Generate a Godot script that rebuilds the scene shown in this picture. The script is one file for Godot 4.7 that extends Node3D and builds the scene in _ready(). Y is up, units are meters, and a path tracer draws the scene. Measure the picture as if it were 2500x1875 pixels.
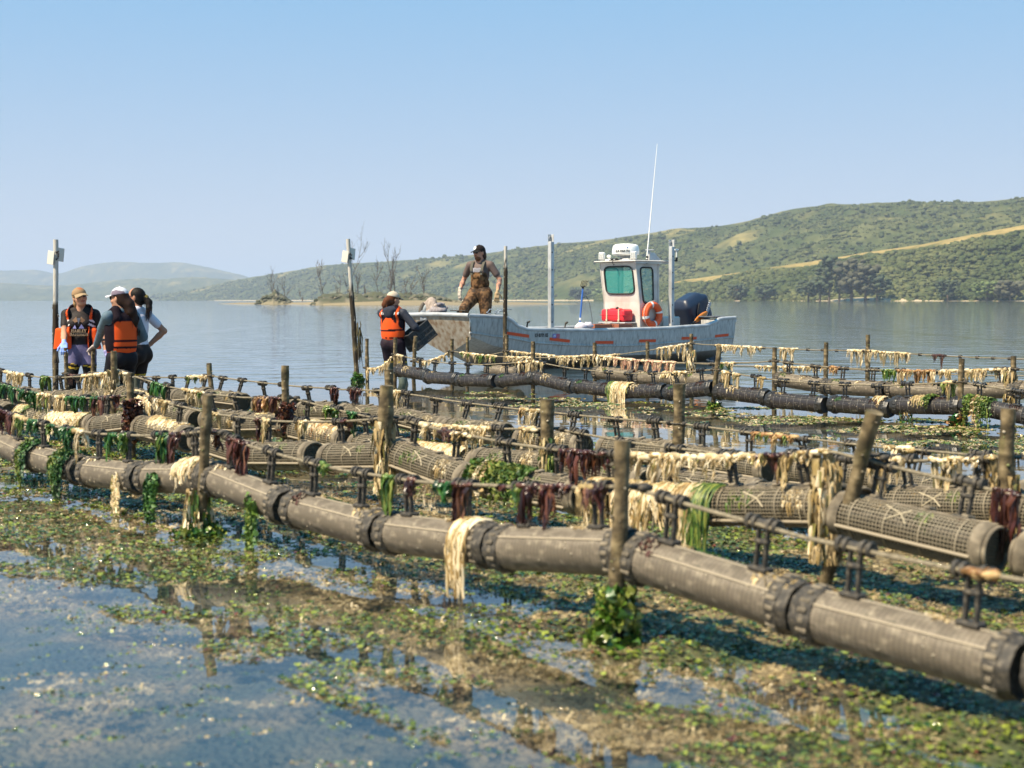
extends Node3D

# An oyster farm at low tide: rows of baskets hung on ropes, four women in the water, a man in a moored skiff, hills across the bay.
# Rows of posts run parallel: a row is its distance O from the camera's foot, measured square to the rows; S runs along it.
const ACROSS := Vector3(0.767, 0.0, -0.6415)
const ALONG := Vector3(0.6415, 0.0, 0.767)

class Geo:
	var v := PackedVector3Array()
	var c := PackedColorArray()
	var uv := PackedVector2Array()
	var ix := PackedInt32Array()
	var col := Color.WHITE
	var xf := Transform3D()

	func vert(p: Vector3, u := Vector2.ZERO) -> int:
		v.append(xf * p)
		c.append(col)
		uv.append(u)
		return v.size() - 1

	func tri(a: int, b: int, d: int) -> void:  # counter-clockwise seen from outside
		ix.append(a)
		ix.append(d)
		ix.append(b)

	func quad(a: int, b: int, d: int, e: int) -> void:
		tri(a, b, d)
		tri(a, d, e)

	func face(pts: Array) -> void:
		var k := []
		for p in pts:
			k.append(vert(p, Vector2(p.x, p.y)))
		for i in range(1, k.size() - 1):
			tri(k[0], k[i], k[i + 1])

	func box(at: Vector3, size: Vector3, b := Basis()) -> void:
		var h := size * 0.5
		for axis in 3:
			for s in [-1.0, 1.0]:
				var n := Vector3.ZERO
				n[axis] = s
				var t := Vector3.ZERO
				t[(axis + 1) % 3] = 1.0
				var w := n.cross(t)
				face([at + b * ((n - t - w) * h), at + b * ((n + t - w) * h), at + b * ((n + t + w) * h), at + b * ((n - t + w) * h)])

	func rbox(at: Vector3, size: Vector3, r: float, b := Basis()) -> void:  # a box whose edges are chamfered
		var h := size * 0.5
		for axis in 3:
			for s in [-1.0, 1.0]:
				var n := Vector3.ZERO
				n[axis] = s
				var t := Vector3.ZERO
				t[(axis + 1) % 3] = 1.0
				var w := n.cross(t)
				var hh := h * (n + t + w).abs()
				var th: float = absf(hh.dot(t.abs())) - r
				var wh: float = absf(hh.dot(w.abs())) - r
				var o := n * hh
				face([at + b * (o - t * th - w * wh), at + b * (o + t * th - w * wh), at + b * (o + t * th + w * wh), at + b * (o - t * th + w * wh)])
		for axis in 3:
			var u := (axis + 1) % 3
			var w := (axis + 2) % 3
			for su in [-1.0, 1.0]:
				for sw in [-1.0, 1.0]:
					var pts := []
					for e in [[-1.0, 0], [-1.0, 1], [1.0, 1], [1.0, 0]]:
						var p := Vector3.ZERO
						p[axis] = e[0] * (h[axis] - r)
						p[u] = su * (h[u] - (0.0 if e[1] == 0 else r))
						p[w] = sw * (h[w] - (r if e[1] == 0 else 0.0))
						pts.append(at + b * p)
					if su * sw < 0:
						pts.reverse()
					face(pts)
		for sx in [-1.0, 1.0]:
			for sy in [-1.0, 1.0]:
				for sz in [-1.0, 1.0]:
					var q := [Vector3(sx * h.x, sy * (h.y - r), sz * (h.z - r)), Vector3(sx * (h.x - r), sy * h.y, sz * (h.z - r)), Vector3(sx * (h.x - r), sy * (h.y - r), sz * h.z)]
					if sx * sy * sz < 0:
						q.reverse()
					face([at + b * q[0], at + b * q[1], at + b * q[2]])

	func tube(pts: PackedVector3Array, radii, sides := 8, caps := true, flat := 1.0) -> void:
		var n := pts.size()
		var up := Vector3.UP
		var d0 := (pts[1] - pts[0]).normalized()
		if absf(d0.dot(up)) > 0.9:
			up = Vector3.RIGHT
		var side := d0.cross(up).normalized()
		var first := []
		var run := 0.0
		for i in n:
			var d := (pts[mini(i + 1, n - 1)] - pts[maxi(i - 1, 0)]).normalized()
			side = (side - d * side.dot(d)).normalized()
			var nn := side
			var bb := d.cross(nn)
			var r: float = radii if radii is float else radii[i]
			if i:
				run += pts[i].distance_to(pts[i - 1])
			first.append(v.size())
			for j in sides + 1:
				var a := TAU * j / sides
				vert(pts[i] + nn * (cos(a) * r) + bb * (sin(a) * r * flat), Vector2(float(j) / sides, run))
		for i in n - 1:
			for j in sides:
				quad(first[i] + j, first[i] + j + 1, first[i + 1] + j + 1, first[i + 1] + j)
		if caps:
			for e in 2:
				var i := 0 if e == 0 else n - 1
				var m := vert(pts[i])
				var ring := []
				for j in sides:
					v.append(v[first[i] + j])
					c.append(col)
					uv.append(Vector2.ZERO)
					ring.append(v.size() - 1)
				for j in sides:
					if e == 0:
						tri(m, ring[(j + 1) % sides], ring[j])
					else:
						tri(m, ring[j], ring[(j + 1) % sides])

	func lathe_x(profile: Array, sides := 24, lobes := 0, depth := 0.0, centre := Vector3.ZERO) -> void:  # a profile of (x, r) turned about x
		var first := []
		for p in profile:
			first.append(v.size())
			for j in sides + 1:
				var a := TAU * j / sides
				var r: float = p[1]
				if lobes and r > 0.001:
					r *= 1.0 + depth * (1.0 if int(floor(float(j % sides) * lobes * 2 / sides)) % 2 == 0 else -1.0)
				vert(centre + Vector3(p[0], sin(a) * r, cos(a) * r), Vector2(float(j) / sides, p[0]))
		for i in profile.size() - 1:
			for j in sides:
				quad(first[i] + j, first[i + 1] + j, first[i + 1] + j + 1, first[i] + j + 1)

	func lathe_y(profile: Array, sides := 24, centre := Vector3.ZERO) -> void:  # (y, r) turned about y, from the bottom up
		var first := []
		for p in profile:
			first.append(v.size())
			for j in sides + 1:
				var a := TAU * j / sides
				vert(centre + Vector3(cos(a) * p[1], p[0], sin(a) * p[1]), Vector2(float(j) / sides, p[0]))
		for i in profile.size() - 1:
			for j in sides:
				quad(first[i] + j, first[i + 1] + j, first[i + 1] + j + 1, first[i] + j + 1)

	func torus(at: Vector3, b: Basis, big: float, small: float, n := 32, m := 12, a0 := 0.0, a1 := TAU) -> void:  # round the axis b.z
		var first := []
		for i in n + 1:
			var a: float = lerpf(a0, a1, float(i) / n)
			var o := Vector3(cos(a), sin(a), 0)
			first.append(v.size())
			for j in m + 1:
				var q := TAU * j / m
				vert(at + b * (o * (big + cos(q) * small) + Vector3(0, 0, sin(q) * small)), Vector2(float(i) / n, float(j) / m))
		for i in n:
			for j in m:
				quad(first[i] + j, first[i + 1] + j, first[i + 1] + j + 1, first[i] + j + 1)

	func ball(at: Vector3, r: Vector3, n := 8, m := 5, b := Basis(), rough := 0.0, rng: RandomNumberGenerator = null) -> void:
		var first := []
		for i in m + 1:
			var t := PI * i / m
			first.append(v.size())
			var k0 := 1.0
			for j in n + 1:
				var a := TAU * j / n
				var k := 1.0
				if rough > 0.0 and i > 0 and i < m:
					k = 1.0 + rng.randf_range(-rough, rough)
					if j == 0:
						k0 = k
					if j == n:
						k = k0
				vert(at + b * (Vector3(sin(t) * cos(a), cos(t), sin(t) * sin(a)) * r * k), Vector2(float(j) / n, float(i) / m))
		for i in m:
			for j in n:
				quad(first[i] + j, first[i] + j + 1, first[i + 1] + j + 1, first[i + 1] + j)

	func add(g: Geo) -> void:
		var at := v.size()
		for p in g.v:
			v.append(xf * p)
		c.append_array(g.c)
		uv.append_array(g.uv)
		for i in g.ix:
			ix.append(i + at)

	func mesh() -> ArrayMesh:
		var n := PackedVector3Array()
		n.resize(v.size())
		for i in range(0, ix.size(), 3):
			var a := ix[i]
			var b := ix[i + 1]
			var d := ix[i + 2]
			var f := (v[d] - v[a]).cross(v[b] - v[a])
			n[a] += f
			n[b] += f
			n[d] += f
		# seams of closed rings share a place: the two ends of a ring get one normal
		var at := {}
		for i in v.size():
			var key := Vector3i((v[i] * 20000.0).round())
			if at.has(key):
				var k: int = at[key]
				if n[k].normalized().dot(n[i].normalized()) > 0.6:
					var s := n[k] + n[i]
					n[k] = s
					n[i] = s
			else:
				at[key] = i
		for i in n.size():
			n[i] = n[i].normalized() if n[i].length_squared() > 0.0 else Vector3.UP
		var arrays := []
		arrays.resize(Mesh.ARRAY_MAX)
		arrays[Mesh.ARRAY_VERTEX] = v
		arrays[Mesh.ARRAY_NORMAL] = n
		arrays[Mesh.ARRAY_COLOR] = c
		arrays[Mesh.ARRAY_TEX_UV] = uv
		arrays[Mesh.ARRAY_INDEX] = ix
		var m := ArrayMesh.new()
		m.add_surface_from_arrays(Mesh.PRIMITIVE_TRIANGLES, arrays)
		return m


# Rounded bodies: capsules, ellipsoids and boxes joined with a smooth minimum on a grid, meshed as surface nets.
class Blob:
	var lo: Vector3
	var cell: float
	var nx: int
	var ny: int
	var nz: int
	var g := PackedFloat32Array()
	var own := PackedByteArray()
	var raw := PackedFloat32Array()
	var cols: Array[Color] = []

	func _init(low: Vector3, high: Vector3, size: float) -> void:
		lo = low
		cell = size
		nx = int((high.x - low.x) / size) + 2
		ny = int((high.y - low.y) / size) + 2
		nz = int((high.z - low.z) / size) + 2
		g.resize(nx * ny * nz)
		g.fill(1.0)
		raw.resize(nx * ny * nz)
		raw.fill(1.0)
		own.resize(nx * ny * nz)

	func span(a: Vector3, b: Vector3) -> Array:
		var p := (a.min(b) - lo) / cell
		var q := (a.max(b) - lo) / cell
		return [maxi(0, int(p.x)), mini(nx - 1, int(q.x) + 1), maxi(0, int(p.y)), mini(ny - 1, int(q.y) + 1), maxi(0, int(p.z)), mini(nz - 1, int(q.z) + 1)]

	func put(i: int, d: float, k: float, id: int) -> void:
		if d < raw[i]:
			raw[i] = d
			own[i] = id
		var o := g[i]
		if k > 0.0 and absf(o - d) < k:
			var h := (k - absf(o - d)) / k
			g[i] = minf(o, d) - h * h * k * 0.25
		elif d < o:
			g[i] = d

	func ink(c: Color) -> int:
		var i := cols.find(c)
		if i < 0:
			cols.append(c)
			i = cols.size() - 1
		return i

	func cap(a: Vector3, b: Vector3, ra: float, rb: float, c := Color.WHITE, k := 0.03) -> void:
		var id := ink(c)
		var m := maxf(ra, rb) + k + cell * 2.0
		var s := span(a.min(b) - Vector3(m, m, m), a.max(b) + Vector3(m, m, m))
		var ba := b - a
		var bb := maxf(ba.length_squared(), 1e-9)
		for z in range(s[4], s[5] + 1):
			for y in range(s[2], s[3] + 1):
				var row := (z * ny + y) * nx
				for x in range(s[0], s[1] + 1):
					var p := lo + Vector3(x, y, z) * cell - a
					var h := clampf(p.dot(ba) / bb, 0.0, 1.0)
					put(row + x, (p - ba * h).length() - lerpf(ra, rb, h), k, id)

	func ell(at: Vector3, r: Vector3, c := Color.WHITE, k := 0.03, b := Basis()) -> void:
		var id := ink(c)
		var m := maxf(r.x, maxf(r.y, r.z)) + k + cell * 2.0
		var s := span(at - Vector3(m, m, m), at + Vector3(m, m, m))
		var t := b.transposed()
		for z in range(s[4], s[5] + 1):
			for y in range(s[2], s[3] + 1):
				var row := (z * ny + y) * nx
				for x in range(s[0], s[1] + 1):
					var p := t * (lo + Vector3(x, y, z) * cell - at)
					var k0 := (p / r).length()
					var k1 := (p / (r * r)).length()
					put(row + x, k0 * (k0 - 1.0) / k1 if k1 > 1e-6 else -r.x, k, id)

	func box(at: Vector3, h: Vector3, round_: float, c := Color.WHITE, k := 0.02, b := Basis()) -> void:
		var id := ink(c)
		var m := h.length() + k + cell * 2.0
		var s := span(at - Vector3(m, m, m), at + Vector3(m, m, m))
		var t := b.transposed()
		var hh := h - Vector3(round_, round_, round_)
		for z in range(s[4], s[5] + 1):
			for y in range(s[2], s[3] + 1):
				var row := (z * ny + y) * nx
				for x in range(s[0], s[1] + 1):
					var q := (t * (lo + Vector3(x, y, z) * cell - at)).abs() - hh
					put(row + x, q.max(Vector3.ZERO).length() + minf(maxf(q.x, maxf(q.y, q.z)), 0.0) - round_, k, id)

	func less(f: Callable) -> void:  # keeps what lies where f is below zero
		for z in nz:
			for y in ny:
				for x in nx:
					var i := (z * ny + y) * nx + x
					if g[i] < 0.06:
						g[i] = maxf(g[i], f.call(lo + Vector3(x, y, z) * cell))

	func into(out: Geo, paint = null) -> void:
		var at := PackedInt32Array()
		at.resize(nx * ny * nz)
		at.fill(-1)
		var sy := nx
		var sz := nx * ny
		var off := [0, 1, sy, sy + 1, sz, sz + 1, sz + sy, sz + sy + 1]
		var corner := [Vector3(0, 0, 0), Vector3(1, 0, 0), Vector3(0, 1, 0), Vector3(1, 1, 0), Vector3(0, 0, 1), Vector3(1, 0, 1), Vector3(0, 1, 1), Vector3(1, 1, 1)]
		var edges := [[0, 1], [2, 3], [4, 5], [6, 7], [0, 2], [1, 3], [4, 6], [5, 7], [0, 4], [1, 5], [2, 6], [3, 7]]
		for z in nz - 1:
			for y in ny - 1:
				var row := z * sz + y * sy
				for x in nx - 1:
					var i := row + x
					if absf(g[i]) > cell * 2.0:
						continue
					var neg := 0
					for o in off:
						if g[i + o] < 0.0:
							neg += 1
					if neg == 0 or neg == 8:
						continue
					var p := Vector3.ZERO
					var n := 0
					for e in edges:
						var a := g[i + off[e[0]]]
						var b := g[i + off[e[1]]]
						if (a < 0.0) != (b < 0.0):
							p += corner[e[0]].lerp(corner[e[1]], a / (a - b))
							n += 1
					p = lo + (Vector3(x, y, z) + p / n) * cell
					var best := i
					for o in off:
						if raw[i + o] < raw[best]:
							best = i + o
					out.col = cols[own[best]]
					if paint != null:
						out.col = paint.call(p, out.col)
					at[i] = out.vert(p)
		for z in range(1, nz - 1):
			for y in range(1, ny - 1):
				for x in range(1, nx - 1):
					var i := z * sz + y * sy + x
					if absf(g[i]) > cell * 2.0:
						continue
					var a := g[i] < 0.0
					if a != (g[i + 1] < 0.0):
						side(out, at, i, i - sy, i - sy - sz, i - sz, a)
					if a != (g[i + sy] < 0.0):
						side(out, at, i, i - sz, i - sz - 1, i - 1, a)
					if a != (g[i + sz] < 0.0):
						side(out, at, i, i - 1, i - 1 - sy, i - sy, a)
		out.col = Color.WHITE

	func side(out: Geo, at: PackedInt32Array, a: int, b: int, d: int, e: int, inside: bool) -> void:
		if at[a] < 0 or at[b] < 0 or at[d] < 0 or at[e] < 0:
			return
		if inside:
			out.quad(at[a], at[b], at[d], at[e])
		else:
			out.quad(at[e], at[d], at[b], at[a])


var rng := RandomNumberGenerator.new()
var noise := FastNoiseLite.new()
var M := {}
var names := {}


func numbered(called: String) -> String:
	var n: int = names.get(called, 0)
	names[called] = n + 1
	return called if n == 0 else "%s_%03d" % [called, n]


func tag(o: Node3D, label := "", category := "", group := "", kind := "") -> void:
	for pair in [["label", label], ["category", category], ["group", group], ["kind", kind]]:
		if pair[1]:
			o.set_meta(pair[0], pair[1])


func thing(called: String, label: String, category: String, at := Vector3.ZERO, turn := 0.0, group := "") -> Node3D:
	var o := Node3D.new()
	o.name = numbered(called)
	add_child(o)
	o.position = at
	o.rotation.y = turn
	tag(o, label, category, group)
	return o


func part(called: String, shape, material: Material, parent: Node3D) -> MeshInstance3D:
	var o := MeshInstance3D.new()
	o.name = called if parent != self else numbered(called)
	o.mesh = shape.mesh() if shape is Geo else shape
	o.material_override = material
	parent.add_child(o, true)
	return o


func copy(o: Node3D) -> Node3D:
	var r: Node3D = o.duplicate()
	r.name = numbered(String(o.name).rstrip("0123456789").rstrip("_"))
	add_child(r)
	return r


func lin(r: float, g: float, b: float) -> Color:
	return Color(r, g, b)


func mat(r: float, g: float, b: float, rough := 0.7, metal := 0.0) -> StandardMaterial3D:
	var m := StandardMaterial3D.new()
	m.albedo_color = Color(r, g, b).linear_to_srgb()
	m.roughness = rough
	m.metallic = metal
	return m


func vmat(rough := 0.7, metal := 0.0) -> StandardMaterial3D:  # takes its colour from the vertices
	var m := mat(1, 1, 1, rough, metal)
	m.vertex_color_use_as_albedo = true
	return m


func noise_tex(seed_: int, freq: float, ramp: Array, octaves := 4, size := 256, bump := false) -> NoiseTexture2D:
	var f := FastNoiseLite.new()
	f.seed = seed_
	f.frequency = freq
	f.fractal_octaves = octaves
	var t := NoiseTexture2D.new()
	t.width = size
	t.height = size
	t.seamless = true
	t.noise = f
	if bump:
		t.as_normal_map = true
		t.bump_strength = 8.0
	elif ramp:
		var gr := Gradient.new()
		gr.offsets = PackedFloat32Array(ramp.map(func(e): return e[0]))
		gr.colors = PackedColorArray(ramp.map(func(e): return e[1].linear_to_srgb()))
		t.color_ramp = gr
	return t


func tri_tex(m: StandardMaterial3D, t: Texture2D, scale: float, world := false) -> StandardMaterial3D:
	m.albedo_texture = t
	m.uv1_triplanar = true
	m.uv1_world_triplanar = world
	m.uv1_scale = Vector3.ONE * scale
	return m


func spot(o: float, s: float, h := 0.0) -> Vector3:
	return ACROSS * o + ALONG * s + Vector3(0, h, 0)


func in_view(p: Vector3) -> bool:
	return p.z < -1.0 and absf(p.x / -p.z) < 512.0 / 1433.0


func wob(p: Vector3, f: float) -> float:
	return noise.get_noise_3dv(p * f)


func _ready() -> void:
	rng.seed = 7
	noise.seed = 3
	noise.frequency = 1.0
	noise.fractal_octaves = 3
	var cam := Camera3D.new()
	cam.name = "camera"
	cam.position = Vector3(0, 1.2, 0)
	cam.rotation_degrees = Vector3(-3.36, 0, -0.08)
	cam.near = 0.1
	cam.far = 30000.0
	var lens := CameraAttributesPhysical.new()
	lens.frustum_focal_length = 44.78
	lens.exposure_aperture = 3.1
	lens.frustum_focus_distance = 19.0
	lens.frustum_far = 30000.0
	lens.auto_exposure_enabled = false
	cam.attributes = lens
	cam.fov = 30.0
	add_child(cam)

	var env := Environment.new()
	env.background_mode = Environment.BG_SKY
	env.tonemap_mode = Environment.TONE_MAPPER_LINEAR
	env.tonemap_exposure = 2.15
	env.sdfgi_enabled = true
	env.ssao_enabled = true
	env.ssil_enabled = true
	var air := ProceduralSkyMaterial.new()
	air.sky_top_color = Color(0.22, 0.52, 0.70)
	air.sky_horizon_color = Color(0.665, 0.675, 0.70)
	air.sky_curve = 0.12
	air.sky_energy_multiplier = 0.94
	air.ground_bottom_color = Color(0.3, 0.32, 0.3)
	air.ground_horizon_color = Color(0.6, 0.61, 0.63)
	air.sun_angle_max = 8.0
	env.sky = Sky.new()
	env.sky.sky_material = air
	env.fog_enabled = true
	env.fog_density = 0.00014
	env.fog_light_color = Color(0.83, 0.90, 1.0)
	var world := WorldEnvironment.new()
	world.name = "daylight"
	world.environment = env
	add_child(world)

	var sun := DirectionalLight3D.new()
	sun.name = "sun"
	sun.light_energy = 1.6
	sun.light_color = Color(1.0, 0.935, 0.82)
	sun.light_angular_distance = 0.5
	sun.shadow_enabled = true
	sun.basis = Basis.looking_at(-Vector3(-0.85, 1.40, 0.53).normalized(), Vector3.UP)
	add_child(sun)

	make_materials()
	make_water()
	make_bed()
	make_hills()
	make_islets()
	make_rows()
	make_drapes()
	make_poles()
	make_boat()
	make_boat_load()
	make_people()
	make_litter()


func make_materials() -> void:
	var mud := noise_tex(11, 0.02, [[0.0, lin(0.05, 0.041, 0.029)], [0.42, lin(0.12, 0.098, 0.068)], [0.6, lin(0.18, 0.148, 0.104)], [0.8, lin(0.25, 0.21, 0.15)], [1.0, lin(0.40, 0.35, 0.27)]], 5)
	M.mud = tri_tex(mat(1, 1, 1, 0.85), mud, 2.2)
	M.wire = vmat(0.75)
	var bark := noise_tex(12, 0.03, [[0.0, lin(0.022, 0.017, 0.010)], [0.38, lin(0.075, 0.056, 0.030)], [0.6, lin(0.15, 0.115, 0.066)], [0.8, lin(0.22, 0.175, 0.11)], [1.0, lin(0.32, 0.27, 0.18)]], 5)
	M.bark = tri_tex(vmat(0.9), bark, 1.6)
	M.bark.heightmap_enabled = true
	M.bark.heightmap_texture = noise_tex(13, 0.05, [], 4)
	M.bark.heightmap_scale = 0.5
	M.black = mat(0.022, 0.02, 0.018, 0.55)
	M.dark = tri_tex(mat(1, 1, 1, 0.7), noise_tex(14, 0.03, [[0.0, lin(0.012, 0.011, 0.009)], [0.55, lin(0.032, 0.027, 0.021)], [0.8, lin(0.10, 0.083, 0.06)], [1.0, lin(0.24, 0.20, 0.145)]], 5), 5.0)
	M.rope = tri_tex(mat(1, 1, 1, 0.9), noise_tex(15, 0.05, [[0.0, lin(0.05, 0.042, 0.028)], [0.5, lin(0.18, 0.15, 0.10)], [1.0, lin(0.34, 0.29, 0.20)]], 4), 4.0)
	M.weed = vmat(0.55)
	M.weed.backlight_enabled = true
	M.weed.backlight = Color(0.35, 0.35, 0.35)
	M.wet = vmat(0.3)
	M.wet.backlight_enabled = true
	M.wet.backlight = Color(0.2, 0.2, 0.2)
	M.skin = vmat(0.65)
	M.cloth = vmat(0.85)
	M.cloth.metallic_specular = 0.25
	M.skin.metallic_specular = 0.3
	M.lens = mat(0.01, 0.01, 0.012, 0.12)
	var metal := noise_tex(16, 0.02, [[0.0, lin(0.26, 0.27, 0.28)], [0.5, lin(0.42, 0.43, 0.44)], [1.0, lin(0.56, 0.57, 0.57)]], 5)
	M.alu = tri_tex(mat(1, 1, 1, 0.5, 0.25), metal, 0.6)
	M.white = mat(0.75, 0.75, 0.73, 0.4)
	M.shell = mat(0.55, 0.52, 0.46, 0.8)
	M.orange = mat(0.72, 0.10, 0.02, 0.6)
	M.tape = mat(0.65, 0.07, 0.012, 0.45)
	M.rubber = mat(0.012, 0.012, 0.013, 0.6)
	M.ink = mat(0.01, 0.01, 0.01, 0.6)


# ------------------------------------------------------------------ water, bed, hills
func make_water() -> void:
	var f := FastNoiseLite.new()
	f.seed = 21
	f.frequency = 0.012
	f.fractal_octaves = 5
	f.fractal_gain = 0.45
	var t := NoiseTexture2D.new()
	t.width = 1024
	t.height = 1024
	t.seamless = true
	t.noise = f
	t.as_normal_map = true
	t.bump_strength = 6.0
	for far in 2:
		var m := StandardMaterial3D.new()
		m.transparency = BaseMaterial3D.TRANSPARENCY_ALPHA
		m.albedo_color = Color(0.18, 0.27, 0.26, 0.06) if far == 0 else Color(0.25, 0.35, 0.42, 0.5)
		m.roughness = 0.02 if far == 0 else 0.03
		m.metallic_specular = 0.55
		m.normal_enabled = true
		m.normal_texture = t
		m.normal_scale = 0.022 if far == 0 else 0.24
		m.uv1_triplanar = true
		m.uv1_world_triplanar = true
		m.uv1_scale = Vector3.ONE / 9.0 if far == 0 else Vector3(1.0 / 26.0, 1.0, 1.0 / 11.0)
		var g := Geo.new()
		if far == 0:  # the shallows round the rows; the open bay begins beyond their last one
			g.face([spot(-12, 40), spot(13.4, 40), spot(13.4, -17.6), spot(-12, -17.6)])
		else:
			g.face([spot(13.4, 7000), spot(9900, 7000), spot(9900, -9900), spot(13.4, -9900)])
			g.face([spot(-12, -17.6), spot(13.4, -17.6), spot(13.4, -9900), spot(-12, -9900)])
			g.face([spot(-7000, -17.6), spot(-12, -17.6), spot(-12, -9900), spot(-7000, -9900)])
		var w := part("water" if far == 0 else "bay_water", g, m, self)
		tag(w, "calm shallow water between the basket rows" if far == 0 else "open water of the bay out to the far shore", "water", "", "structure")


func bed_height(p: Vector3) -> float:
	var o := p.dot(ACROSS)
	var s := p.dot(ALONG)
	var n := wob(p, 0.55) * 0.06 + wob(p, 2.3) * 0.022
	var h := -0.075 + n
	h += 0.072 * smoothstep(3.05, 4.0, o + wob(p, 0.8) * 0.7) * (1.0 - smoothstep(7.2, 8.4, o))
	h += 0.05 * smoothstep(10.3, 11.2, o + wob(p, 0.7) * 0.8) * (1.0 - smoothstep(12.2, 13.4, o)) * smoothstep(-16.0, -12.5, s)
	h += 0.018 * smoothstep(-6.5, -4.0, s) * smoothstep(2.3, 3.2, o + wob(p, 1.2) * 0.3) * (1.0 - smoothstep(7.2, 8.4, o))
	h -= 0.20 * smoothstep(8.0, 16.0, o) * (1.0 - smoothstep(-14.0, -6.0, s))
	h -= 0.27 * smoothstep(-12.0, -16.5, s)
	h -= 0.12 * smoothstep(12.5, 15.0, o)
	return h


func make_bed() -> void:
	var g := Geo.new()
	var step := 0.11
	var nx := int(26.0 / step)
	var nz := int(32.0 / step)
	for j in nz + 1:
		for i in nx + 1:
			var p := Vector3(-13.0 + i * step, 0, -0.5 - j * step)
			p.y = bed_height(p)
			var a := wob(p + Vector3(7, 0, 3), 0.9) * 0.6 + wob(p, 4.0) * 0.5
			var tan_ := lin(0.20, 0.15, 0.07)
			var c := tan_.lerp(lin(0.05, 0.07, 0.016), smoothstep(-0.05, 0.25, a))
			c = c.lerp(lin(0.025, 0.022, 0.013), smoothstep(0.0, 0.4, wob(p + Vector3(31, 0, 9), 1.3)))
			var pool := 1.0 - smoothstep(2.6, 3.6, p.dot(ACROSS) + wob(p, 1.1) * 0.5)  # under the open pool: dark mud with pale drifts of weed
			var drift := smoothstep(0.22, 0.75, wob(p * Vector3(0.8, 1, 1.6) + Vector3(0, 0, 70), 0.9) * 0.7 + wob(p, 3.0) * 0.35 + 0.45 * smoothstep(0.7, 2.6, p.dot(ACROSS)))
			c = c.lerp(lin(0.016, 0.030, 0.024).lerp(lin(0.20, 0.15, 0.075), drift), pool)
			g.col = c
			g.vert(p, Vector2(p.x, p.z))
	for j in nz:
		for i in nx:
			var a := j * (nx + 1) + i
			g.quad(a, a + 1, a + nx + 2, a + nx + 1)
	var m := tri_tex(vmat(0.8), noise_tex(31, 0.06, [[0.0, lin(0.35, 0.35, 0.35)], [0.5, lin(0.8, 0.8, 0.8)], [1.0, lin(1.0, 1.0, 1.0)]], 5), 1.3, true)
	m.heightmap_enabled = true
	m.heightmap_texture = noise_tex(32, 0.08, [], 5)
	m.heightmap_scale = 2.0
	tag(part("mud_flat", g, m, self), "mud and weed bed under the shallow water", "ground", "", "structure")
	var d := Geo.new()
	d.face([Vector3(-9900, -1.2, 3000), Vector3(9900, -1.2, 3000), Vector3(9900, -1.2, -9900), Vector3(-9900, -1.2, -9900)])
	tag(part("bay_ground", d, mat(0.05, 0.06, 0.035, 0.9), self), "dark floor of the bay far below the water", "ground", "", "structure")


func ridge(table: Array, t: float) -> float:
	for i in range(1, table.size()):
		if t <= table[i][0]:
			return lerpf(table[i - 1][1], table[i][1], smoothstep(0.0, 1.0, (t - table[i - 1][0]) / (table[i][0] - table[i - 1][0])) * 0.5 + 0.5 * (t - table[i - 1][0]) / (table[i][0] - table[i - 1][0]))
	return table[-1][1]


# A hillside between its shore and its ridge. ROWS: for each place along it [x, z of the shore, x, z of the ridge, height of the ridge].
func hillside(rows: Array, nu: int, nv: int, rough: float, bulge: float, paint: Callable) -> Array:
	var g := Geo.new()
	var grid := []
	for i in nu + 1:
		var f := float(i) / nu * (rows.size() - 1)
		var k := mini(int(f), rows.size() - 2)
		var q := f - k
		var r := []
		for e in 5:
			var a0: float = rows[maxi(k - 1, 0)][e]
			var a1: float = rows[k][e]
			var a2: float = rows[k + 1][e]
			var a3: float = rows[mini(k + 2, rows.size() - 1)][e]
			r.append(cubic_interpolate(a1, a2, a0, a3, q))
		var shore := Vector3(r[0], 0, r[1])
		var top := Vector3(r[2], r[4], r[3])
		for j in nv + 1:
			var t := float(j) / nv * 1.25
			var p := shore.lerp(Vector3(top.x, 0, top.z), t)
			var up: float = sin(minf(t, 1.0) * PI * 0.5) if bulge > 0.5 else minf(t, 1.0)
			up = lerpf(minf(t, 1.0), up, bulge)
			var y := top.y * up
			if t > 1.0:
				y = top.y * (1.0 - (t - 1.0) * (t - 1.0) * 6.0)
			var edge := smoothstep(0.0, 0.25, t) * (1.0 - smoothstep(0.75, 0.98, t) * 0.85)
			var ravine := absf(wob(p + Vector3(50, 0, 0), 0.0042)) * 1.2 - 0.25
			y += (ravine * 0.7 + wob(p, 0.011) * 0.6 + wob(p, 0.035) * 0.25) * rough * edge
			p.y = maxf(y, -1.0 if j == 0 else 0.4)
			grid.append(p)
			g.col = paint.call(p, t)
			g.vert(p)
	for i in nu:
		for j in nv:
			var a := i * (nv + 1) + j
			g.quad(a, a + nv + 1, a + nv + 2, a + 1)
	return [g, grid]


func bearing(disp_x: float) -> float:
	return (disp_x / 2.16016 - 512.0) / 1433.0


func hill_rows(cols: Array) -> Array:
	# each: [bearing of the ridge point, its depth, its elevation over the horizon (tangent), depth of the shore, bearing of the shore]
	var out := []
	for c in cols:
		out.append([c[4] * c[3], -c[3], c[0] * c[1], -c[1], c[2] * c[1] + 1.2])
	return out


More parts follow.
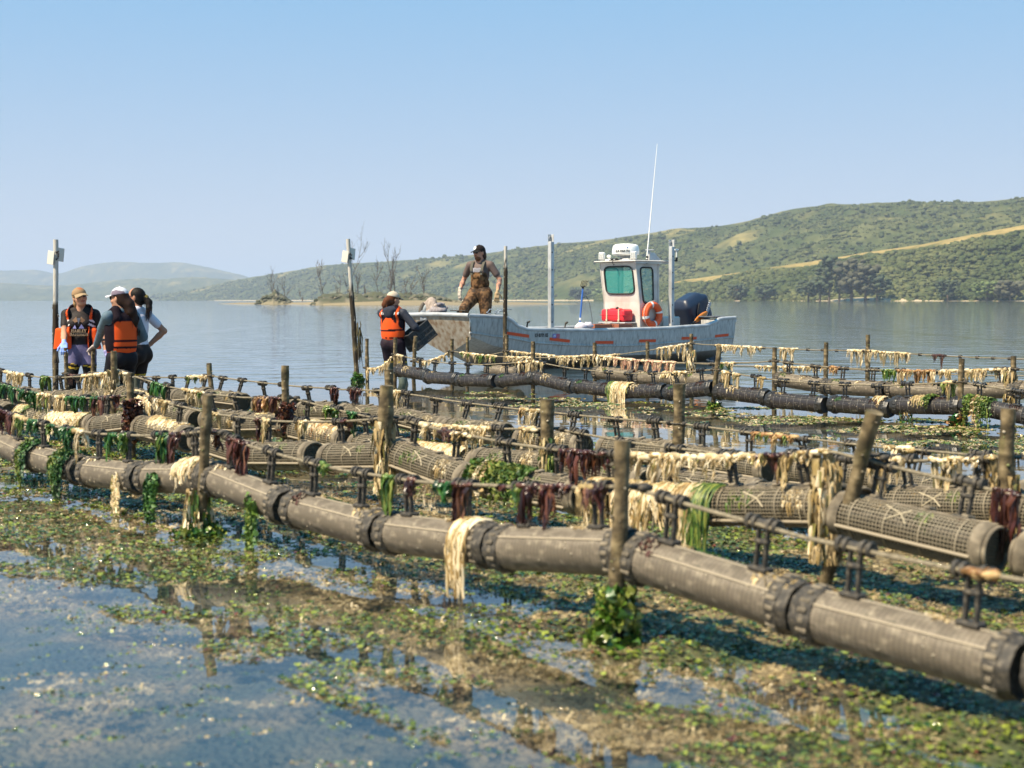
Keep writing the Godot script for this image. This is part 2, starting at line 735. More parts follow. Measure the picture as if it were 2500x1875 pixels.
func make_hills() -> void:
	var green := func(p: Vector3, t: float) -> Color:
		var a := wob(p, 0.006) * 0.7 + wob(p + Vector3(900, 0, 0), 0.03) * 0.5
		var c := lin(0.058, 0.074, 0.030).lerp(lin(0.115, 0.118, 0.052), smoothstep(-0.35, 0.4, a))
		c = c.lerp(lin(0.235, 0.195, 0.085), smoothstep(0.12, 0.6, wob(p + Vector3(300, 0, 70), 0.008) + (t - 0.75) * 0.55))
		return c.lerp(lin(0.035, 0.055, 0.022), smoothstep(0.1, 0.5, wob(p + Vector3(0, 0, 500), 0.012)) * (1.0 - t) * 0.8)
	var e := 1.0 / 1433.0
	# the long ridge over the bay, from where it dips to the water on the left to the high ground on the right
	var far_cols := []
	for c in [[330, 640, 4300, 3900], [430, 622, 4100, 3600], [520, 603, 3900, 3300], [610, 589, 3650, 3000], [700, 574, 3400, 2700], [800, 567, 3150, 2450], [900, 561, 2950, 2250], [1000, 553, 2750, 2050], [1100, 541, 2550, 1900], [1190, 529, 2400, 1750], [1290, 521, 2250, 1620], [1400, 505, 2150, 1500], [1460, 495, 2100, 1430], [1570, 489, 2050, 1350], [1700, 457, 2000, 1260], [1800, 446, 1950, 1200], [1900, 443, 1900, 1150], [2010, 443, 1850, 1100], [2110, 440, 1800, 1060], [2212, 430, 1750, 1020], [2320, 420, 1700, 980], [2500, 400, 1600, 930], [2800, 380, 1500, 850], [3200, 360, 1400, 780]]:
		far_cols.append([bearing(c[0]), c[2], (648.0 - c[1]) / 2.16016 * e, c[3], bearing(c[0] + 30)])
	var r := hillside(hill_rows(far_cols), 260, 70, 15.0, 0.6, green)
	var hm := tri_tex(vmat(0.95), noise_tex(51, 0.035, [[0.0, lin(0.42, 0.47, 0.42)], [0.4, lin(0.75, 0.78, 0.72)], [0.6, lin(1.0, 1.0, 0.95)], [1.0, lin(1.45, 1.3, 1.05)]], 6, 512), 1.0 / 260.0, true)
	hm.specular_mode = BaseMaterial3D.SPECULAR_DISABLED
	tag(part("long_hill", r[0], hm, self), "long green ridge across the bay rising to the right", "hill", "", "structure")
	# the lower spur in front of it on the right, with its dry grass crest
	var spur_cols := []
	for c in [[1290, 640, 1500, 1440], [1390, 625, 1440, 1340], [1480, 607, 1400, 1240], [1580, 592, 1340, 1150], [1680, 577, 1290, 1080], [1780, 562, 1240, 1020], [1880, 545, 1200, 980], [1980, 530, 1160, 950], [2100, 508, 1120, 920], [2212, 490, 1090, 890], [2320, 478, 1050, 870], [2500, 462, 1000, 830], [2800, 450, 950, 780], [3200, 440, 900, 720]]:
		spur_cols.append([bearing(c[0]), c[2], (648.0 - c[1]) / 2.16016 * e, c[3], bearing(c[0] + 10)])
	var dry := func(p: Vector3, t: float) -> Color:
		var c: Color = green.call(p, t * 0.55)
		return c.lerp(lin(0.34, 0.25, 0.105), smoothstep(0.66, 0.82, t + wob(p, 0.012) * 0.22) * 0.85)
	var q := hillside(hill_rows(spur_cols), 200, 50, 7.0, 0.75, dry)
	tag(part("near_hill", q[0], hm, self), "scrubby spur with a dry grass crest on the right shore", "hill", "", "structure")
	scrub(r[1], 71, 260, 45000, 0.86, 0.0, 1.0, "hill_scrub", "scrub covering the long ridge")
	scrub(q[1], 51, 200, 32000, 0.70, 0.0, 1.1, "spur_scrub", "scrub covering the near spur")
	# two hazy ranges far up the bay
	for k in 2:
		var cols := []
		var table: Array = [[-500, 560, 9500], [-200, 575, 9200], [0, 585, 9000], [80, 584, 9000], [130, 592, 9000], [180, 577, 8800], [230, 569, 8600], [270, 567, 8500], [330, 570, 8400], [390, 568, 8300], [440, 577, 8200], [500, 590, 8100], [560, 606, 8000], [640, 628, 8000]] if k == 0 else [[-500, 610, 6400], [-200, 605, 6300], [0, 612, 6200], [120, 618, 6000], [220, 610, 5900], [300, 603, 5700], [350, 604, 5600], [420, 600, 5500], [500, 606, 5300], [600, 615, 5200], [700, 632, 5100]]
		for c in table:
			cols.append([bearing(c[0]), c[2], (650.0 - c[1]) / 2.16016 * e, c[2] - 900.0, bearing(c[0])])
		var h := hillside(hill_rows(cols), 120, 20, 25.0, 0.5, green)
		tag(part("far_hill", h[0], hm, self), ["farthest hazy blue hill on the left horizon", "hazy wooded point before the farthest hills"][k], "hill", "", "structure")
	# the beach under the hills
	var b := Geo.new()
	b.col = lin(0.42, 0.33, 0.20)
	var prev := []
	for c in [[330, 4250, 2], [520, 3290, 3], [700, 2690, 3], [900, 2240, 3], [1190, 1740, 2], [1300, 1610, 3], [1390, 1335, 5], [1480, 1235, 4], [1580, 1145, 2], [1780, 1015, 2.0], [1800, 1005, 6.0], [1850, 985, 9.0], [1920, 962, 9.0], [1960, 950, 6.0], [2000, 938, 2.0], [2212, 885, 2.0], [2500, 825, 3], [3200, 715, 3]]:
		var d: float = c[1]
		var t := bearing(c[0] + 10)
		var now := [Vector3(t * (d - 7.0), -0.3, -(d - 7.0)), Vector3(t * (d + 1.0), 0.16 * c[2], -(d + 1.0)), Vector3(t * (d + 30.0), 0.35 * c[2] + 0.4, -(d + 30.0))]
		if prev:
			b.face([prev[0], now[0], now[1], prev[1]])
			b.face([prev[1], now[1], now[2], prev[2]])
		prev = now
	tag(part("beach", b, vmat(0.95), self), "narrow sandy beach along the foot of the hills", "beach", "", "structure")
	far_trees()


func scrub(grid: Array, across: int, along: int, count: int, most: float, least: float, size: float, called: String, label: String) -> void:
	var ball := Geo.new()
	var r := RandomNumberGenerator.new()
	r.seed = 5
	ball.ball(Vector3.ZERO, Vector3.ONE, 7, 4, Basis(), 0.3, r)
	var mm := MultiMesh.new()
	mm.transform_format = MultiMesh.TRANSFORM_3D
	mm.use_colors = true
	var put := []
	var tries := 0
	while put.size() < count and tries < count * 6:
		tries += 1
		var t := r.randf_range(least, most) * 0.8
		var u := r.randf()
		var p: Vector3 = grid[mini(int(u * along), along) * across + int(t * (across - 1))]
		p += Vector3(r.randf_range(-6, 6), 0, r.randf_range(-6, 6))
		if wob(p + Vector3(300, 0, 70), 0.008) + wob(p, 0.03) * 0.5 > 0.22 + r.randf() * 0.2:
			continue
		put.append(p)
	mm.instance_count = put.size()
	for i in put.size():
		var p: Vector3 = put[i]
		var s := size * (0.5 + pow(r.randf(), 5.0) * 2.0) * (0.6 + p.length() / 2600.0)
		var b := Basis(Vector3.UP, r.randf() * TAU).scaled(Vector3(s, s * r.randf_range(0.5, 1.0), s))
		mm.set_instance_transform(i, Transform3D(b, p + Vector3(0, s * 0.1, 0)))
		var c := lin(0.050, 0.065, 0.026).lerp(lin(0.115, 0.120, 0.05), r.randf() * clampf(0.55 + wob(p, 0.01) * 1.4, 0.05, 1.0))
		mm.set_instance_color(i, c)
	mm.mesh = ball.mesh()
	var m := vmat(0.95)
	m.specular_mode = BaseMaterial3D.SPECULAR_DISABLED
	var o := MultiMeshInstance3D.new()
	o.name = called
	o.multimesh = mm
	o.material_override = m
	add_child(o)
	tag(o, label, "scrub", "", "stuff")


# A tree on the far shore: a trunk with limbs and a crown of leaf clumps, at its real size in metres.
func shore_tree(at: Vector3, high: float, wide: float, leaf: Color, label: String) -> void:
	var o := thing("shore_tree", label, "tree", at, 0.0, "trees on the far shore")
	var t := Geo.new()
	t.col = lin(0.12, 0.09, 0.06)
	t.tube(PackedVector3Array([Vector3(0, -1, 0), Vector3(0.2, high * 0.35, 0), Vector3(-0.3, high * 0.8, 0)]), [wide * 0.05, wide * 0.04, wide * 0.015], 6)
	for k in 5:
		var a := TAU * k / 5.0 + rng.randf()
		t.tube(PackedVector3Array([Vector3(0.1, high * (0.25 + 0.09 * k), 0), Vector3(cos(a) * wide * 0.35, high * (0.42 + 0.1 * k), sin(a) * wide * 0.35)]), [wide * 0.025, wide * 0.008], 5)
	part("trunk", t, M.cloth, o)
	var g := Geo.new()
	for k in 70:
		var y := pow(rng.randf(), 0.8)
		var w: float = wide * 0.5 * (0.55 + 0.6 * sin(y * 2.6))
		var a := rng.randf() * TAU
		var d := sqrt(rng.randf()) * w
		var r := wide * rng.randf_range(0.06, 0.15)
		g.col = leaf * rng.randf_range(0.7, 1.35)
		g.ball(Vector3(cos(a) * d, high * (0.18 + 0.8 * y), sin(a) * d), Vector3(r, r * 0.7, r), 6, 4, Basis(Vector3.UP, rng.randf() * 6.0), 0.35, rng)
	part("crown", g, vmat(0.95), o)


func far_trees() -> void:
	for c in [[1790, 990, 30, 17, 0, "tall dark cypress, highest of the shore grove behind the engine"], [1812, 985, 25, 16, 0, "dark rounded tree just right of the tallest cypress on shore"], [1838, 975, 27, 22, 1, "broad brown-grey tree in the middle of the shore grove"], [1868, 968, 23, 20, 1, "brown-grey tree at the right end of the shore grove"], [1893, 962, 16, 16, 0, "low dark green tree closing the grove's right side by the beach"], [1770, 1000, 15, 16, 0, "low dark green tree closing the grove's left side"], [1745, 1008, 13, 15, 0, "small dark green tree left of the grove near the water"], [2045, 925, 12, 13, 0, "lone dark round tree on the shore right of the sandy beach"], [2130, 905, 11, 15, 2, "bright green bushy tree low on the right shore"], [2180, 895, 11, 16, 1, "grey-brown bushy tree at the right edge of the shore"], [1590, 1150, 12, 15, 0, "dark green tree low on the shore just right of the engine"], [1650, 1100, 11, 14, 0, "dark green tree by the water between engine and grove"], [1300, 1640, 12, 20, 2, "green bush by the shore seen left of the cabin"], [1250, 1700, 14, 22, 0, "dark green tree by the shore between spud post and cabin"]]:
		var t := bearing(c[0])
		shore_tree(Vector3(t * c[1], 1.0, -c[1]), c[2], c[3], [lin(0.040, 0.055, 0.028), lin(0.062, 0.062, 0.036), lin(0.09, 0.12, 0.035)][c[4]], c[5])


func make_islets() -> void:
	# two low islets of rock and dead wood, a few hundred metres off
	for k in 2:
		var d: float = [420.0, 360.0][k]
		var x0 := bearing([548, 672][k]) * d
		var x1 := bearing([640, 1010][k]) * d
		var g := Geo.new()
		var n := 60
		var m := 14
		for i in n + 1:
			for j in m + 1:
				var u := float(i) / n
				var w := float(j) / m
				var p := Vector3(lerpf(x0, x1, u), 0, -d - 7.0 + w * 14.0)
				var h := 0.0
				var c := sin(w * PI)
				if k == 0:
					h = 3.2 * pow(maxf(0.0, 1.0 - absf(u - 0.52) * 2.5), 0.55) * c
				else:
					h = 2.4 * smoothstep(0.0, 0.09, u) * (1.0 - smoothstep(0.72, 1.0, u) * 0.75) * pow(c, 0.5)
				h *= 1.0 + wob(p, 0.35) * 0.5
				p.y = h - 0.2 + 0.5 * c
				var dry := smoothstep(0.0, 0.3, wob(p + Vector3(9, 0, 0), 0.3) + h * 0.06 - 0.1)
				g.col = lin(0.055, 0.060, 0.032).lerp(lin(0.19, 0.16, 0.115), dry * (0.4 + 0.6 * absf(wob(p, 1.1)) * 2.0)) if h > 0.8 else lin(0.19, 0.16, 0.095)
				g.vert(p)
		for i in n:
			for j in m:
				var a: int = i * (m + 1) + j
				g.quad(a, a + m + 1, a + m + 2, a + 1)
		tag(part("islet", g, vmat(0.95), self), ["small round rock islet with dead stumps", "long low islet of pale earth and dead trees"][k], "islet", "", "structure")
		var bush := Geo.new()
		for i in [70, 260][k]:
			var u := rng.randf()
			var r := rng.randf_range(0.25, 0.7)
			var h: float = 2.9 * pow(maxf(0.0, 1.0 - absf(u - 0.52) * 2.5), 0.55) if k == 0 else 2.1 * smoothstep(0.0, 0.09, u) * (1.0 - smoothstep(0.72, 1.0, u) * 0.75)
			if h < 0.5:
				continue
			var y := rng.randf() * h
			bush.col = lin(0.04, 0.046, 0.024).lerp(lin(0.15, 0.13, 0.095), rng.randf() * rng.randf())
			bush.ball(Vector3(lerpf(x0, x1, u), y, -d + 6.0 - y), Vector3(r, r * 0.7, r), 6, 4, Basis(Vector3.UP, rng.randf() * 6.0), 0.4, rng)
		tag(part("islet_scrub", bush, vmat(0.95), self), ["low scrub on the small round islet", "low scrub on the long islet"][k], "scrub", "", "stuff")
	var bar := Geo.new()
	bar.col = lin(0.20, 0.16, 0.09)
	var prev := []
	for c in [[470, 470, 0.0], [520, 440, 0.5], [660, 400, 0.6], [700, 350, 1.0], [900, 345, 1.1], [1050, 350, 0.8], [1200, 380, 0.3], [1260, 400, 0.0]]:
		var t := bearing(c[0])
		var now := [Vector3(t * c[1], -0.2, -c[1]), Vector3(t * (c[1] + 8), c[2], -(c[1] + 8.0)), Vector3(t * (c[1] + 40), -0.3, -(c[1] + 40.0))]
		if prev:
			bar.face([prev[0], now[0], now[1], prev[1]])
			bar.face([prev[1], now[1], now[2], prev[2]])
		prev = now
	tag(part("mud_bank", bar, vmat(0.9), self), "brown mud bank that joins the two islets", "bank", "", "structure")
	var spots := [[706, 602, 570, -6], [728, 596, 575, 8], [775, 590, 560, 3], [800, 572, 560, -8], [842, 606, 555, 6], [858, 600, 556, -4], [872, 590, 572, 5], [890, 610, 590, 0], [918, 624, 592, 2], [590, 634, 606, 2], [606, 634, 608, -2], [618, 632, 604, 1], [655, 640, 632, 0], [745, 620, 560, 9], [826, 615, 575, -7]]
	var words := ["dead tree leaning left, first on the long islet", "dead tree with curved trunk, second on the long islet", "dense dead tree behind the middle marker pole", "tall thin dead tree just right of the middle marker pole", "wide forked dead tree in the middle of the long islet", "straight dead tree right of the wide forked one", "twin stemmed dead tree, tallest at the islet's right half", "short bent dead tree right of the twin stemmed one", "last small dead tree toward the islet's right end", "left dead stump on the round islet", "middle dead stump on the round islet", "right dead stump on the round islet", "tiny dead snag between the two islets", "bushy dead tree left of the middle marker pole", "thin dead tree between the marker pole and the forked tree"]
	for k in spots.size():
		var s: Array = spots[k]
		var d: float = 420.0 if s[0] < 660 else 360.0
		var o := thing("dead_tree", words[k], "dead tree", Vector3(bearing(s[0]) * d, 1.7, -d), 0.0, "bare dead trees on the islets")
		var g := Geo.new()
		g.col = lin(0.12, 0.10, 0.085) * rng.randf_range(0.75, 1.3)
		var high: float = (s[1] - s[2]) / 2.16016 / 1433.0 * d * 1.6 + 1.2
		dead_branch(g, Vector3(0, -1.6, 0), Vector3(s[3] * 0.05, 1, 0).normalized(), high, 0.2 if k < 9 else 0.14, 0)
		part("trunk", g, vmat(0.9), o)


func dead_branch(g: Geo, at: Vector3, way: Vector3, length: float, r: float, level: int) -> void:
	var pts := PackedVector3Array([at])
	var radii := [r]
	var p := at
	for i in 4:
		way = (way + Vector3(rng.randf_range(-0.22, 0.22), 0.08, rng.randf_range(-0.22, 0.22))).normalized()
		p += way * length * 0.25
		pts.append(p)
		radii.append(r * (1.0 - 0.2 * (i + 1)))
	g.tube(pts, radii, 4, false)
	if level < 3:
		for i in ([7, 5, 3][level]):
			var k := rng.randi_range(1, 4)
			var side := (way + Vector3(rng.randf_range(-0.9, 0.9), rng.randf_range(0.0, 0.5), rng.randf_range(-0.9, 0.9))).normalized()
			dead_branch(g, pts[k], side, length * rng.randf_range(0.3, 0.5), r * 0.5, level + 1)


# ------------------------------------------------------------------ rows of posts, ropes and baskets
# name, O, posts as [S, height of the top, lean along the row, height of the rope, radius], sag of the rope, depth of a basket's axis under the rope
var rows := {}


func make_row_table() -> void:
	rows = {
		"A": {"o": 3.527, "sag": 0.10, "drop": 0.235, "say": "front row", "posts": [[-9.88, 0.7, 0.0, 0.5, 0.028], [-6.616, 0.725, 0.13, 0.53, 0.027], [-3.569, 0.715, 0.04, 0.55, 0.028], [-0.54, 0.7, 0.0, 0.53, 0.027], [2.5, 0.7, 0.0, 0.5, 0.027]]},
		"B": {"o": 4.75, "sag": 0.10, "drop": 0.225, "say": "second row", "posts": [[-13.4, 0.62, 0.0, 0.50, 0.03], [-10.017, 0.66, -0.02, 0.50, 0.027], [-6.732, 0.715, 0.05, 0.53, 0.04], [-3.62, 0.76, 0.32, 0.58, 0.030], [-0.55, 0.7, 0.0, 0.53, 0.027]]},
		"C": {"o": 5.78, "sag": 0.08, "drop": 0.225, "say": "third row", "posts": [[-15.9, 0.6, 0.0, 0.45, 0.03], [-12.627, 0.73, 0.05, 0.54, 0.027], [-9.541, 0.70, 0.02, 0.45, 0.028], [-6.486, 0.60, 0.0, 0.42, 0.04], [-3.427, 0.72, 0.02, 0.50, 0.032], [-0.4, 0.7, 0.0, 0.48, 0.027]]},
		"D": {"o": 7.1, "sag": 0.03, "drop": 0.225, "say": "fourth row", "posts": [[-17.048, 0.62, 0.02, 0.30, 0.027], [-16.256, 0.62, 0.03, 0.34, 0.027], [-13.286, 0.55, -0.16, 0.42, 0.028], [-10.127, 0.60, -0.03, 0.42, 0.04], [-6.732, 0.63, 0.01, 0.36, 0.04], [-3.4, 0.6, 0.0, 0.36, 0.027], [-0.2, 0.6, 0.0, 0.36, 0.027]]},
		"F": {"o": 11.95, "sag": 0.09, "drop": 0.215, "say": "fifth row", "posts": [[-17.627, 0.63, 0.0, 0.20, 0.027], [-16.918, 0.66, 0.02, 0.42, 0.027], [-13.864, 0.67, 0.0, 0.42, 0.027], [-10.802, 0.68, 0.14, 0.42, 0.028], [-7.675, 0.64, 0.03, 0.42, 0.027], [-4.6, 0.65, 0.0, 0.42, 0.028]]},
		"G": {"o": 13.1, "sag": 0.06, "drop": 0.215, "say": "sixth row", "posts": [[-18.049, 0.64, 0.09, 0.25, 0.03], [-17.07, 0.62, 0.0, 0.43, 0.027], [-13.941, 0.63, 0.0, 0.46, 0.027], [-10.874, 0.64, 0.0, 0.48, 0.028], [-7.807, 0.63, 0.0, 0.50, 0.027], [-4.7, 0.65, 0.0, 0.46, 0.028]]},
		"H": {"o": 14.35, "sag": 0.03, "drop": 0.2, "say": "seventh row", "posts": [[-18.28, 0.60, 0.0, 0.30, 0.025], [-17.282, 0.66, 0.0, 0.40, 0.027], [-14.193, 0.62, 0.0, 0.36, 0.027], [-11.099, 0.67, 0.0, 0.36, 0.028], [-8.0, 0.65, 0.0, 0.38, 0.028]]},
		"I": {"o": 15.5, "sag": 0.02, "drop": 0.2, "say": "last row", "posts": [[-17.2, 0.30, 0.0, 0.22, 0.03], [-14.427, 0.70, 0.0, 0.56, 0.028], [-11.32, 0.74, 0.0, 0.53, 0.028], [-8.2, 0.65, 0.0, 0.5, 0.028]]},
	}


func rope_height(r: Dictionary, s: float) -> float:
	var p: Array = r.posts
	for i in range(1, p.size()):
		if s <= p[i][0] or i == p.size() - 1:
			var t: float = (s - p[i - 1][0]) / (p[i][0] - p[i - 1][0])
			return lerpf(p[i - 1][3], p[i][3], t) - r.sag * 4.0 * t * (1.0 - t)
	return 0.4


func make_post(at: Vector3, top: float, lean: float, radius: float, label: String, group: String) -> void:
	var low := -0.35
	var o := thing("wooden_post", label, "post", at, 0.0, group)
	var g := Geo.new()
	var pts := PackedVector3Array()
	var radii := []
	var n := 14
	for i in n + 1:
		var t := float(i) / n
		var y := lerpf(low, top, t)
		pts.append(ALONG * lean * y + Vector3(wob(at + Vector3(0, y, 0), 1.4) * 0.012, y, wob(at + Vector3(5, y, 0), 1.4) * 0.012))
		radii.append(radius * (1.0 + wob(at + Vector3(2, y * 2.0, 9), 2.5) * 0.22))
	g.tube(pts, radii, 16, true)
	for i in g.v.size():
		var p := g.v[i]
		var a := wob(at + p * Vector3(1, 0.35, 1), 9.0)
		g.v[i] = p + Vector3(p.x - pts[0].x, 0, p.z - pts[0].z).normalized() * a * 0.004
		var damp := smoothstep(0.02, 0.30, p.y + a * 0.14)
		var c := lin(0.42, 0.38, 0.26).lerp(lin(1.0, 0.96, 0.85), damp)
		c = c.lerp(lin(0.45, 0.55, 0.22), smoothstep(0.15, 0.5, wob(at + p, 6.0)) * 0.6)
		g.c[i] = c
	part("shaft", g, M.bark, o)
	var b := Geo.new()  # barnacles and knots, lumps on the wood
	for k in 26:
		var y := rng.randf_range(0.0, top - 0.02)
		var a := rng.randf() * TAU
		var r := rng.randf_range(0.003, 0.010)
		b.col = [lin(0.42, 0.36, 0.26), lin(0.10, 0.08, 0.05), lin(0.16, 0.17, 0.06)][rng.randi() % 3]
		b.ball(ALONG * lean * y + Vector3(cos(a) * radius, y, sin(a) * radius), Vector3(r, r * 0.8, r), 5, 3, Basis(), 0.2, rng)
	part("barnacles", b, M.weed, o).set_meta("kind", "stuff")


func wire_tube(length: float, radius: float, bars: int, rings: int, thick: float, col: Color) -> Geo:
	var g := Geo.new()
	for k in bars:
		var a := TAU * k / bars
		var d := Vector3(0, cos(a), sin(a))
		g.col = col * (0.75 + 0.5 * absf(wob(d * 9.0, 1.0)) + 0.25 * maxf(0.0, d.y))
		g.box(d * radius, Vector3(length, thick * 0.8, thick), Basis(Vector3.RIGHT, a))
	for i in rings + 1:
		var x := -length * 0.5 + length * i / rings
		var big := i % 10 == 5 or i == 0 or i == rings
		var r := radius + (0.004 if big else 0.0005)
		var w: float = thick * (0.75 if big else 0.42)
		var n := bars
		for j in n:
			var a := TAU * j / n
			var a1 := TAU * (j + 1) / n
			g.col = col * (1.15 if big else 0.9 + 0.2 * sin(j * 1.7 + i))
			var p := Vector3(x, cos(a), sin(a)) * Vector3(1, r, r)
			var q := Vector3(x, cos(a1), sin(a1)) * Vector3(1, r, r)
			var i0 := Vector3(x, cos(a), sin(a)) * Vector3(1, r - thick, r - thick)
			var i1 := Vector3(x, cos(a1), sin(a1)) * Vector3(1, r - thick, r - thick)
			var e := Vector3(w, 0, 0)
			g.face([p - e, q - e, q + e, p + e])
			g.face([i0 + e, i1 + e, i1 - e, i0 - e])
			g.face([p + e, q + e, i1 + e, i0 + e])
			g.face([q - e, p - e, i0 - e, i1 - e])
	return g


func hanger_shape(x: float, up: float, from: float) -> Array:
	var g := Geo.new()
	g.tube(PackedVector3Array([Vector3(x - 0.05, up, 0), Vector3(x + 0.05, up, 0)]), 0.0165, 10)
	for k in [-0.056, -0.03, 0.03, 0.056]:
		g.tube(PackedVector3Array([Vector3(x + k - 0.007, up, 0), Vector3(x + k + 0.007, up, 0)]), 0.025, 10)
	for k in [-0.018, 0.018]:
		g.rbox(Vector3(x + k, (up + from) * 0.5, 0.0), Vector3(0.012, up - from, 0.02), 0.003)
	g.rbox(Vector3(x, from + (up - from) * 0.62, 0.0), Vector3(0.052, 0.016, 0.028), 0.004)
	g.rbox(Vector3(x, from + 0.004, 0.0), Vector3(0.075, 0.018, 0.05), 0.005)
	return [g]


func basket_proto(kind: String, drop: float) -> Node3D:
	var o := Node3D.new()
	var half := 0.325 if kind == "coarse" else 0.34
	var body: Material
	if kind == "coarse":
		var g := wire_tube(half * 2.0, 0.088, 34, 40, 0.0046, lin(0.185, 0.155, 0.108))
		# cable ties and the seam that show on the wire
		g.col = lin(0.33, 0.28, 0.19)
		for s in [-1.0, 1.0]:
			g.tube(PackedVector3Array([Vector3(-0.05 + s * 0.06, 0.075, 0.05), Vector3(-0.02, 0.055, 0.074), Vector3(-0.03 - s * 0.05, 0.02, 0.09)]), 0.004, 5)
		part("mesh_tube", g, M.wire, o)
		for s in [1.0, -1.0]:
			var e := Geo.new()
			var p := [[0.0, 0.084], [-0.004, 0.095], [-0.004, 0.095], [0.042, 0.097], [0.046, 0.092], [0.05, 0.084], [0.05, 0.084], [0.05, 0.089], [0.062, 0.09], [0.066, 0.084], [0.062, 0.077], [0.062, 0.077], [0.02, 0.076]]
			e.lathe_x(p, 36)
			if s < 0:
				e.xf = Transform3D()
				for i in e.v.size():
					e.v[i] = Basis(Vector3.UP, PI) * e.v[i]
			for i in e.v.size():
				e.v[i] += Vector3(s * (half - 0.02), 0, 0)
			var cap := part("end_cap", e, M.mud, o)
			var w := Geo.new()
			w.col = lin(0.10, 0.083, 0.058)
			for k in range(-6, 7):
				var y := k * 0.0118
				var l := sqrt(maxf(0.0, 0.078 * 0.078 - y * y)) * 2.0
				w.box(Vector3(s * (half + 0.026), y, 0), Vector3(0.004, 0.0044, l))
				w.box(Vector3(s * (half + 0.0235), 0, y), Vector3(0.004, l, 0.0044))
			part("end_mesh", w, M.wire, cap)
		var bar := Geo.new()
		bar.rbox(Vector3(0, -0.045, 0.084), Vector3(half * 1.9, 0.012, 0.012), 0.003)
		bar.rbox(Vector3(0, -0.045, -0.084), Vector3(half * 1.9, 0.012, 0.012), 0.003)
		part("stiffener_bar", bar, M.shell_bar, o)
		var lid := Geo.new()
		for z in [-0.022, 0.0, 0.022]:
			lid.rbox(Vector3(0, 0.0895 - absf(z) * 0.1, z), Vector3(half * 1.85, 0.006, 0.012), 0.002)
		for x in [-0.2, 0.05, 0.22]:
			lid.rbox(Vector3(x, 0.098, 0), Vector3(0.03, 0.012, 0.05), 0.003)
		part("lid", lid, M.mud, o)
		var oy := Geo.new()
		var full := rng.randf_range(0.2, 0.75)
		var n := 26
		var first := []
		for i in n + 1:
			var x := -0.31 + 0.62 * i / n
			first.append(oy.v.size())
			for j in 15:
				var a := TAU * j / 14.0
				var p := Vector3(x, sin(a), cos(a))
				var r: float = 0.069 + 0.010 * wob(Vector3(x * 9.0 + full * 40.0, sin(a) * 2.0, cos(a) * 2.0), 1.3)
				oy.col = lin(0.022, 0.018, 0.012) * (0.5 + 1.6 * absf(wob(p * Vector3(30, 4, 4), 1.0)))
				oy.vert(Vector3(x, minf(sin(a) * r, 0.03 * full + 0.03 + 0.02 * wob(Vector3(x * 12.0, full * 9.0, cos(a)), 1.0)), cos(a) * r))
		for i in n:
			for j in 14:
				oy.quad(first[i] + j, first[i + 1] + j, first[i + 1] + j + 1, first[i] + j + 1)
		for k in 30:
			oy.col = lin(0.045, 0.037, 0.025) * rng.randf_range(0.4, 1.6)
			oy.ball(Vector3(rng.randf_range(-0.29, 0.29), rng.randf_range(0.0, 0.045), rng.randf_range(-0.05, 0.05)), Vector3(0.036, 0.014, 0.026), 6, 4, Basis(Vector3(rng.randf() - 0.5, 1, rng.randf() - 0.5).normalized(), rng.randf() * 6.0), 0.25, rng)
		part("oyster_load", oy, M.weed, o).set_meta("kind", "stuff")
	else:
		var black := kind == "black"
		var g := Geo.new()
		var sides := 132
		var steps := 72
		var first := []
		for i in steps + 1:
			var x := -half + half * 2.0 * i / steps
			first.append(g.v.size())
			for j in sides + 1:
				var a := TAU * j / sides
				var r := 0.083 - (0.0026 if j % 2 else 0.0)
				var p := Vector3(x, cos(a) * r, sin(a) * r)
				var n := wob(Vector3(x * 3.0, cos(a), sin(a)), 1.3) * 0.8 + wob(p, 14.0) * 0.5
				if black:
					g.col = lin(0.026, 0.022, 0.02).lerp(lin(0.075, 0.065, 0.055), smoothstep(0.0, 0.5, n))
				else:
					g.col = lin(0.135, 0.110, 0.080).lerp(lin(0.225, 0.188, 0.14), smoothstep(-0.2, 0.35, n)) * (0.62 if j % 2 else 1.0)
					g.col = g.col.lerp(lin(0.07, 0.058, 0.04), smoothstep(0.18, 0.5, n) * 0.85).lerp(lin(0.33, 0.28, 0.20), smoothstep(0.15, 0.6, wob(p + Vector3(0, 2, 0), 22.0)) * 0.5)
				if i % 2 and not black:
					g.col *= 0.72
				g.vert(p, Vector2(x, a))
		for i in steps:
			for j in sides:
				g.quad(first[i] + j, first[i] + j + 1, first[i + 1] + j + 1, first[i + 1] + j)
		for i in (7 if black else 0):  # hoops that stand proud of the mesh
			var x := -0.27 + 0.09 * i
			g.col = lin(0.22, 0.205, 0.19) if black else lin(0.28, 0.23, 0.165)
			g.torus(Vector3(x, 0, 0), Basis(Vector3(0, 0, 1), Vector3(0, 1, 0), Vector3(-1, 0, 0)).rotated(Vector3.UP, 0.22 if black else 0.0), 0.083, 0.0022 if black else 0.0018, 40, 5)
		part("mesh_tube", g, M.wet_black if black else M.wire, o)
		var seam := Geo.new()
		for a in [0.12, 0.95]:
			seam.rbox(Vector3(0, cos(a), sin(a)) * 0.0835, Vector3(half * 1.96, 0.004, 0.007), 0.001, Basis(Vector3.RIGHT, a))
		part("seam_strip", seam, M.wet_black2 if black else M.shell_bar, o)
		var spots := Geo.new()
		for k in 70 if black else 9:
			var a := rng.randf_range(-0.3, 2.2)
			var d := Vector3(0, cos(a), sin(a))
			var r := rng.randf_range(0.003, 0.0085) * (0.6 if black else 1.0)
			spots.col = lin(0.34, 0.29, 0.21) * rng.randf_range(0.7, 1.1)
			spots.ball(d * 0.083 + Vector3(rng.randf_range(-0.29, 0.29), 0, 0), Vector3(r, 0.0025, r), 7, 3, Basis(Vector3.RIGHT, a), 0.15, rng)
		part("barnacles", spots, M.weed, o).set_meta("kind", "stuff")
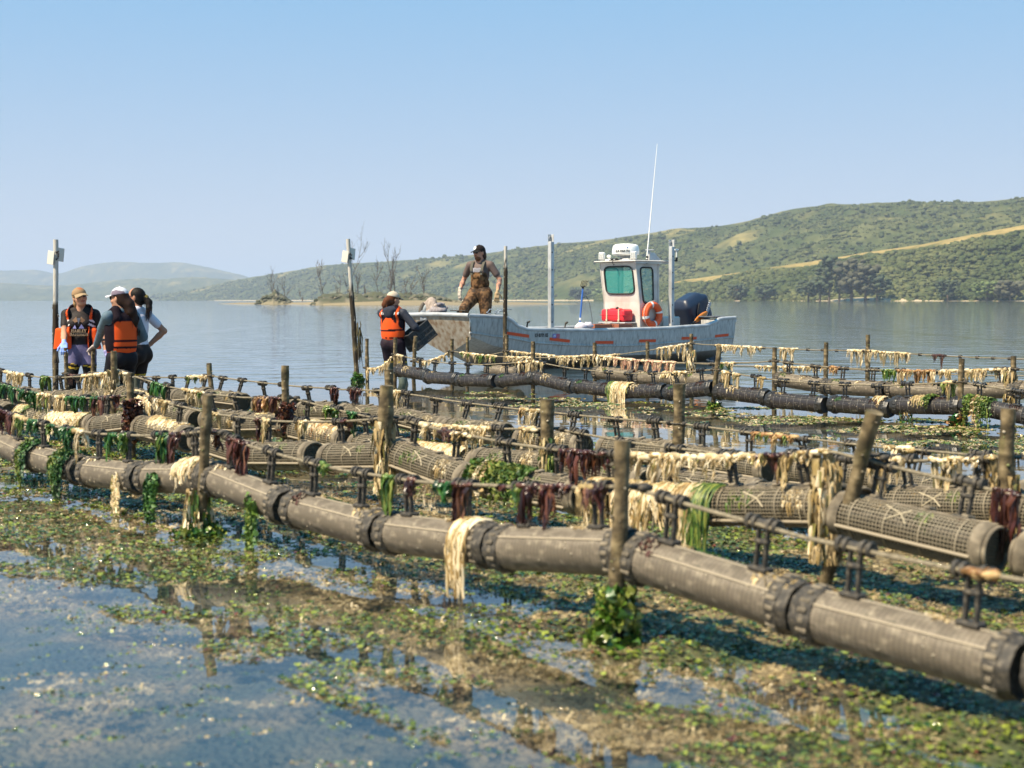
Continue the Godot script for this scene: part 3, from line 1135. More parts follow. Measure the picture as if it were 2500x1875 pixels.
		for s in [1.0, -1.0]:
			var e := Geo.new()
			e.lathe_x([[-0.03, 0.084], [-0.026, 0.090], [-0.026, 0.090], [0.0, 0.094], [0.016, 0.093], [0.020, 0.089], [0.020, 0.089], [0.022, 0.087], [0.05, 0.085], [0.054, 0.08], [0.054, 0.08], [0.03, 0.076], [0.028, 0.0]], 48, 8, 0.022)
			for i in e.v.size():
				e.v[i] = (e.v[i] if s > 0 else Basis(Vector3.UP, PI) * e.v[i]) + Vector3(s * (half - 0.02), 0, 0)
			part("end_cap", e, M.wet_black2 if black else M.dark, o)
			var teeth := Geo.new()  # the clips round the rim
			for k in 18:
				var a: float = TAU * k / 18.0 + 0.13 * s
				teeth.rbox(Vector3(s * (half - 0.022), cos(a) * 0.0935, sin(a) * 0.0935), Vector3(0.030 + 0.012 * sin(k * 2.3), 0.009, 0.016), 0.003, Basis(Vector3.RIGHT, a))
			part("rim_clips", teeth, M.wet_black2 if black else M.mud, o).set_meta("kind", "stuff")
	var scraps := Geo.new()  # rags of weed caught on it
	for k in rng.randi_range(3, 6) if kind != "black" else 2:
		var a := rng.randf_range(-0.9, 0.9)
		var x := rng.randf_range(-0.33, 0.33)
		var cols: Array = TINTS[["cream", "tan", "bright", "green", "maroon", "cream", "cream"][rng.randi() % 7]]
		var size := rng.randf_range(0.025, 0.075)
		for i in int(size * 900.0):
			scraps.col = cols[rng.randi() % 3] * rng.randf_range(0.7, 1.2)
			var aa := a + rng.randf_range(-1.0, 1.0) * size * 7.0
			var p := Vector3(x + rng.randf_range(-1.0, 1.0) * size, cos(aa) * 0.09, sin(aa) * 0.09)
			strand(scraps, p, Vector3(0, 0.2, sin(aa)) * 1.2, rng.randf_range(0.02, 0.07), rng.randf_range(0.006, 0.016), 3)
	part("weed_scraps", scraps, M.weed, o).set_meta("kind", "stuff")
	for x in [-0.2, 0.2]:
		part("hanger", hanger_shape(x, drop, 0.085)[0], M.wet_black2 if kind == "black" else M.dark, o)
	return o


func make_rows() -> void:
	make_row_table()
	M.shell_bar = mat(0.27, 0.225, 0.16, 0.75)
	M.wet_black = vmat(0.36)
	M.wet_black2 = mat(0.02, 0.019, 0.018, 0.4)
	var protos := {}
	var used := {}
	for key in rows:
		var r: Dictionary = rows[key]
		var ps: Array = r.posts
		var seen := 0
		for i in ps.size():
			var p: Array = ps[i]
			var at := spot(r.o - (0.075 if key in ["A", "B", "C"] else 0.0), p[0])
			if not in_view(at):
				make_post(at, p[1], p[2], p[4], "wooden post of the %s %s beyond the picture's %s edge" % [r.say, "standing just" if i > 0 and i == ps.size() - 2 else "standing", "left" if p[0] < -9.0 else "right"], "posts of the basket rows")
				continue
			seen += 1
			var look := "weathered wooden post"
			if absf(p[2]) > 0.07:
				look = "leaning wooden post"
			var word: String = ["first", "second", "third", "fourth", "fifth", "sixth"][seen - 1]
			make_post(at, p[1], p[2], p[4], "%s, %s from the left in the %s" % [look, word, r.say], "posts of the basket rows")
		# the rope, from post to post
		var pts := PackedVector3Array()
		for i in range(1, ps.size()):
			for k in 12:
				var s: float = lerpf(ps[i - 1][0], ps[i][0], k / 12.0)
				pts.append(spot(r.o, s, rope_height(r, s)) + Vector3(0, wob(Vector3(s, 0, r.o), 2.0) * 0.008, 0) - ACROSS * 0.012)
		pts.append(spot(r.o, ps[-1][0], ps[-1][3]))
		var g := Geo.new()
		g.tube(pts, 0.0075, 7)
		var o := thing("rope_line", "taut tan rope strung along the posts of the %s" % r.say, "rope", Vector3.ZERO, 0.0, "ropes of the basket rows")
		part("rope", g, M.rope, o)
		for p in ps:
			var knots := Geo.new()
			knots.torus(spot(r.o, p[0], p[3]) + ALONG * p[2] * p[3], Basis(Vector3.RIGHT, Vector3.FORWARD, Vector3.UP), p[4] * 1.08, 0.006, 14, 5)
			for e in [-1.0, 1.0]:
				knots.ball(spot(r.o, p[0] + e * (p[4] + 0.03), p[3]) + ALONG * p[2] * p[3] - ACROSS * 0.012, Vector3(0.03, 0.018, 0.022), 8, 5, Basis(Vector3.UP, 0.6), 0.25, rng)
			part("lashing", knots, M.dark, o)
		# the baskets, four to a span
		var kind: String = {"A": "fine", "B": "coarse", "C": "coarse", "D": "coarse", "F": "black", "G": "fine"}.get(key, "")
		if kind == "" :
			var beads := Geo.new()  # this row carries no baskets, only its worn stoppers
			var s0: float = ps[1][0]
			while s0 < ps[-1][0]:
				var p := spot(r.o, s0, rope_height(r, s0))
				beads.tube(PackedVector3Array([p - ALONG * 0.02, p + ALONG * 0.02]), 0.02, 8)
				s0 += rng.randf_range(0.18, 0.5)
			part("stoppers", beads, M.dark, o)
			continue
		var pk: String = kind + key if kind == "fine" else kind
		for v in 3:
			if not protos.has(pk + str(v)):
				protos[pk + str(v)] = basket_proto(kind, r.drop)
		var count := 0
		for i in range(1, ps.size()):
			var a: float = ps[i - 1][0]
			var b: float = ps[i][0]
			if b - a < 2.4 or (key == "G" and i <= 2 and i != 2):
				continue
			var n := int(round((b - a) / 0.775))
			for k in n:
				if key == "G" and i == 2 and k != 1:
					continue
				if key == "G" and i == 3 and k == 3:
					continue
				var pitch := (b - a) / n
				var s := a + (k + 0.5 + 0.03) * pitch
				var h0 := rope_height(r, s - 0.2)
				var h1 := rope_height(r, s + 0.2)
				var mid := spot(r.o, s, (h0 + h1) * 0.5 - r.drop)
				var d := (spot(r.o, s + 0.2, h1) - spot(r.o, s - 0.2, h0)).normalized()
				var side := d.cross(Vector3.UP).normalized()
				var swing: float = rng.randf_range(-1.0, 1.0) * {"A": 0.06, "B": 0.22, "C": 0.35, "D": 0.4, "F": 0.14, "G": 0.14}[key]
				d = (d + (Vector3(0, rng.randf_range(-0.05, 0.05), 0) + ACROSS * rng.randf_range(-0.035, 0.035)) * (0.3 if key == "A" else 1.0)).normalized()
				side = d.cross(Vector3.UP).normalized()
				var basis := Basis(d, side.cross(d), side).rotated(d, swing)
				mid = spot(r.o, s + rng.randf_range(-0.02, 0.02), (h0 + h1) * 0.5) - basis.y * r.drop
				var shown := absf(mid.x / -mid.z) < 0.37 and mid.z < -1.0
				if not shown and absf(mid.x / -mid.z) > 0.47 :
					continue
				count += 1
				var name_: String = "oyster_basket"
				pk = kind + (key if kind == "fine" else "") + str(rng.randi() % 3)
				var node: Node3D
				if not used.has(pk):
					used[pk] = true
					node = protos[pk]
					node.name = numbered(name_)
					add_child(node)
				else:
					node = protos[pk].duplicate()
					node.name = numbered(name_)
					add_child(node)
				node.transform = Transform3D(basis, mid)
				var look: String = {"fine": "tan fine-ribbed tube basket", "coarse": "tan open-mesh tube basket", "black": "wet black tube basket"}[kind]
				tag(node, "%s, %s from the left in the %s" % [look, ORDINAL[count - 1], r.say], "oyster basket", "baskets hanging in the %s" % r.say)
	for pk in protos:
		if not used.has(pk):
			protos[pk].free()


# ------------------------------------------------------------------ seaweed hung over ropes, baskets and posts
const TINTS := {
	"cream": [Color(0.50, 0.39, 0.22), Color(0.70, 0.59, 0.40), Color(0.30, 0.205, 0.08), Color(0.17, 0.15, 0.045)],
	"tan": [Color(0.40, 0.29, 0.14), Color(0.50, 0.39, 0.21), Color(0.28, 0.20, 0.08), Color(0.20, 0.18, 0.06)],
	"green": [Color(0.014, 0.055, 0.014), Color(0.022, 0.085, 0.02), Color(0.05, 0.13, 0.02), Color(0.01, 0.03, 0.012)],
	"bright": [Color(0.075, 0.135, 0.018), Color(0.035, 0.085, 0.012), Color(0.17, 0.20, 0.04), Color(0.02, 0.055, 0.012)],
	"maroon": [Color(0.055, 0.018, 0.014), Color(0.085, 0.032, 0.02), Color(0.028, 0.012, 0.012), Color(0.14, 0.06, 0.03)],
	"pink": [Color(0.56, 0.40, 0.24), Color(0.50, 0.24, 0.17), Color(0.66, 0.54, 0.36), Color(0.36, 0.16, 0.12)],
	"rust": [Color(0.30, 0.15, 0.05), Color(0.40, 0.26, 0.11), Color(0.18, 0.09, 0.03), Color(0.26, 0.18, 0.06)],
}


# One strand: a tapering, twisting ribbon that hangs from P.
func strand(g: Geo, p: Vector3, way: Vector3, length: float, width: float, steps := 5) -> void:
	var a := rng.randf() * TAU
	var pts := [p]
	var q := p
	var drift := Vector3(rng.randf_range(-0.12, 0.12), 0, rng.randf_range(-0.12, 0.12))
	for i in steps:
		q += (way * (0.35 if i == 0 else 0.0) + Vector3(0, -1, 0) * (1.0 if i else 0.7) + drift + Vector3(rng.randf_range(-0.14, 0.14), 0, rng.randf_range(-0.14, 0.14))) * (length / steps)
		pts.append(q)
	var prev := -1
	for i in steps + 1:
		a += rng.randf_range(-0.5, 0.5)
		var t := float(i) / steps
		var w := width * (1.0 - 0.72 * t * t) * rng.randf_range(0.75, 1.2)
		var e := Vector3(cos(a), 0, sin(a)) * w * 0.5
		var bulge := Vector3(-sin(a), 0, cos(a)) * w * 0.22
		var k := g.vert(pts[i] - e)
		g.vert(pts[i] + bulge)
		g.vert(pts[i] + e)
		if prev >= 0:
			g.quad(k, k + 1, prev + 1, prev)
			g.quad(k + 1, k + 2, prev + 2, prev + 1)
		prev = k


# A drape over a rope: PATH gives the rope's place for 0..1 along the drape. Wet weed hangs in locks that draw together to a tip.
func drape(path: Callable, width: float, drop: float, tint: String, sheet := false, mix := "") -> Geo:
	var g := Geo.new()
	var cols: Array = TINTS[tint]
	var locks := maxi(1, int(round(width / (0.075 if sheet else 0.05))))
	for l in locks:
		var t0 := (l + rng.randf_range(0.25, 0.75)) / locks
		var half := rng.randf_range(0.5, 0.85) / locks
		var edge := smoothstep(-0.05, 0.15, t0) * (1.0 - smoothstep(0.85, 1.05, t0))
		var reach := drop * lerpf(0.45, rng.randf_range(0.4, 1.12), 0.35 + 0.65 * edge) * (1.0 if rng.randf() < 0.8 else 0.45)
		var use := cols
		if mix and rng.randf() < 0.4:
			use = TINTS[mix]
		var front := rng.randf() < 0.72
		var tip: Vector3 = path.call(clampf(t0, 0.0, 1.0)) + ALONG * rng.randf_range(-0.015, 0.015) - ACROSS * (0.02 if front else -0.03)
		var shade := rng.randf_range(0.8, 1.15)
		var n := int(half * 2.0 * width / (0.0065 if sheet else 0.0027)) + 6
		for i in n:
			var t := clampf(t0 + rng.randf_range(-half, half), 0.0, 1.0)
			var p: Vector3 = path.call(t)
			g.col = use[rng.randi() % 3 if rng.randf() < 0.88 else 3] * shade * rng.randf_range(0.75, 1.2)
			var out := -ACROSS * rng.randf_range(0.003, 0.02) * (1.0 if front else -1.0)
			var off := absf(t - t0) / maxf(half, 1e-3)
			var length := maxf(0.025, reach * rng.randf_range(0.5, 1.05) * (1.0 - 0.35 * off))
			lock_strand(g, p + Vector3(0, 0.012, 0), out, tip.lerp(p, 0.6) if sheet else tip, length, reach, rng.randf_range(0.009, 0.026) if sheet else (rng.randf_range(0.012, 0.028) if rng.randf() < 0.1 else rng.randf_range(0.003, 0.0075)))
	# the bunched roll over the rope
	var m := maxi(4, int(width / 0.012))
	for i in m * 2:
		var t := rng.randf()
		var p: Vector3 = path.call(t)
		g.col = cols[rng.randi() % 3] * rng.randf_range(0.75, 1.15)
		var r := rng.randf_range(0.006, 0.016) * (0.75 if sheet else 1.1)
		g.ball(p + Vector3(0, rng.randf_range(-0.006, 0.008), 0) - ACROSS * rng.randf_range(-0.01, 0.012), Vector3(r * rng.randf_range(1.0, 2.4), r, r), 6, 4, Basis(Vector3.UP, 0.87 + PI * 0.5 + rng.randf_range(-0.5, 0.5)), 0.35, rng)
	return g


func lock_strand(g: Geo, p: Vector3, out: Vector3, tip: Vector3, length: float, reach: float, width: float) -> void:
	var a := rng.randf() * TAU
	var steps := 6
	var prev := -1
	var sway := Vector3(rng.randf_range(-1, 1), 0, rng.randf_range(-1, 1)) * 0.012
	var dx := tip.x - p.x
	var dz := tip.z - p.z
	for i in steps + 1:
		var t := float(i) / steps
		var down := length * t
		var draw := pow(clampf(down / maxf(reach, 0.01), 0.0, 1.0), 0.8) * 0.82
		var q := p + out * minf(1.0, t * 3.0) + Vector3(dx * draw, -down, dz * draw) + sway * sin(t * 5.0 + a) * (0.3 + t) + Vector3(rng.randf_range(-1, 1), 0, rng.randf_range(-1, 1)) * 0.0025
		a += rng.randf_range(-0.5, 0.5)
		var w := width * (0.75 + 0.45 * sin(t * PI)) * (1.0 - 0.6 * t * t) * rng.randf_range(0.7, 1.25)
		var e := Vector3(cos(a), 0, sin(a)) * w * 0.5
		var k := g.vert(q - e)
		g.vert(q + Vector3(-sin(a), 0, cos(a)) * w * 0.25)
		g.vert(q + e)
		if prev >= 0:
			g.quad(k, k + 1, prev + 1, prev)
			g.quad(k + 1, k + 2, prev + 2, prev + 1)
		prev = k


const COLOUR_WORDS := {"cream": "pale cream", "tan": "tan", "green": "dark green", "bright": "yellow-green", "maroon": "dark maroon", "pink": "cream and reddish", "rust": "rusty brown"}
var drape_count := {}


const ORDINAL := ["first", "second", "third", "fourth", "fifth", "sixth", "seventh", "eighth", "ninth", "tenth", "eleventh", "twelfth", "thirteenth", "fourteenth", "fifteenth", "sixteenth", "seventeenth", "eighteenth", "nineteenth", "twentieth", "last", "very last"]


func rank(key: String) -> String:
	var n: int = drape_count.get(key, 0)
	drape_count[key] = n + 1
	return ["first", "second", "third", "fourth", "fifth", "sixth", "seventh", "eighth", "ninth", "tenth", "eleventh", "twelfth"][mini(n, 11)]


func hang(row: String, s0: float, s1: float, drop: float, tint: String, sheet := false, mix := "") -> void:
	var r: Dictionary = rows[row]
	var mid := (s0 + s1) * 0.5
	var base := spot(r.o, mid, rope_height(r, mid))
	var path := func(t: float) -> Vector3:
		var s := lerpf(s0, s1, t)
		return spot(r.o, s, rope_height(r, s)) - ACROSS * 0.012 - base
	var g := drape(path, s1 - s0, drop, tint, sheet, mix)
	var o := part("seaweed_drape", g, M.wet if sheet else M.weed, self)
	o.position = base
	tag(o, "%s seaweed %s, %s such from the left on the %s's rope" % [COLOUR_WORDS[tint], "sheet" if sheet else "fringe", rank(row + tint + str(sheet)), r.say], "seaweed", "seaweed hanging from the ropes")


# A wad of weed that clings round a post or lies over a basket, its strands hanging down the sides.
func wad(at: Vector3, radius: float, high: float, tint: String, label: String, flare := 1.2, leafy := false, mix := "") -> void:
	var g := Geo.new()
	var cols: Array = TINTS[tint]
	var n := int(170 * clampf(high / 0.3, 0.4, 2.0))
	for i in n:
		var t := rng.randf()
		var a := rng.randf() * TAU
		var r := radius * lerpf(1.0, flare, 1.0 - t) * (1.0 + 0.3 * wob(Vector3(cos(a), t * 3.0, sin(a)) + at, 1.7))
		var use: Array = TINTS[mix] if mix and wob(Vector3(cos(a), t * 2.0, sin(a)) + at * 3.0, 1.2) > 0.05 else cols
		g.col = use[rng.randi() % 3 if rng.randf() < 0.9 else 3] * rng.randf_range(0.7, 1.25)
		var p := Vector3(cos(a) * r, high * t, sin(a) * r)
		if leafy:
			for q in 6:
				crumpled(g, p + Vector3(rng.randf_range(-1, 1), rng.randf_range(-1, 1), rng.randf_range(-1, 1)) * 0.026, rng.randf_range(0.007, 0.019))
				g.col *= rng.randf_range(0.8, 1.25)
			if rng.randf() < 0.75:
				continue
		var w := rng.randf_range(0.02, 0.045) if leafy else rng.randf_range(0.012, 0.028)
		strand(g, p, Vector3(cos(a), 0, sin(a)) * (0.5 if leafy else 0.2), minf(high * t + 0.015, high * rng.randf_range(0.15, 0.4)), w, 4)
	var o := part("seaweed_clump", g, M.wet if leafy else M.weed, self)
	o.position = at
	tag(o, label, "seaweed", "seaweed clumps on posts and baskets")


func crumpled(g: Geo, p: Vector3, size: float) -> void:  # one crumpled leaf of sea lettuce
	var b := Basis(Vector3(rng.randf_range(-1, 1), rng.randf_range(-1, 1), rng.randf_range(-1, 1)).normalized(), rng.randf() * TAU)
	var k := g.v.size()
	for j in 3:
		for i in 3:
			g.vert(p + b * Vector3((i - 1) * size + rng.randf_range(-0.3, 0.3) * size, rng.randf_range(-0.5, 0.5) * size, (j - 1) * size + rng.randf_range(-0.3, 0.3) * size))
	for j in 2:
		for i in 2:
			var a := k + j * 3 + i
			g.quad(a, a + 3, a + 4, a + 1)


# A blanket of weed that lies over a basket, from the far side of it over the top and down the near side.
func blanket(row: String, s0: float, s1: float, drop: float, tint: String, label: String, mix := "", from := -0.1) -> void:
	var r: Dictionary = rows[row]
	var g := Geo.new()
	var cols: Array = TINTS[tint]
	var mid := (s0 + s1) * 0.5
	var base := spot(r.o, mid, rope_height(r, mid) - r.drop)
	var width := s1 - s0
	var locks := maxi(1, int(round(width / 0.055)))
	for l in locks:
		var t0 := (l + rng.randf_range(0.3, 0.7)) / locks
		var lock_len := (0.2 + drop) * rng.randf_range(0.65, 1.08)
		var use: Array = TINTS[mix] if mix and rng.randf() < 0.25 else cols
		var shade := rng.randf_range(0.8, 1.15)
		var drift := rng.randf_range(-0.03, 0.03)
		var leafy := tint == "bright" or tint == "green"
		for i in int(width / locks / (0.007 if leafy else 0.0023)) + 6:
			var t := clampf(t0 + rng.randf_range(-0.85, 0.85) / locks, -0.1, 1.1)
			var s := lerpf(s0, s1, t)
			var c := spot(r.o, s, rope_height(r, s) - r.drop) - base
			g.col = use[rng.randi() % 3 if rng.randf() < 0.9 else 3] * shade * rng.randf_range(0.7, 1.2)
			var prev := -1
			var w := rng.randf_range(0.003, 0.009) if rng.randf() < 0.85 else rng.randf_range(0.014, 0.028)
			var lateral := 0.0
			var pull := (t0 - t) * width
			var length := lock_len * rng.randf_range(0.45, 1.05) + 0.05
			var start := from + rng.randf_range(-0.05, 0.06)
			for k in 12:
				var d := start + length * k / 11.0
				var ang := d / 0.1
				var p: Vector3
				if ang < PI * 0.5:
					p = Vector3(0, cos(ang), 0) * 0.1 - ACROSS * sin(ang) * 0.1
				else:
					p = -ACROSS * 0.1 + Vector3(0, -(d - 0.1 * PI * 0.5), 0)
				lateral += rng.randf_range(-0.008, 0.008)
				var draw := smoothstep(0.08, 0.45, d) * 0.8
				p += c + ALONG * (lateral + pull * draw + drift * smoothstep(0.05, 0.4, d)) - ACROSS * rng.randf_range(0.0, 0.006)
				var e := ALONG.rotated(Vector3.UP, rng.randf_range(-0.6, 0.6)) * w * 0.5 * (1.0 - 0.5 * k / 11.0)
				var lift := (Vector3(0, cos(ang), 0) - ACROSS * sin(ang)) if ang < PI * 0.5 else -ACROSS
				if leafy:
					crumpled(g, p + lift * 0.008 + ALONG * rng.randf_range(-0.012, 0.012), rng.randf_range(0.006, 0.015))
				var q := g.vert(p - e)
				g.vert(p + lift * rng.randf_range(0.002, 0.014))
				g.vert(p + e)
				if prev >= 0:
					g.quad(prev, q, q + 1, prev + 1)
					g.quad(prev + 1, q + 1, q + 2, prev + 2)
				prev = q
	var o := part("seaweed_blanket", g, M.weed, self)
	o.position = base
	tag(o, label, "seaweed", "seaweed lying over the baskets")


func make_drapes() -> void:
	# front row
	for d in [[0, 30, 0.22, "maroon", true, ""], [34, 62, 0.16, "tan", false, "bright"], [66, 84, 0.12, "green", true, ""], [104, 120, 0.13, "green", true, "bright"], [136, 163, 0.24, "green", true, ""], [168, 184, 0.26, "cream", false, ""], [236, 256, 0.17, "green", true, "bright"], [264, 278, 0.15, "bright", true, ""], [344, 368, 0.2, "green", true, "bright"], [372, 396, 0.28, "maroon", true, ""], [462, 474, 0.2, "maroon", true, ""], [498, 540, 0.30, "maroon", true, ""], [702, 718, 0.12, "bright", false, ""], [832, 858, 0.2, "bright", true, ""], [884, 900, 0.2, "maroon", true, ""], [950, 984, 0.22, "maroon", true, "green"], [990, 1026, 0.24, "maroon", true, "green"], [1084, 1100, 0.12, "maroon", true, ""], [1120, 1136, 0.2, "bright", true, ""], [1130, 1205, 0.27, "maroon", true, ""], [1200, 1240, 0.18, "maroon", true, ""], [1258, 1292, 0.22, "tan", false, "maroon"], [1296, 1324, 0.26, "maroon", true, ""], [2110, 2170, 0.10, "rust", false, ""]]:
		hang("A", sx("A", d[0]), sx("A", d[1]), d[2], d[3], d[4], d[5])
	for d in [[-2, 13, 0.2, "green", true, ""], [16, 34, 0.2, "green", true, ""], [38, 58, 0.2, "green", true, "tan"], [63, 86, 0.24, "green", true, ""], [84, 112, 0.28, "cream", false, "bright"], [124, 144, 0.36, "cream", false, ""], [143, 188, 0.26, "green", true, ""], [194, 216, 0.26, "green", true, "maroon"], [217, 236, 0.34, "maroon", true, ""], [243, 263, 0.25, "maroon", true, ""], [332, 353, 0.26, "cream", true, ""], [356, 366, 0.24, "tan", false, ""], [458, 472, 0.2, "tan", false, ""], [550, 564, 0.22, "maroon", true, ""], [572, 588, 0.2, "tan", false, ""], [646, 667, 0.22, "cream", true, ""], [742, 758, 0.22, "maroon", true, ""], [908, 930, 0.2, "cream", false, ""], [962, 988, 0.1, "maroon", false, ""], [986, 1026, 0.26, "cream", true, ""], [1214, 1318, 0.30, "maroon", true, ""], [1352, 1434, 0.2, "cream", false, "tan"], [1416, 1486, 0.33, "cream", false, ""], [1484, 1622, 0.15, "cream", false, ""], [1630, 1728, 0.16, "maroon", true, "tan"], [1726, 1800, 0.26, "cream", true, ""], [2158, 2216, 0.36, "maroon", true, ""]]:
		hang("B", sx("B", d[0]), sx("B", d[1]), d[2], d[3], d[4], d[5])
	for d in [[14, 52, 0.2, "cream", false, ""], [92, 108, 0.26, "bright", true, ""], [180, 212, 0.42, "cream", false, ""], [208, 278, 0.22, "cream", false, ""], [330, 360, 0.3, "green", true, ""], [396, 440, 0.26, "cream", false, "bright"], [552, 582, 0.2, "rust", true, "maroon"], [556, 608, 0.2, "maroon", true, "rust"], [704, 734, 0.26, "bright", true, "green"], [752, 774, 0.28, "green", true, ""], [914, 1000, 0.12, "cream", false, "rust"], [995, 1064, 0.24, "cream", false, ""], [1130, 1160, 0.26, "cream", false, ""], [1880, 1962, 0.24, "cream", false, ""], [2020, 2120, 0.26, "cream", true, ""], [2134, 2164, 0.28, "tan", true, ""]]:
		hang("C", sx("C", d[0]), sx("C", d[1]), d[2], d[3], d[4], d[5])
	for d in [[150, 190, 0.16, "maroon", false, "rust"], [406, 452, 0.12, "cream", false, "bright"], [718, 734, 0.24, "maroon", true, ""], [752, 784, 0.2, "maroon", true, "rust"], [846, 868, 0.2, "cream", false, ""], [1128, 1166, 0.16, "cream", false, "rust"], [1632, 1724, 0.14, "rust", false, "bright"], [1918, 1980, 0.13, "cream", false, ""]]:
		hang("D", sx("D", d[0]), sx("D", d[1]), d[2], d[3], d[4], d[5])
	for d in [[796, 848, 0.26, "cream", false, ""], [856, 872, 0.3, "cream", false, ""], [1118, 1150, 0.34, "cream", false, ""], [1154, 1178, 0.28, "cream", false, ""], [1454, 1484, 0.2, "cream", false, ""], [1562, 1580, 0.36, "cream", false, ""], [1586, 1600, 0.36, "cream", false, ""], [1642, 1654, 0.34, "tan", false, ""], [2040, 2066, 0.28, "tan", false, "bright"]]:
		hang("F", sx("F", d[0]), sx("F", d[1]), d[2], d[3], d[4], d[5])
	for d in [[905, 970, 0.18, "cream", false, ""], [996, 1074, 0.16, "cream", false, "bright"], [1096, 1148, 0.18, "cream", false, ""], [1204, 1328, 0.2, "cream", false, ""], [1328, 1462, 0.36, "pink", false, ""], [1554, 1588, 0.26, "cream", false, "bright"], [1796, 1816, 0.22, "rust", false, ""], [1906, 1940, 0.28, "bright", true, ""], [1942, 2024, 0.26, "rust", false, "cream"], [2034, 2188, 0.22, "cream", false, "tan"]]:
		hang("G", sx("G", d[0]), sx("G", d[1]), d[2], d[3], d[4], d[5])
	for d in [[1104, 1200, 0.13, "cream", false, ""], [1636, 1780, 0.14, "cream", false, "tan"]]:
		hang("H", sx("H", d[0]), sx("H", d[1]), d[2], d[3], d[4], d[5])
	for d in [[1250, 1340, 0.08, "cream", false, ""], [1420, 1494, 0.32, "cream", false, ""], [1550, 1648, 0.18, "cream", false, ""], [1686, 1722, 0.3, "cream", false, ""], [1834, 1970, 0.28, "cream", false, ""], [2018, 2046, 0.2, "maroon", false, ""]]:
		hang("I", sx("I", d[0]), sx("I", d[1]), d[2], d[3], d[4], d[5])
	# clumps round the feet of posts, and wads on posts
	var f := func(row: String, x: float, h := 0.0) -> Vector3:
		var near: float = rows[row].o - (0.075 if row in ["A", "B", "C"] else 0.0)  # the posts stand just before their baskets
		var t := (x / 2.16016 - 512.0) / 1433.0
		return spot(near, near * (0.6415 * t - 0.767) / (0.767 * t + 0.6415), h)
	wad(f.call("A", 1333.0, -0.02), 0.036, 0.21, "bright", "big bright green clump round the foot of the nearest post", 2.4, true)
	wad(f.call("A", 424.0, -0.02), 0.05, 0.27, "cream", "cream weed skirt round the foot of the front row's left post", 1.6, false, "bright")
	wad(f.call("A", 426.0, -0.02), 0.075, 0.05, "bright", "low green ring of weed round the front row's left post", 1.9, true)
	wad(f.call("B", 830.0, 0.10), 0.05, 0.42, "cream", "tan and cream weed wrapped high round the second row's dark post", 1.15, false, "tan")
	wad(f.call("B", 1788.0, 0.14), 0.05, 0.42, "cream", "cream weed wrapped round the thick leaning post on the right", 1.1, false, "tan")
	wad(f.call("C", 1183.0, 0.10), 0.045, 0.28, "tan", "tan weed hanging round the third row's middle post", 1.2, false, "bright")
	wad(f.call("C", 2178.0, 0.10), 0.05, 0.33, "tan", "tan weed clinging round the thick post at the right edge", 1.1)
	wad(f.call("C", 242.0, 0.36), 0.045, 0.2, "cream", "cream weed tied round the post in front of the women", 1.1)
	wad(f.call("B", 285.0, 0.16), 0.045, 0.28, "maroon", "dark maroon weed hanging behind the second row's left post", 1.2, true)
	wad(f.call("C", 617.0, 0.18), 0.045, 0.22, "maroon", "dark maroon weed wrapped round the third row's dark post", 1.2, true)
	wad(f.call("D", 845.0, 0.15), 0.045, 0.3, "tan", "tan weed on the tall fourth row post behind the second row's", 1.15)
	wad(f.call("F", 2072.0, -0.03), 0.05, 0.12, "green", "dark green weed round the foot of the fifth row's right post", 1.6, true, "rust")
	wad(f.call("F", 1545.0, -0.03), 0.045, 0.07, "bright", "green weed at the foot of the fifth row's leaning post", 1.5, true)
	wad(f.call("F", 1960.0, -0.03), 0.06, 0.14, "tan", "grey-tan weed stump standing in water under black baskets", 1.0, false, "green")
	wad(f.call("G", 1494.0, 0.22), 0.045, 0.36, "cream", "cream weed hanging on the post before the boat's stern", 1.2)
	wad(f.call("G", 2184.0, 0.12), 0.05, 0.36, "tan", "tan weed hanging round the sixth row's rightmost post", 1.2)
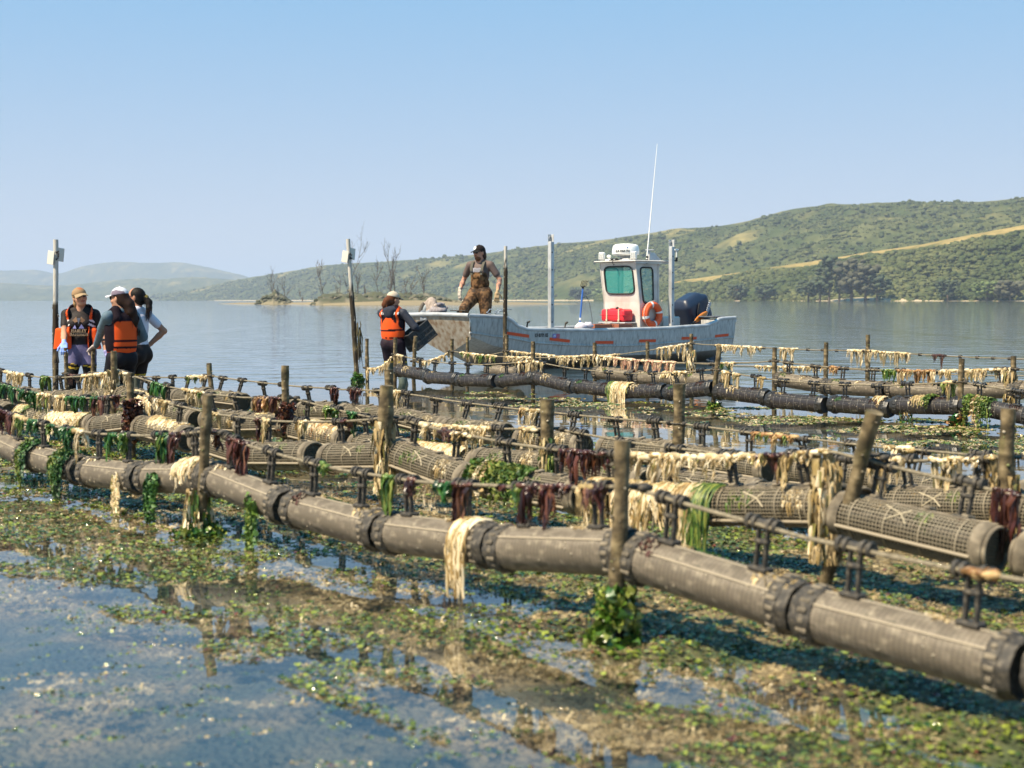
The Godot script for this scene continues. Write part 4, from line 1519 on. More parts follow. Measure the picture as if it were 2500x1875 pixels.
	# weed over the baskets
	for b in [["A", 64, 80, 0.2, "green", "green weed draped over the gap between the two leftmost front baskets", "bright"], ["A", 136, 160, 0.32, "green", "big dark green weed hanging over a front basket into the water", "bright"], ["A", 410, 436, 0.02, "cream", "cream scrap on the front basket right of the left post", ""], ["A", 574, 588, 0.05, "bright", "yellow-green weed hanging under the front row's third visible joint", ""], ["A", 1010, 1044, 0.30, "cream", "tan weed strap hanging between two front baskets into the water", "tan"], ["A", 276, 286, 0.0, "cream", "thin cream strap hanging under the front row left of the post", ""], ["A", 350, 372, 0.0, "green", "dark green weed hanging under the front row beside the left post", "bright"], ["B", 1506, 1560, 0.40, "cream", "broad cream weed band over the big mesh basket at right", "bright"], ["B", 120, 190, 0.1, "cream", "cream weed blanket spread on the second row's left baskets", ""], ["B", 50, 66, 0.04, "cream", "cream weed patch on the second row's leftmost basket", "bright"], ["B", 340, 395, 0.02, "cream", "cream weed patch by the pale slab on a second row basket", "tan"], ["B", 1040, 1090, 0.1, "bright", "green weed heap lying on the second row's middle basket", "cream"], ["B", 1095, 1150, 0.05, "bright", "green weed heap right of the middle basket's heap", "cream"], ["B", 1360, 1480, 0.2, "cream", "tangled cream weed lying right of the nearest post", ""], ["B", 1290, 1340, 0.1, "cream", "cream weed tangle behind the nearest post", "tan"], ["C", 910, 1010, 0.05, "cream", "cream weed blanket with a hole on a third row basket", ""], ["C", 295, 345, 0.05, "cream", "cream weed blanket on a third row basket below the women", "bright"], ["C", 560, 620, 0.03, "cream", "cream weed scrap on a basket near the dark post", ""], ["C", 680, 740, 0.0, "cream", "cream weed scrap on a mesh basket right of the dark post", "rust"], ["F", 1325, 1362, 0.28, "cream", "cream weed hanging over a black basket into the water", "bright"], ["F", 2100, 2150, 0.3, "bright", "green and cream weed trailing from the right black basket", "cream"], ["F", 1985, 2012, 0.02, "tan", "tan weed hanging between two black baskets at right", ""], ["F", 2004, 2014, 0.1, "bright", "thin yellow weed strap between two black baskets at right", ""], ["F", 1898, 1912, 0.05, "cream", "pale weed patch on top of a black basket", ""], ["G", 1440, 1480, 0.0, "cream", "pale weed patch on a sixth row basket before the boat", ""]]:
		blanket(b[0], sx(b[0], b[1]), sx(b[0], b[2]), b[3], b[4], b[5], b[6], 0.17 if " under " in b[5] else -0.1)


# Where along a row a measured place lies: X is counted as in a 2212 wide print of the view.
func sx(row: String, x: float) -> float:
	var t := (x / 2.16016 - 512.0) / 1433.0
	return rows[row].o * (0.6415 * t - 0.767) / (0.767 * t + 0.6415)


# ------------------------------------------------------------------ marker poles
func marker_pole(at: Vector3, top: float, radius: float, white_from: float, lean: float, sign_at: float, label: String) -> Node3D:
	var o := thing("marker_pole", label, "marker pole", at, 0.0, "tall marker poles in the water")
	var g := Geo.new()
	var pts := PackedVector3Array()
	var radii := []
	for i in 41:
		var y := lerpf(-0.4, top, i / 40.0)
		pts.append(Vector3(lean * y + wob(at + Vector3(0, y, 0), 0.8) * 0.01, y, 0))
		var crust := 1.0 - smoothstep(white_from - 0.12, white_from, y)
		radii.append(radius * (1.0 + crust * (0.12 + 0.30 * absf(wob(at + Vector3(0, y, 3), 4.5)))))
	g.tube(pts, radii, 14)
	for i in g.v.size():
		var p := g.v[i]
		var n := wob(p * Vector3(1, 0.5, 1) + at, 14.0)
		var crust := 1.0 - smoothstep(-0.08, 0.1, p.y - white_from + n * 0.25)
		var dark := lin(0.035, 0.027, 0.018).lerp(lin(0.16, 0.125, 0.07), smoothstep(-0.1, 0.4, wob(p + at, 7.0)) * (1.0 - smoothstep(0.4, 1.1, p.y)))
		g.c[i] = lin(0.43, 0.41, 0.37).lerp(lin(0.32, 0.28, 0.21), smoothstep(0.1, 0.5, n) * 0.6).lerp(dark, crust)
	part("pole", g, M.skin, o)
	var b := Geo.new()
	for k in 90:
		var y := rng.randf_range(0.0, white_from)
		var a := rng.randf() * TAU
		var r := rng.randf_range(0.005, 0.016)
		b.col = [lin(0.03, 0.022, 0.015), lin(0.09, 0.07, 0.04), lin(0.30, 0.26, 0.19)][rng.randi() % 3]
		b.ball(Vector3(lean * y + cos(a) * radius, y, sin(a) * radius), Vector3(r, r * 1.4, r), 5, 3, Basis(), 0.3, rng)
	part("crust", b, M.weed, o).set_meta("kind", "stuff")
	if sign_at > 0.0:
		for s in [[-1.0, -0.055, -0.06, 0.035, -0.5], [1.0, 0.045, -0.02, -0.03, 0.9]]:
			var q := Geo.new()
			var tilt := Basis(Vector3.UP, s[4]) * Basis(Vector3.FORWARD, 0.16 if s[0] < 0 else 0.12)
			q.rbox(Vector3(lean * sign_at + s[1], sign_at + s[2], s[3]), Vector3(0.11, 0.17, 0.012), 0.003, tilt)
			part("sign_board", q, M.shell, o)
		var w := Geo.new()
		w.col = lin(0.02, 0.018, 0.015)
		for k in 9:
			w.ball(Vector3(lean * sign_at + radius * 0.8 + rng.randf_range(-0.01, 0.02), sign_at + rng.randf_range(-0.1, 0.02), radius + 0.005), Vector3(0.012, 0.014, 0.008), 6, 4, Basis(), 0.3, rng)
		part("bracket_bolts", w, M.rubber, o)
	return o


func make_poles() -> void:
	marker_pole(Vector3(-5.813, 0, -18.213), 1.97, 0.032, 1.14, 0.022, 1.80, "tall white pole with tilted boards, at the left beside the women")
	marker_pole(Vector3(-2.298, 0, -21.232), 2.10, 0.031, 1.38, -0.055, 1.90, "tall white pole with square boards, left of the boat")
	marker_pole(Vector3(-0.125, 0, -24.128), 2.10, 0.029, 1.78, 0.012, -1.0, "thin pole crusted dark almost to its white tip, before the bow")
	wad(Vector3(-2.279, 0, -20.992) + Vector3(0.02, -0.02, 0), 0.05, 0.13, "green", "green weed round the foot of the middle marker pole", 1.6, true, "bright")
	for d in [[Vector3(-0.126, 0, -24.446), 1.0, "black weed streaming down the thin pole before the bow"], [Vector3(-2.298, 0, -21.232), 0.75, "brown weed rope trailing from the middle marker pole"]]:
		var g := Geo.new()
		for k in 26:
			g.col = [lin(0.035, 0.025, 0.015), lin(0.10, 0.085, 0.03), lin(0.06, 0.05, 0.02)][rng.randi() % 3]
			strand(g, Vector3(rng.randf_range(0.01, 0.05), rng.randf_range(0.35, 0.75), rng.randf_range(-0.03, 0.05)), Vector3(0.2, 0, 0), rng.randf_range(0.15, 0.4), rng.randf_range(0.015, 0.035), 5)
		var o := part("seaweed_streamer", g, M.weed, self)
		o.position = d[0] + Vector3(0, d[1] - 0.6, 0)
		tag(o, d[2], "seaweed", "seaweed clumps on posts and baskets")


# ------------------------------------------------------------------ loose weed on the flats
func leaf_shape(seed_: int) -> ArrayMesh:
	var r := RandomNumberGenerator.new()
	r.seed = seed_
	var g := Geo.new()
	# a crumpled leaf: a small grid bent at random
	var h := []
	for j in 4:
		for i in 4:
			var u := i / 3.0 - 0.5
			var w := j / 3.0 - 0.5
			var s := 1.0 - 0.35 * (absf(u) + absf(w)) * r.randf()
			h.append(g.vert(Vector3(u * s + r.randf_range(-0.08, 0.08), r.randf_range(0.0, 0.36), w * s + r.randf_range(-0.08, 0.08))))
	for j in 3:
		for i in 3:
			var a: int = h[j * 4 + i]
			g.quad(a, a + 4, a + 5, a + 1)
	return g.mesh()


func tuft_shape(seed_: int) -> ArrayMesh:  # a tangle of fine filaments lying flat
	var r := RandomNumberGenerator.new()
	r.seed = seed_
	var g := Geo.new()
	for k in 11:
		var a := r.randf() * TAU
		var p := Vector3(r.randf_range(-0.5, 0.5), r.randf_range(0.0, 0.2), r.randf_range(-0.5, 0.5))
		var prev := -1
		for i in 4:
			var e := Vector3(-sin(a), r.randf_range(-0.6, 0.6), cos(a)) * r.randf_range(0.05, 0.11)
			var q := g.vert(p - e)
			g.vert(p + e)
			if prev >= 0:
				g.quad(prev, q, q + 1, prev + 1)
			prev = q
			a += r.randf_range(-0.9, 0.9)
			p += Vector3(cos(a), 0, sin(a)) * 0.28 + Vector3(0, r.randf_range(-0.12, 0.16), 0)
	return g.mesh()


func strew(called: String, label: String, leaf: int, count: int, place: Callable, tint: Callable, m: Material, tuft := false) -> void:
	var r := RandomNumberGenerator.new()
	r.seed = 100 + leaf
	var put := []
	var cols := []
	for i in count:
		var t = place.call(r)
		if t != null:
			put.append(t)
			cols.append(tint.call(r, t.origin))
	var mm := MultiMesh.new()
	mm.transform_format = MultiMesh.TRANSFORM_3D
	mm.use_colors = true
	mm.mesh = tuft_shape(leaf) if tuft else leaf_shape(leaf)
	mm.instance_count = put.size()
	for i in put.size():
		mm.set_instance_transform(i, put[i])
		mm.set_instance_color(i, cols[i])
	var o := MultiMeshInstance3D.new()
	o.name = called
	o.multimesh = mm
	o.material_override = m
	add_child(o)
	tag(o, label, "seaweed", "", "stuff")


func make_litter() -> void:
	M.leaf = vmat(0.12)
	M.leaf.backlight_enabled = true
	M.leaf.backlight = Color(0.3, 0.3, 0.3)
	M.tuft = vmat(0.45)
	M.tuft.backlight_enabled = true
	M.tuft.backlight = Color(0.35, 0.35, 0.35)
	var lay := func(r: RandomNumberGenerator, p: Vector3, size: float, flat: float) -> Transform3D:
		var b := Basis(Vector3(r.randf_range(-flat, flat), 1, r.randf_range(-flat, flat)).normalized(), r.randf() * TAU)
		var s := size * (0.4 + pow(r.randf(), 1.6))
		return Transform3D(b.scaled(Vector3(s, s * r.randf_range(0.35, 0.9), s)), p)
	# the mat of weed between the near rows
	var mat_place := func(r: RandomNumberGenerator) -> Variant:
		var o := 2.3 + 5.9 * pow(r.randf(), 1.35)
		var s := 1.5 - 16.5 * r.randf()
		var p := spot(o, s)
		if p.z > -1.5 or absf(p.x / -p.z) > 0.43:
			return null
		p.y = bed_height(p)
		if p.y < -0.02:
			if r.randf() < 0.3 or wob(p * Vector3(0.8, 1, 1.4), 1.3) + 0.25 * wob(p, 5.0) < 0.05 - 0.14 * smoothstep(2.6, 3.6, o):
				return null
			p.y = -0.003
		return lay.call(r, p, 0.0125 + 0.0013 * -p.z, 0.4)
	var tan_c := func(r: RandomNumberGenerator, p: Vector3) -> Color:
		return lin(0.20, 0.14, 0.055).lerp(lin(0.58, 0.46, 0.25), pow(r.randf(), 1.2)) * r.randf_range(0.6, 1.1)
	var green_c := func(r: RandomNumberGenerator, p: Vector3) -> Color:
		var k := r.randf()
		if k < 0.025:
			return lin(0.13, 0.03, 0.02) * r.randf_range(0.5, 1.3)
		return lin(0.014, 0.042, 0.008).lerp(lin(0.23, 0.265, 0.042), pow(r.randf(), 1.6)) * r.randf_range(0.7, 1.2)
	var green_place := func(r: RandomNumberGenerator) -> Variant:
		var t = mat_place.call(r)
		if t == null or wob(t.origin + Vector3(7, 0, 3), 0.9) * 0.6 + wob(t.origin, 4.0) * 0.5 < r.randf_range(-0.38, 0.06):
			return null
		return t.translated(Vector3(0, 0.01, 0))
	var tan_place := func(r: RandomNumberGenerator) -> Variant:
		var t = mat_place.call(r)
		if t == null or wob(t.origin + Vector3(7, 0, 3), 0.9) * 0.6 + wob(t.origin, 4.0) * 0.5 > r.randf_range(-0.1, 0.35):
			return null
		return t
	strew("tan_seaweed_mat", "tan and cream seaweed matted over the mud between rows", 1, 190000, tan_place, tan_c, M.tuft, true)
	strew("green_seaweed_mat", "green sea lettuce scattered over the mud between rows", 2, 260000, green_place, green_c, M.leaf)
	# floating bits on the foreground pool
	var float_place := func(r: RandomNumberGenerator) -> Variant:
		var z := 1.8 + 6.5 * pow(r.randf(), 1.3)
		var p := Vector3(r.randf_range(-0.42, 0.42) * z, 0.001, -z)
		var o := p.dot(ACROSS)
		if o > 3.3:
			return null
		var n := wob(p + Vector3(3, 0, 0), 0.8) * 0.55 + wob(p * Vector3(0.7, 1, 1.4), 2.6) * 0.5 + wob(p, 8.0) * 0.25
		var crumbs := wob(p * Vector3(1.0, 1, 1.7) + Vector3(40, 0, 0), 4.6) + 0.35 * wob(p, 1.1)
		if n < 0.40 - 0.26 * smoothstep(0.6, 2.9, o) + r.randf_range(0.0, 0.22) and crumbs < 0.17 + r.randf_range(0.0, 0.24):
			return null
		return lay.call(r, p + Vector3(0, -0.003, 0), 0.0115, 0.6)
	strew("floating_seaweed", "small wet bits of weed floating in the foreground pool", 3, 170000, float_place, func(r: RandomNumberGenerator, p: Vector3) -> Color: return green_c.call(r, p) if wob(p + Vector3(0, 0, 40), 1.4) + r.randf_range(-0.3, 0.3) > -0.3 else tan_c.call(r, p), M.leaf)
	# fine weed lying in drifts at the surface of the pool
	var sunk_place := func(r: RandomNumberGenerator) -> Variant:
		var z := 1.8 + 6.5 * pow(r.randf(), 1.25)
		var p := Vector3(r.randf_range(-0.42, 0.42) * z, 0, -z)
		var o := p.dot(ACROSS)
		if o > 3.4 or wob(p * Vector3(0.8, 1, 1.6) + Vector3(0, 0, 70), 0.9) * 0.7 + wob(p, 3.0) * 0.4 < 0.56 - 0.5 * smoothstep(0.9, 2.9, o) + r.randf_range(-0.1, 0.2):
			return null
		p.y = r.randf_range(-0.022, -0.006)
		return lay.call(r, p, 0.022, 0.3)
	strew("sunken_seaweed", "pale fine seaweed lying at the surface of the foreground pool", 4, 90000, sunk_place, tan_c, M.tuft, true)
	# the weed line in front of the black baskets
	var back_place := func(r: RandomNumberGenerator) -> Variant:
		var o := r.randf_range(9.8, 12.4)
		var s := r.randf_range(-17.0, -5.0)
		var p := spot(o, s)
		var n := wob(p * Vector3(0.5, 1, 1.0), 0.9) * 0.7 + wob(p, 2.2) * 0.5
		if absf(p.x / -p.z) > 0.42 or n + 0.5 * smoothstep(-16.0, -11.0, s) * (1.0 - absf(o - 11.4) * 0.6) < 0.35 + r.randf() * 0.2:
			return null
		return lay.call(r, p + Vector3(0, -0.003, 0), 0.032, 0.3)
	strew("drifting_seaweed", "weed drifting in a line along the black baskets", 5, 130000, back_place, func(r: RandomNumberGenerator, p: Vector3) -> Color: return green_c.call(r, p) if r.randf() < 0.55 else tan_c.call(r, p), M.leaf)


# ------------------------------------------------------------------ the skiff
# Its own axes: x from the bow to the stern, y up, ly from the port side to starboard; heights are over the water.
const BOAT_AT := Vector3(-0.71, 0, -23.8)
const BOAT_X := Vector3(0.7593, 0, -0.6508)
const BOAT_Z := Vector3(0.6508, 0, 0.7593)
const MID := Vector3(3.4, 0, 0.95)
var boat: Node3D


func bp(v: Vector3) -> Vector3:
	return Vector3(v.x - MID.x, v.y, MID.z - v.z)


func boat_world(v: Vector3) -> Vector3:
	return BOAT_AT + BOAT_X * v.x + Vector3(0, v.y, 0) - BOAT_Z * v.z


func curve(table: Array, x: float) -> float:
	for i in range(1, table.size()):
		if x <= table[i][0]:
			var t: float = (x - table[i - 1][0]) / (table[i][0] - table[i - 1][0])
			return lerpf(table[i - 1][1], table[i][1], t * t * (3.0 - 2.0 * t) * 0.6 + t * 0.4)
	return table[-1][1]


func sheer(x: float) -> float:
	return curve([[0.0, 0.94], [0.80, 0.91], [0.92, 0.86], [1.08, 0.75], [1.3, 0.69], [2.9, 0.655], [4.5, 0.662], [5.85, 0.70], [6.1, 0.75], [6.28, 0.83], [6.73, 0.845]], x)


func chine(x: float) -> float:
	return curve([[0.1, 0.585], [0.68, 0.412], [1.25, 0.27], [2.0, 0.20], [2.9, 0.18], [4.7, 0.178], [6.73, 0.225]], x)


func keel(x: float) -> float:
	return curve([[0.1, 0.33], [0.2, 0.27], [0.7, 0.10], [1.3, 0.0], [2.5, -0.08], [6.73, -0.08]], x)


func star(x: float) -> float:
	return 1.66 + 0.36 * smoothstep(0.0, 3.0, x)


func side_ly(x: float, h: float) -> float:  # the port side: a little flare over the chine
	var t := clampf((h - chine(x)) / (sheer(x) - chine(x)), 0.0, 1.0)
	return 0.10 * (1.0 - t) - 0.02 * sin(t * PI)


# A wall with a rounded opening: CORNERS bottom-left, bottom-right, top-right, top-left; the opening from U0, V0 to U1, V1 of it.
func holed_wall(g: Geo, q: Array, u0: float, v0: float, u1: float, v1: float, skew: float, round_: float, frame: Geo, pane: Geo, out: Vector3) -> void:
	var at := func(u: float, v: float) -> Vector3:
		return (q[0] as Vector3).lerp(q[1], u).lerp((q[3] as Vector3).lerp(q[2], u), v)
	var n := 48
	var rim := []
	var hole := []
	for i in n:
		var a := TAU * i / n
		var d := Vector2(cos(a), sin(a))
		var s := d / maxf(absf(d.x), absf(d.y))
		rim.append(g.vert(at.call(s.x * 0.5 + 0.5, s.y * 0.5 + 0.5)))
		var e := Vector2(signf(d.x) * pow(absf(d.x), round_), signf(d.y) * pow(absf(d.y), round_))
		e /= maxf(1e-4, pow(pow(absf(e.x), 2.0 / round_) + pow(absf(e.y), 2.0 / round_), round_ / 2.0))
		var v := (v0 + v1) * 0.5 + e.y * (v1 - v0) * 0.5
		var left := u0 + skew * (1.0 - (v - v0) / (v1 - v0))
		hole.append([lerpf(left, u1, e.x * 0.5 + 0.5), v])
	var k0 := g.v.size()
	for h in hole:
		g.vert(at.call(h[0], h[1]))
	for i in n:
		g.quad(rim[i], rim[(i + 1) % n], k0 + (i + 1) % n, k0 + i)
	var path := PackedVector3Array()
	for i in n + 1:
		var h: Array = hole[i % n]
		path.append(at.call(h[0], h[1]) + out * 0.006)
	frame.tube(path, 0.016, 6, false)
	var m := pane.vert(at.call((u0 + u1 + skew) * 0.5, (v0 + v1) * 0.5) - out * 0.004)
	for i in n:
		pane.vert(path[i] - out * 0.010)
	for i in n:
		pane.tri(m, m + 1 + i, m + 1 + (i + 1) % n)


func text(words: String, size: float, m: Material, parent: Node3D, called: String, at: Vector3, b: Basis, font := "Droid Sans", weight := 700, depth := 0.004) -> MeshInstance3D:
	var t := TextMesh.new()
	var f := SystemFont.new()
	f.font_names = PackedStringArray([font])
	f.font_weight = weight
	t.font = f
	t.text = words
	t.font_size = 64
	t.pixel_size = size / 64.0
	t.depth = depth
	t.curve_step = 2.0
	var o := part(called, t, m, parent)
	o.transform = Transform3D(b, at)
	return o


func make_boat() -> void:
	boat = thing("skiff", "grey aluminium work skiff with small cabin, moored at the ends of the rows", "boat", boat_world(MID))
	boat.basis = Basis(BOAT_X, Vector3.UP, BOAT_Z)
	M.hull = tri_tex(mat(1, 1, 1, 0.62, 0.0), noise_tex(41, 0.02, [[0.0, lin(0.20, 0.195, 0.18)], [0.35, lin(0.36, 0.355, 0.34)], [0.6, lin(0.42, 0.415, 0.40)], [1.0, lin(0.52, 0.51, 0.49)]], 6, 512), 1.1)
	M.hull.uv1_scale = Vector3(1.5, 0.45, 1.1)
	M.bow = tri_tex(mat(1, 1, 1, 0.6, 0.1), noise_tex(42, 0.03, [[0.0, lin(0.10, 0.05, 0.025)], [0.32, lin(0.19, 0.135, 0.085)], [0.5, lin(0.24, 0.205, 0.16)], [1.0, lin(0.34, 0.32, 0.28)]], 5), 0.9)
	M.cabin = tri_tex(mat(1, 1, 1, 0.55, 0.1), noise_tex(43, 0.02, [[0.0, lin(0.44, 0.40, 0.35)], [0.5, lin(0.54, 0.51, 0.47)], [1.0, lin(0.62, 0.60, 0.57)]], 4), 0.5)
	M.glass = mat(0.045, 0.34, 0.30, 0.05)
	M.glass.albedo_color.a = 0.55
	M.glass.transparency = BaseMaterial3D.TRANSPARENCY_ALPHA
	M.floor = mat(0.20, 0.19, 0.17, 0.8)
	# the sides, inside and out
	var g := Geo.new()
	var n := 56
	for s in [0, 1]:
		var prev := []
		for i in n + 1:
			var x := 6.73 * i / n
			var now := []
			for k in 9:
				var t := k / 8.0
				var rake := 0.13 * (1.0 - t) if i == 0 else 0.0
				var xx := maxf(x, 0.132 * (1.0 - t))
				var h := lerpf(chine(maxf(xx, 0.1)), sheer(xx), t)
				var ly := side_ly(maxf(xx, 0.1), h)
				if s:
					ly = star(xx) - ly
				now.append(g.vert(bp(Vector3(xx, h, ly)), Vector2(x, h)))
			var inner := []
			for k in 4:
				var t := k / 3.0
				var h := lerpf(maxf(0.27, chine(maxf(x, 0.1)) + 0.02), sheer(x), t)
				var ly := 0.11 - 0.03 * t
				if s:
					ly = star(x) - ly
				inner.append(g.vert(bp(Vector3(maxf(x, 0.1), h, ly)), Vector2(x, h)))
			if prev:
				for k in 8:
					if s == 0:
						g.quad(prev[0][k], now[k], now[k + 1], prev[0][k + 1])
					else:
						g.quad(now[k], prev[0][k], prev[0][k + 1], now[k + 1])
				for k in 3:
					if s == 0:
						g.quad(inner[k], prev[1][k], prev[1][k + 1], inner[k + 1])
					else:
						g.quad(prev[1][k], inner[k], inner[k + 1], prev[1][k + 1])
			prev = [now, inner]
	# the bottom
	var bottom := Geo.new()
	for s in [0, 1]:
		var prev := []
		for i in n + 1:
			var x := lerpf(0.13, 6.73, float(i) / n)
			var c := star(x) * 0.5
			var ly := 0.10 if s == 0 else star(x) - 0.10
			var now := [bottom.vert(bp(Vector3(x, chine(x), ly))), bottom.vert(bp(Vector3(maxf(x, 0.19), keel(x), c)))]
			if prev:
				if s == 0:
					bottom.quad(prev[1], now[1], now[0], prev[0])
				else:
					bottom.quad(now[1], prev[1], prev[0], now[0])
			prev = now
	part("hull_side", g, M.hull, boat)
	part("hull_bottom", bottom, M.hull, boat)
	# the blunt bow panel
	var w := Geo.new()
	var nb := 24
	var pv := []
	for i in nb + 1:
		var t := float(i) / nb
		var ly := 1.66 * t
		var e := absf(t - 0.5) * 2.0
		var low := lerpf(0.272, 0.585, pow(maxf(0.0, e - 0.04), 1.0))
		var now := []
		for k in 9:
			var h := lerpf(low, 0.945, k / 8.0)
			var x := 0.005 + 0.19 * pow(maxf(0.0, (0.945 - h) / 0.67), 1.15) - 0.05 * sin(t * PI) * (h - 0.27)
			var l := lerpf(clampf(ly, 0.085, 1.575), ly, k / 8.0)
			now.append(w.vert(bp(Vector3(x, h, l)), Vector2(ly, h)))
		if pv:
			for k in 8:
				w.quad(now[k], pv[k], pv[k + 1], now[k + 1])
		pv = now
	part("bow_panel", w, M.bow, boat)
	var tr := Geo.new()
	tr.face([bp(Vector3(6.73, -0.08, 1.01)), bp(Vector3(6.73, 0.225, 0.1)), bp(Vector3(6.73, 0.62, 0.05)), bp(Vector3(6.73, 0.62, 1.97)), bp(Vector3(6.73, 0.225, 1.92))])
	tr.box(bp(Vector3(6.71, 0.45, 1.0)), Vector3(0.03, 0.5, 1.8))
	part("transom", tr, M.hull, boat)
	var fl := Geo.new()
	fl.face([bp(Vector3(1.3, 0.28, 0.1)), bp(Vector3(6.7, 0.28, 0.1)), bp(Vector3(6.7, 0.28, 1.92)), bp(Vector3(1.3, 0.28, 1.68))])
	fl.face([bp(Vector3(0.72, 0.40, 0.12)), bp(Vector3(1.3, 0.40, 0.1)), bp(Vector3(1.3, 0.40, 1.66)), bp(Vector3(0.72, 0.40, 1.60))])
	fl.face([bp(Vector3(1.3, 0.28, 0.1)), bp(Vector3(1.3, 0.28, 1.68)), bp(Vector3(1.3, 0.40, 1.66)), bp(Vector3(1.3, 0.40, 0.1))])
	part("deck", fl, M.floor, boat)
	# gunwale pipe, rub strakes, spray rail
	var rail := Geo.new()
	for s in [0, 1]:
		var pts := PackedVector3Array()
		for i in 70:
			var x := 6.73 * i / 69.0
			pts.append(bp(Vector3(x, sheer(x), 0.02 if s == 0 else star(x) - 0.02)))
		rail.tube(pts, 0.036, 10)
	var bow := PackedVector3Array()
	for i in 13:
		var t := i / 12.0
		bow.append(bp(Vector3(0.0 - 0.05 * sin(t * PI) * 0.6, 0.945 + 0.012 * sin(t * PI), 1.66 * t)))
	rail.tube(bow, 0.036, 10)
	rail.rbox(bp(Vector3(6.73, 0.80, 0.25)), Vector3(0.06, 0.09, 0.5), 0.012)
	rail.rbox(bp(Vector3(6.73, 0.80, 1.77)), Vector3(0.06, 0.09, 0.5), 0.012)
	part("gunwale", rail, M.alu, boat)
	for s in [0, 1]:
		var strake := Geo.new()
		var pts := PackedVector3Array()
		for i in 50:
			var x := lerpf(0.06, 6.7, i / 49.0)
			var h := curve([[0.0, 0.66], [0.8, 0.565], [1.6, 0.45], [2.33, 0.40], [3.3, 0.365], [4.1, 0.362], [5.2, 0.40], [6.73, 0.46]], x)
			var ly := side_ly(maxf(x, 0.1), h) - 0.004
			pts.append(bp(Vector3(x, h, ly if s == 0 else star(x) - ly)))
		strake.tube(pts, 0.017, 8)
		part("rub_strake", strake, M.hull, boat)
	# stern quarters
	var qt := Geo.new()
	for l in [0.27, 1.75]:
		qt.rbox(bp(Vector3(6.47, 0.70, l)), Vector3(0.46, 0.24, 0.44), 0.02)
	part("stern_box", qt, M.hull, boat)
	var dark := Geo.new()
	dark.rbox(bp(Vector3(6.46, 0.86, 0.30)), Vector3(0.50, 0.035, 0.46), 0.012)
	part("stern_pad", dark, tri_tex(mat(1, 1, 1, 0.9), noise_tex(45, 0.05, [[0.0, lin(0.03, 0.035, 0.045)], [1.0, lin(0.10, 0.11, 0.13)]], 3), 1.0), boat)
	# orange tapes, the registration and its sticker on the port side
	for q in [[Vector3(0.824, 0.639, 0), Vector3(1.33, 0.574, 0)], [Vector3(1.809, 0.52, 0), Vector3(2.295, 0.471, 0)], [Vector3(2.919, 0.435, 0), Vector3(3.381, 0.426, 0)], [Vector3(4.043, 0.44, 0), Vector3(4.492, 0.436, 0)], [Vector3(5.192, 0.467, 0), Vector3(5.618, 0.464, 0)], [Vector3(6.146, 0.49, 0), Vector3(6.551, 0.51, 0)]]:
		var tape := Geo.new()
		var a: Vector3 = q[0]
		var b: Vector3 = q[1]
		var prev := -1
		for i in 9:
			var t := i / 8.0
			var x := lerpf(a.x, b.x, t)
			var h := lerpf(a.y, b.y, t)
			var k := tape.v.size()
			tape.vert(bp(Vector3(x, h - 0.026, side_ly(x, h - 0.026) - 0.006)))
			tape.vert(bp(Vector3(x, h + 0.026, side_ly(x, h + 0.026) - 0.006)))
			if prev >= 0:
				tape.quad(prev, k, k + 1, prev + 1)
			prev = k
		part("reflective_tape", tape, M.tape, boat)
	var reg: Vector3 = Vector3(1.616, 0.585, 0)
	text("CF 0771 KS", 0.085, M.ink, boat, "registration_number", bp(Vector3(reg.x, reg.y, side_ly(reg.x, reg.y) - 0.007)), Basis(Vector3(0.72, 0, 0), Vector3(0, 1, 0), Vector3(0, 0, 1)))
	var st: Vector3 = Vector3(1.95, 0.568, 0)
	for k in [[-0.03, lin(0.12, 0.10, 0.38)], [0.055, lin(0.45, 0.10, 0.14)]]:
		var s := Geo.new()
		s.rbox(bp(Vector3(st.x + k[0], st.y, side_ly(st.x, st.y) - 0.004)), Vector3(0.08, 0.075, 0.004), 0.001)
		part("sticker", s, mat(k[1].r, k[1].g, k[1].b, 0.5), boat)
	text("27", 0.06, M.white, boat, "sticker_number", bp(Vector3(st.x - 0.03, st.y, side_ly(st.x, st.y) - 0.008)), Basis())
	# the two spud posts
	for x in [1.985, 5.065]:
		var p := Geo.new()
		var top := 2.34 if x < 3.0 else 2.325
		p.rbox(bp(Vector3(x, (0.2 + top - 0.12) * 0.5, 0.17)), Vector3(0.088, top - 0.32, 0.088), 0.012)
		p.rbox(bp(Vector3(x, top - 0.06, 0.17 + 0.034)), Vector3(0.085, 0.13, 0.012), 0.004)
		p.rbox(bp(Vector3(x + 0.036, top - 0.06, 0.17)), Vector3(0.012, 0.13, 0.07), 0.004)
		var post := part("spud_post", p, M.alu, boat)
		for k in 5:
			var hole := Geo.new()
			var y := top - 0.31 - 0.305 * k
			hole.xf = Transform3D(Basis(Vector3.UP, PI * 0.5), bp(Vector3(x - 0.012, y, 0.17)) + Vector3(0, 0, 0.0445))
			hole.lathe_x([[0.0, 0.0], [0.0, 0.015]], 12)
			hole.xf = Transform3D(Basis(Vector3.UP, -PI * 0.5), bp(Vector3(x - 0.012, y, 0.17)) + Vector3(0, 0, 0.0445))
			hole.lathe_x([[0.0, 0.0], [0.0, 0.015]], 12)
			part("pin_hole", hole, M.rubber, post)
		var ey := Geo.new()
		ey.torus(bp(Vector3(x, top - 0.055, 0.17)) + Vector3(0, 0, -0.02), Basis(), 0.026, 0.006, 16, 6)
		part("lifting_eye", ey, M.alu, post)
	make_cabin()


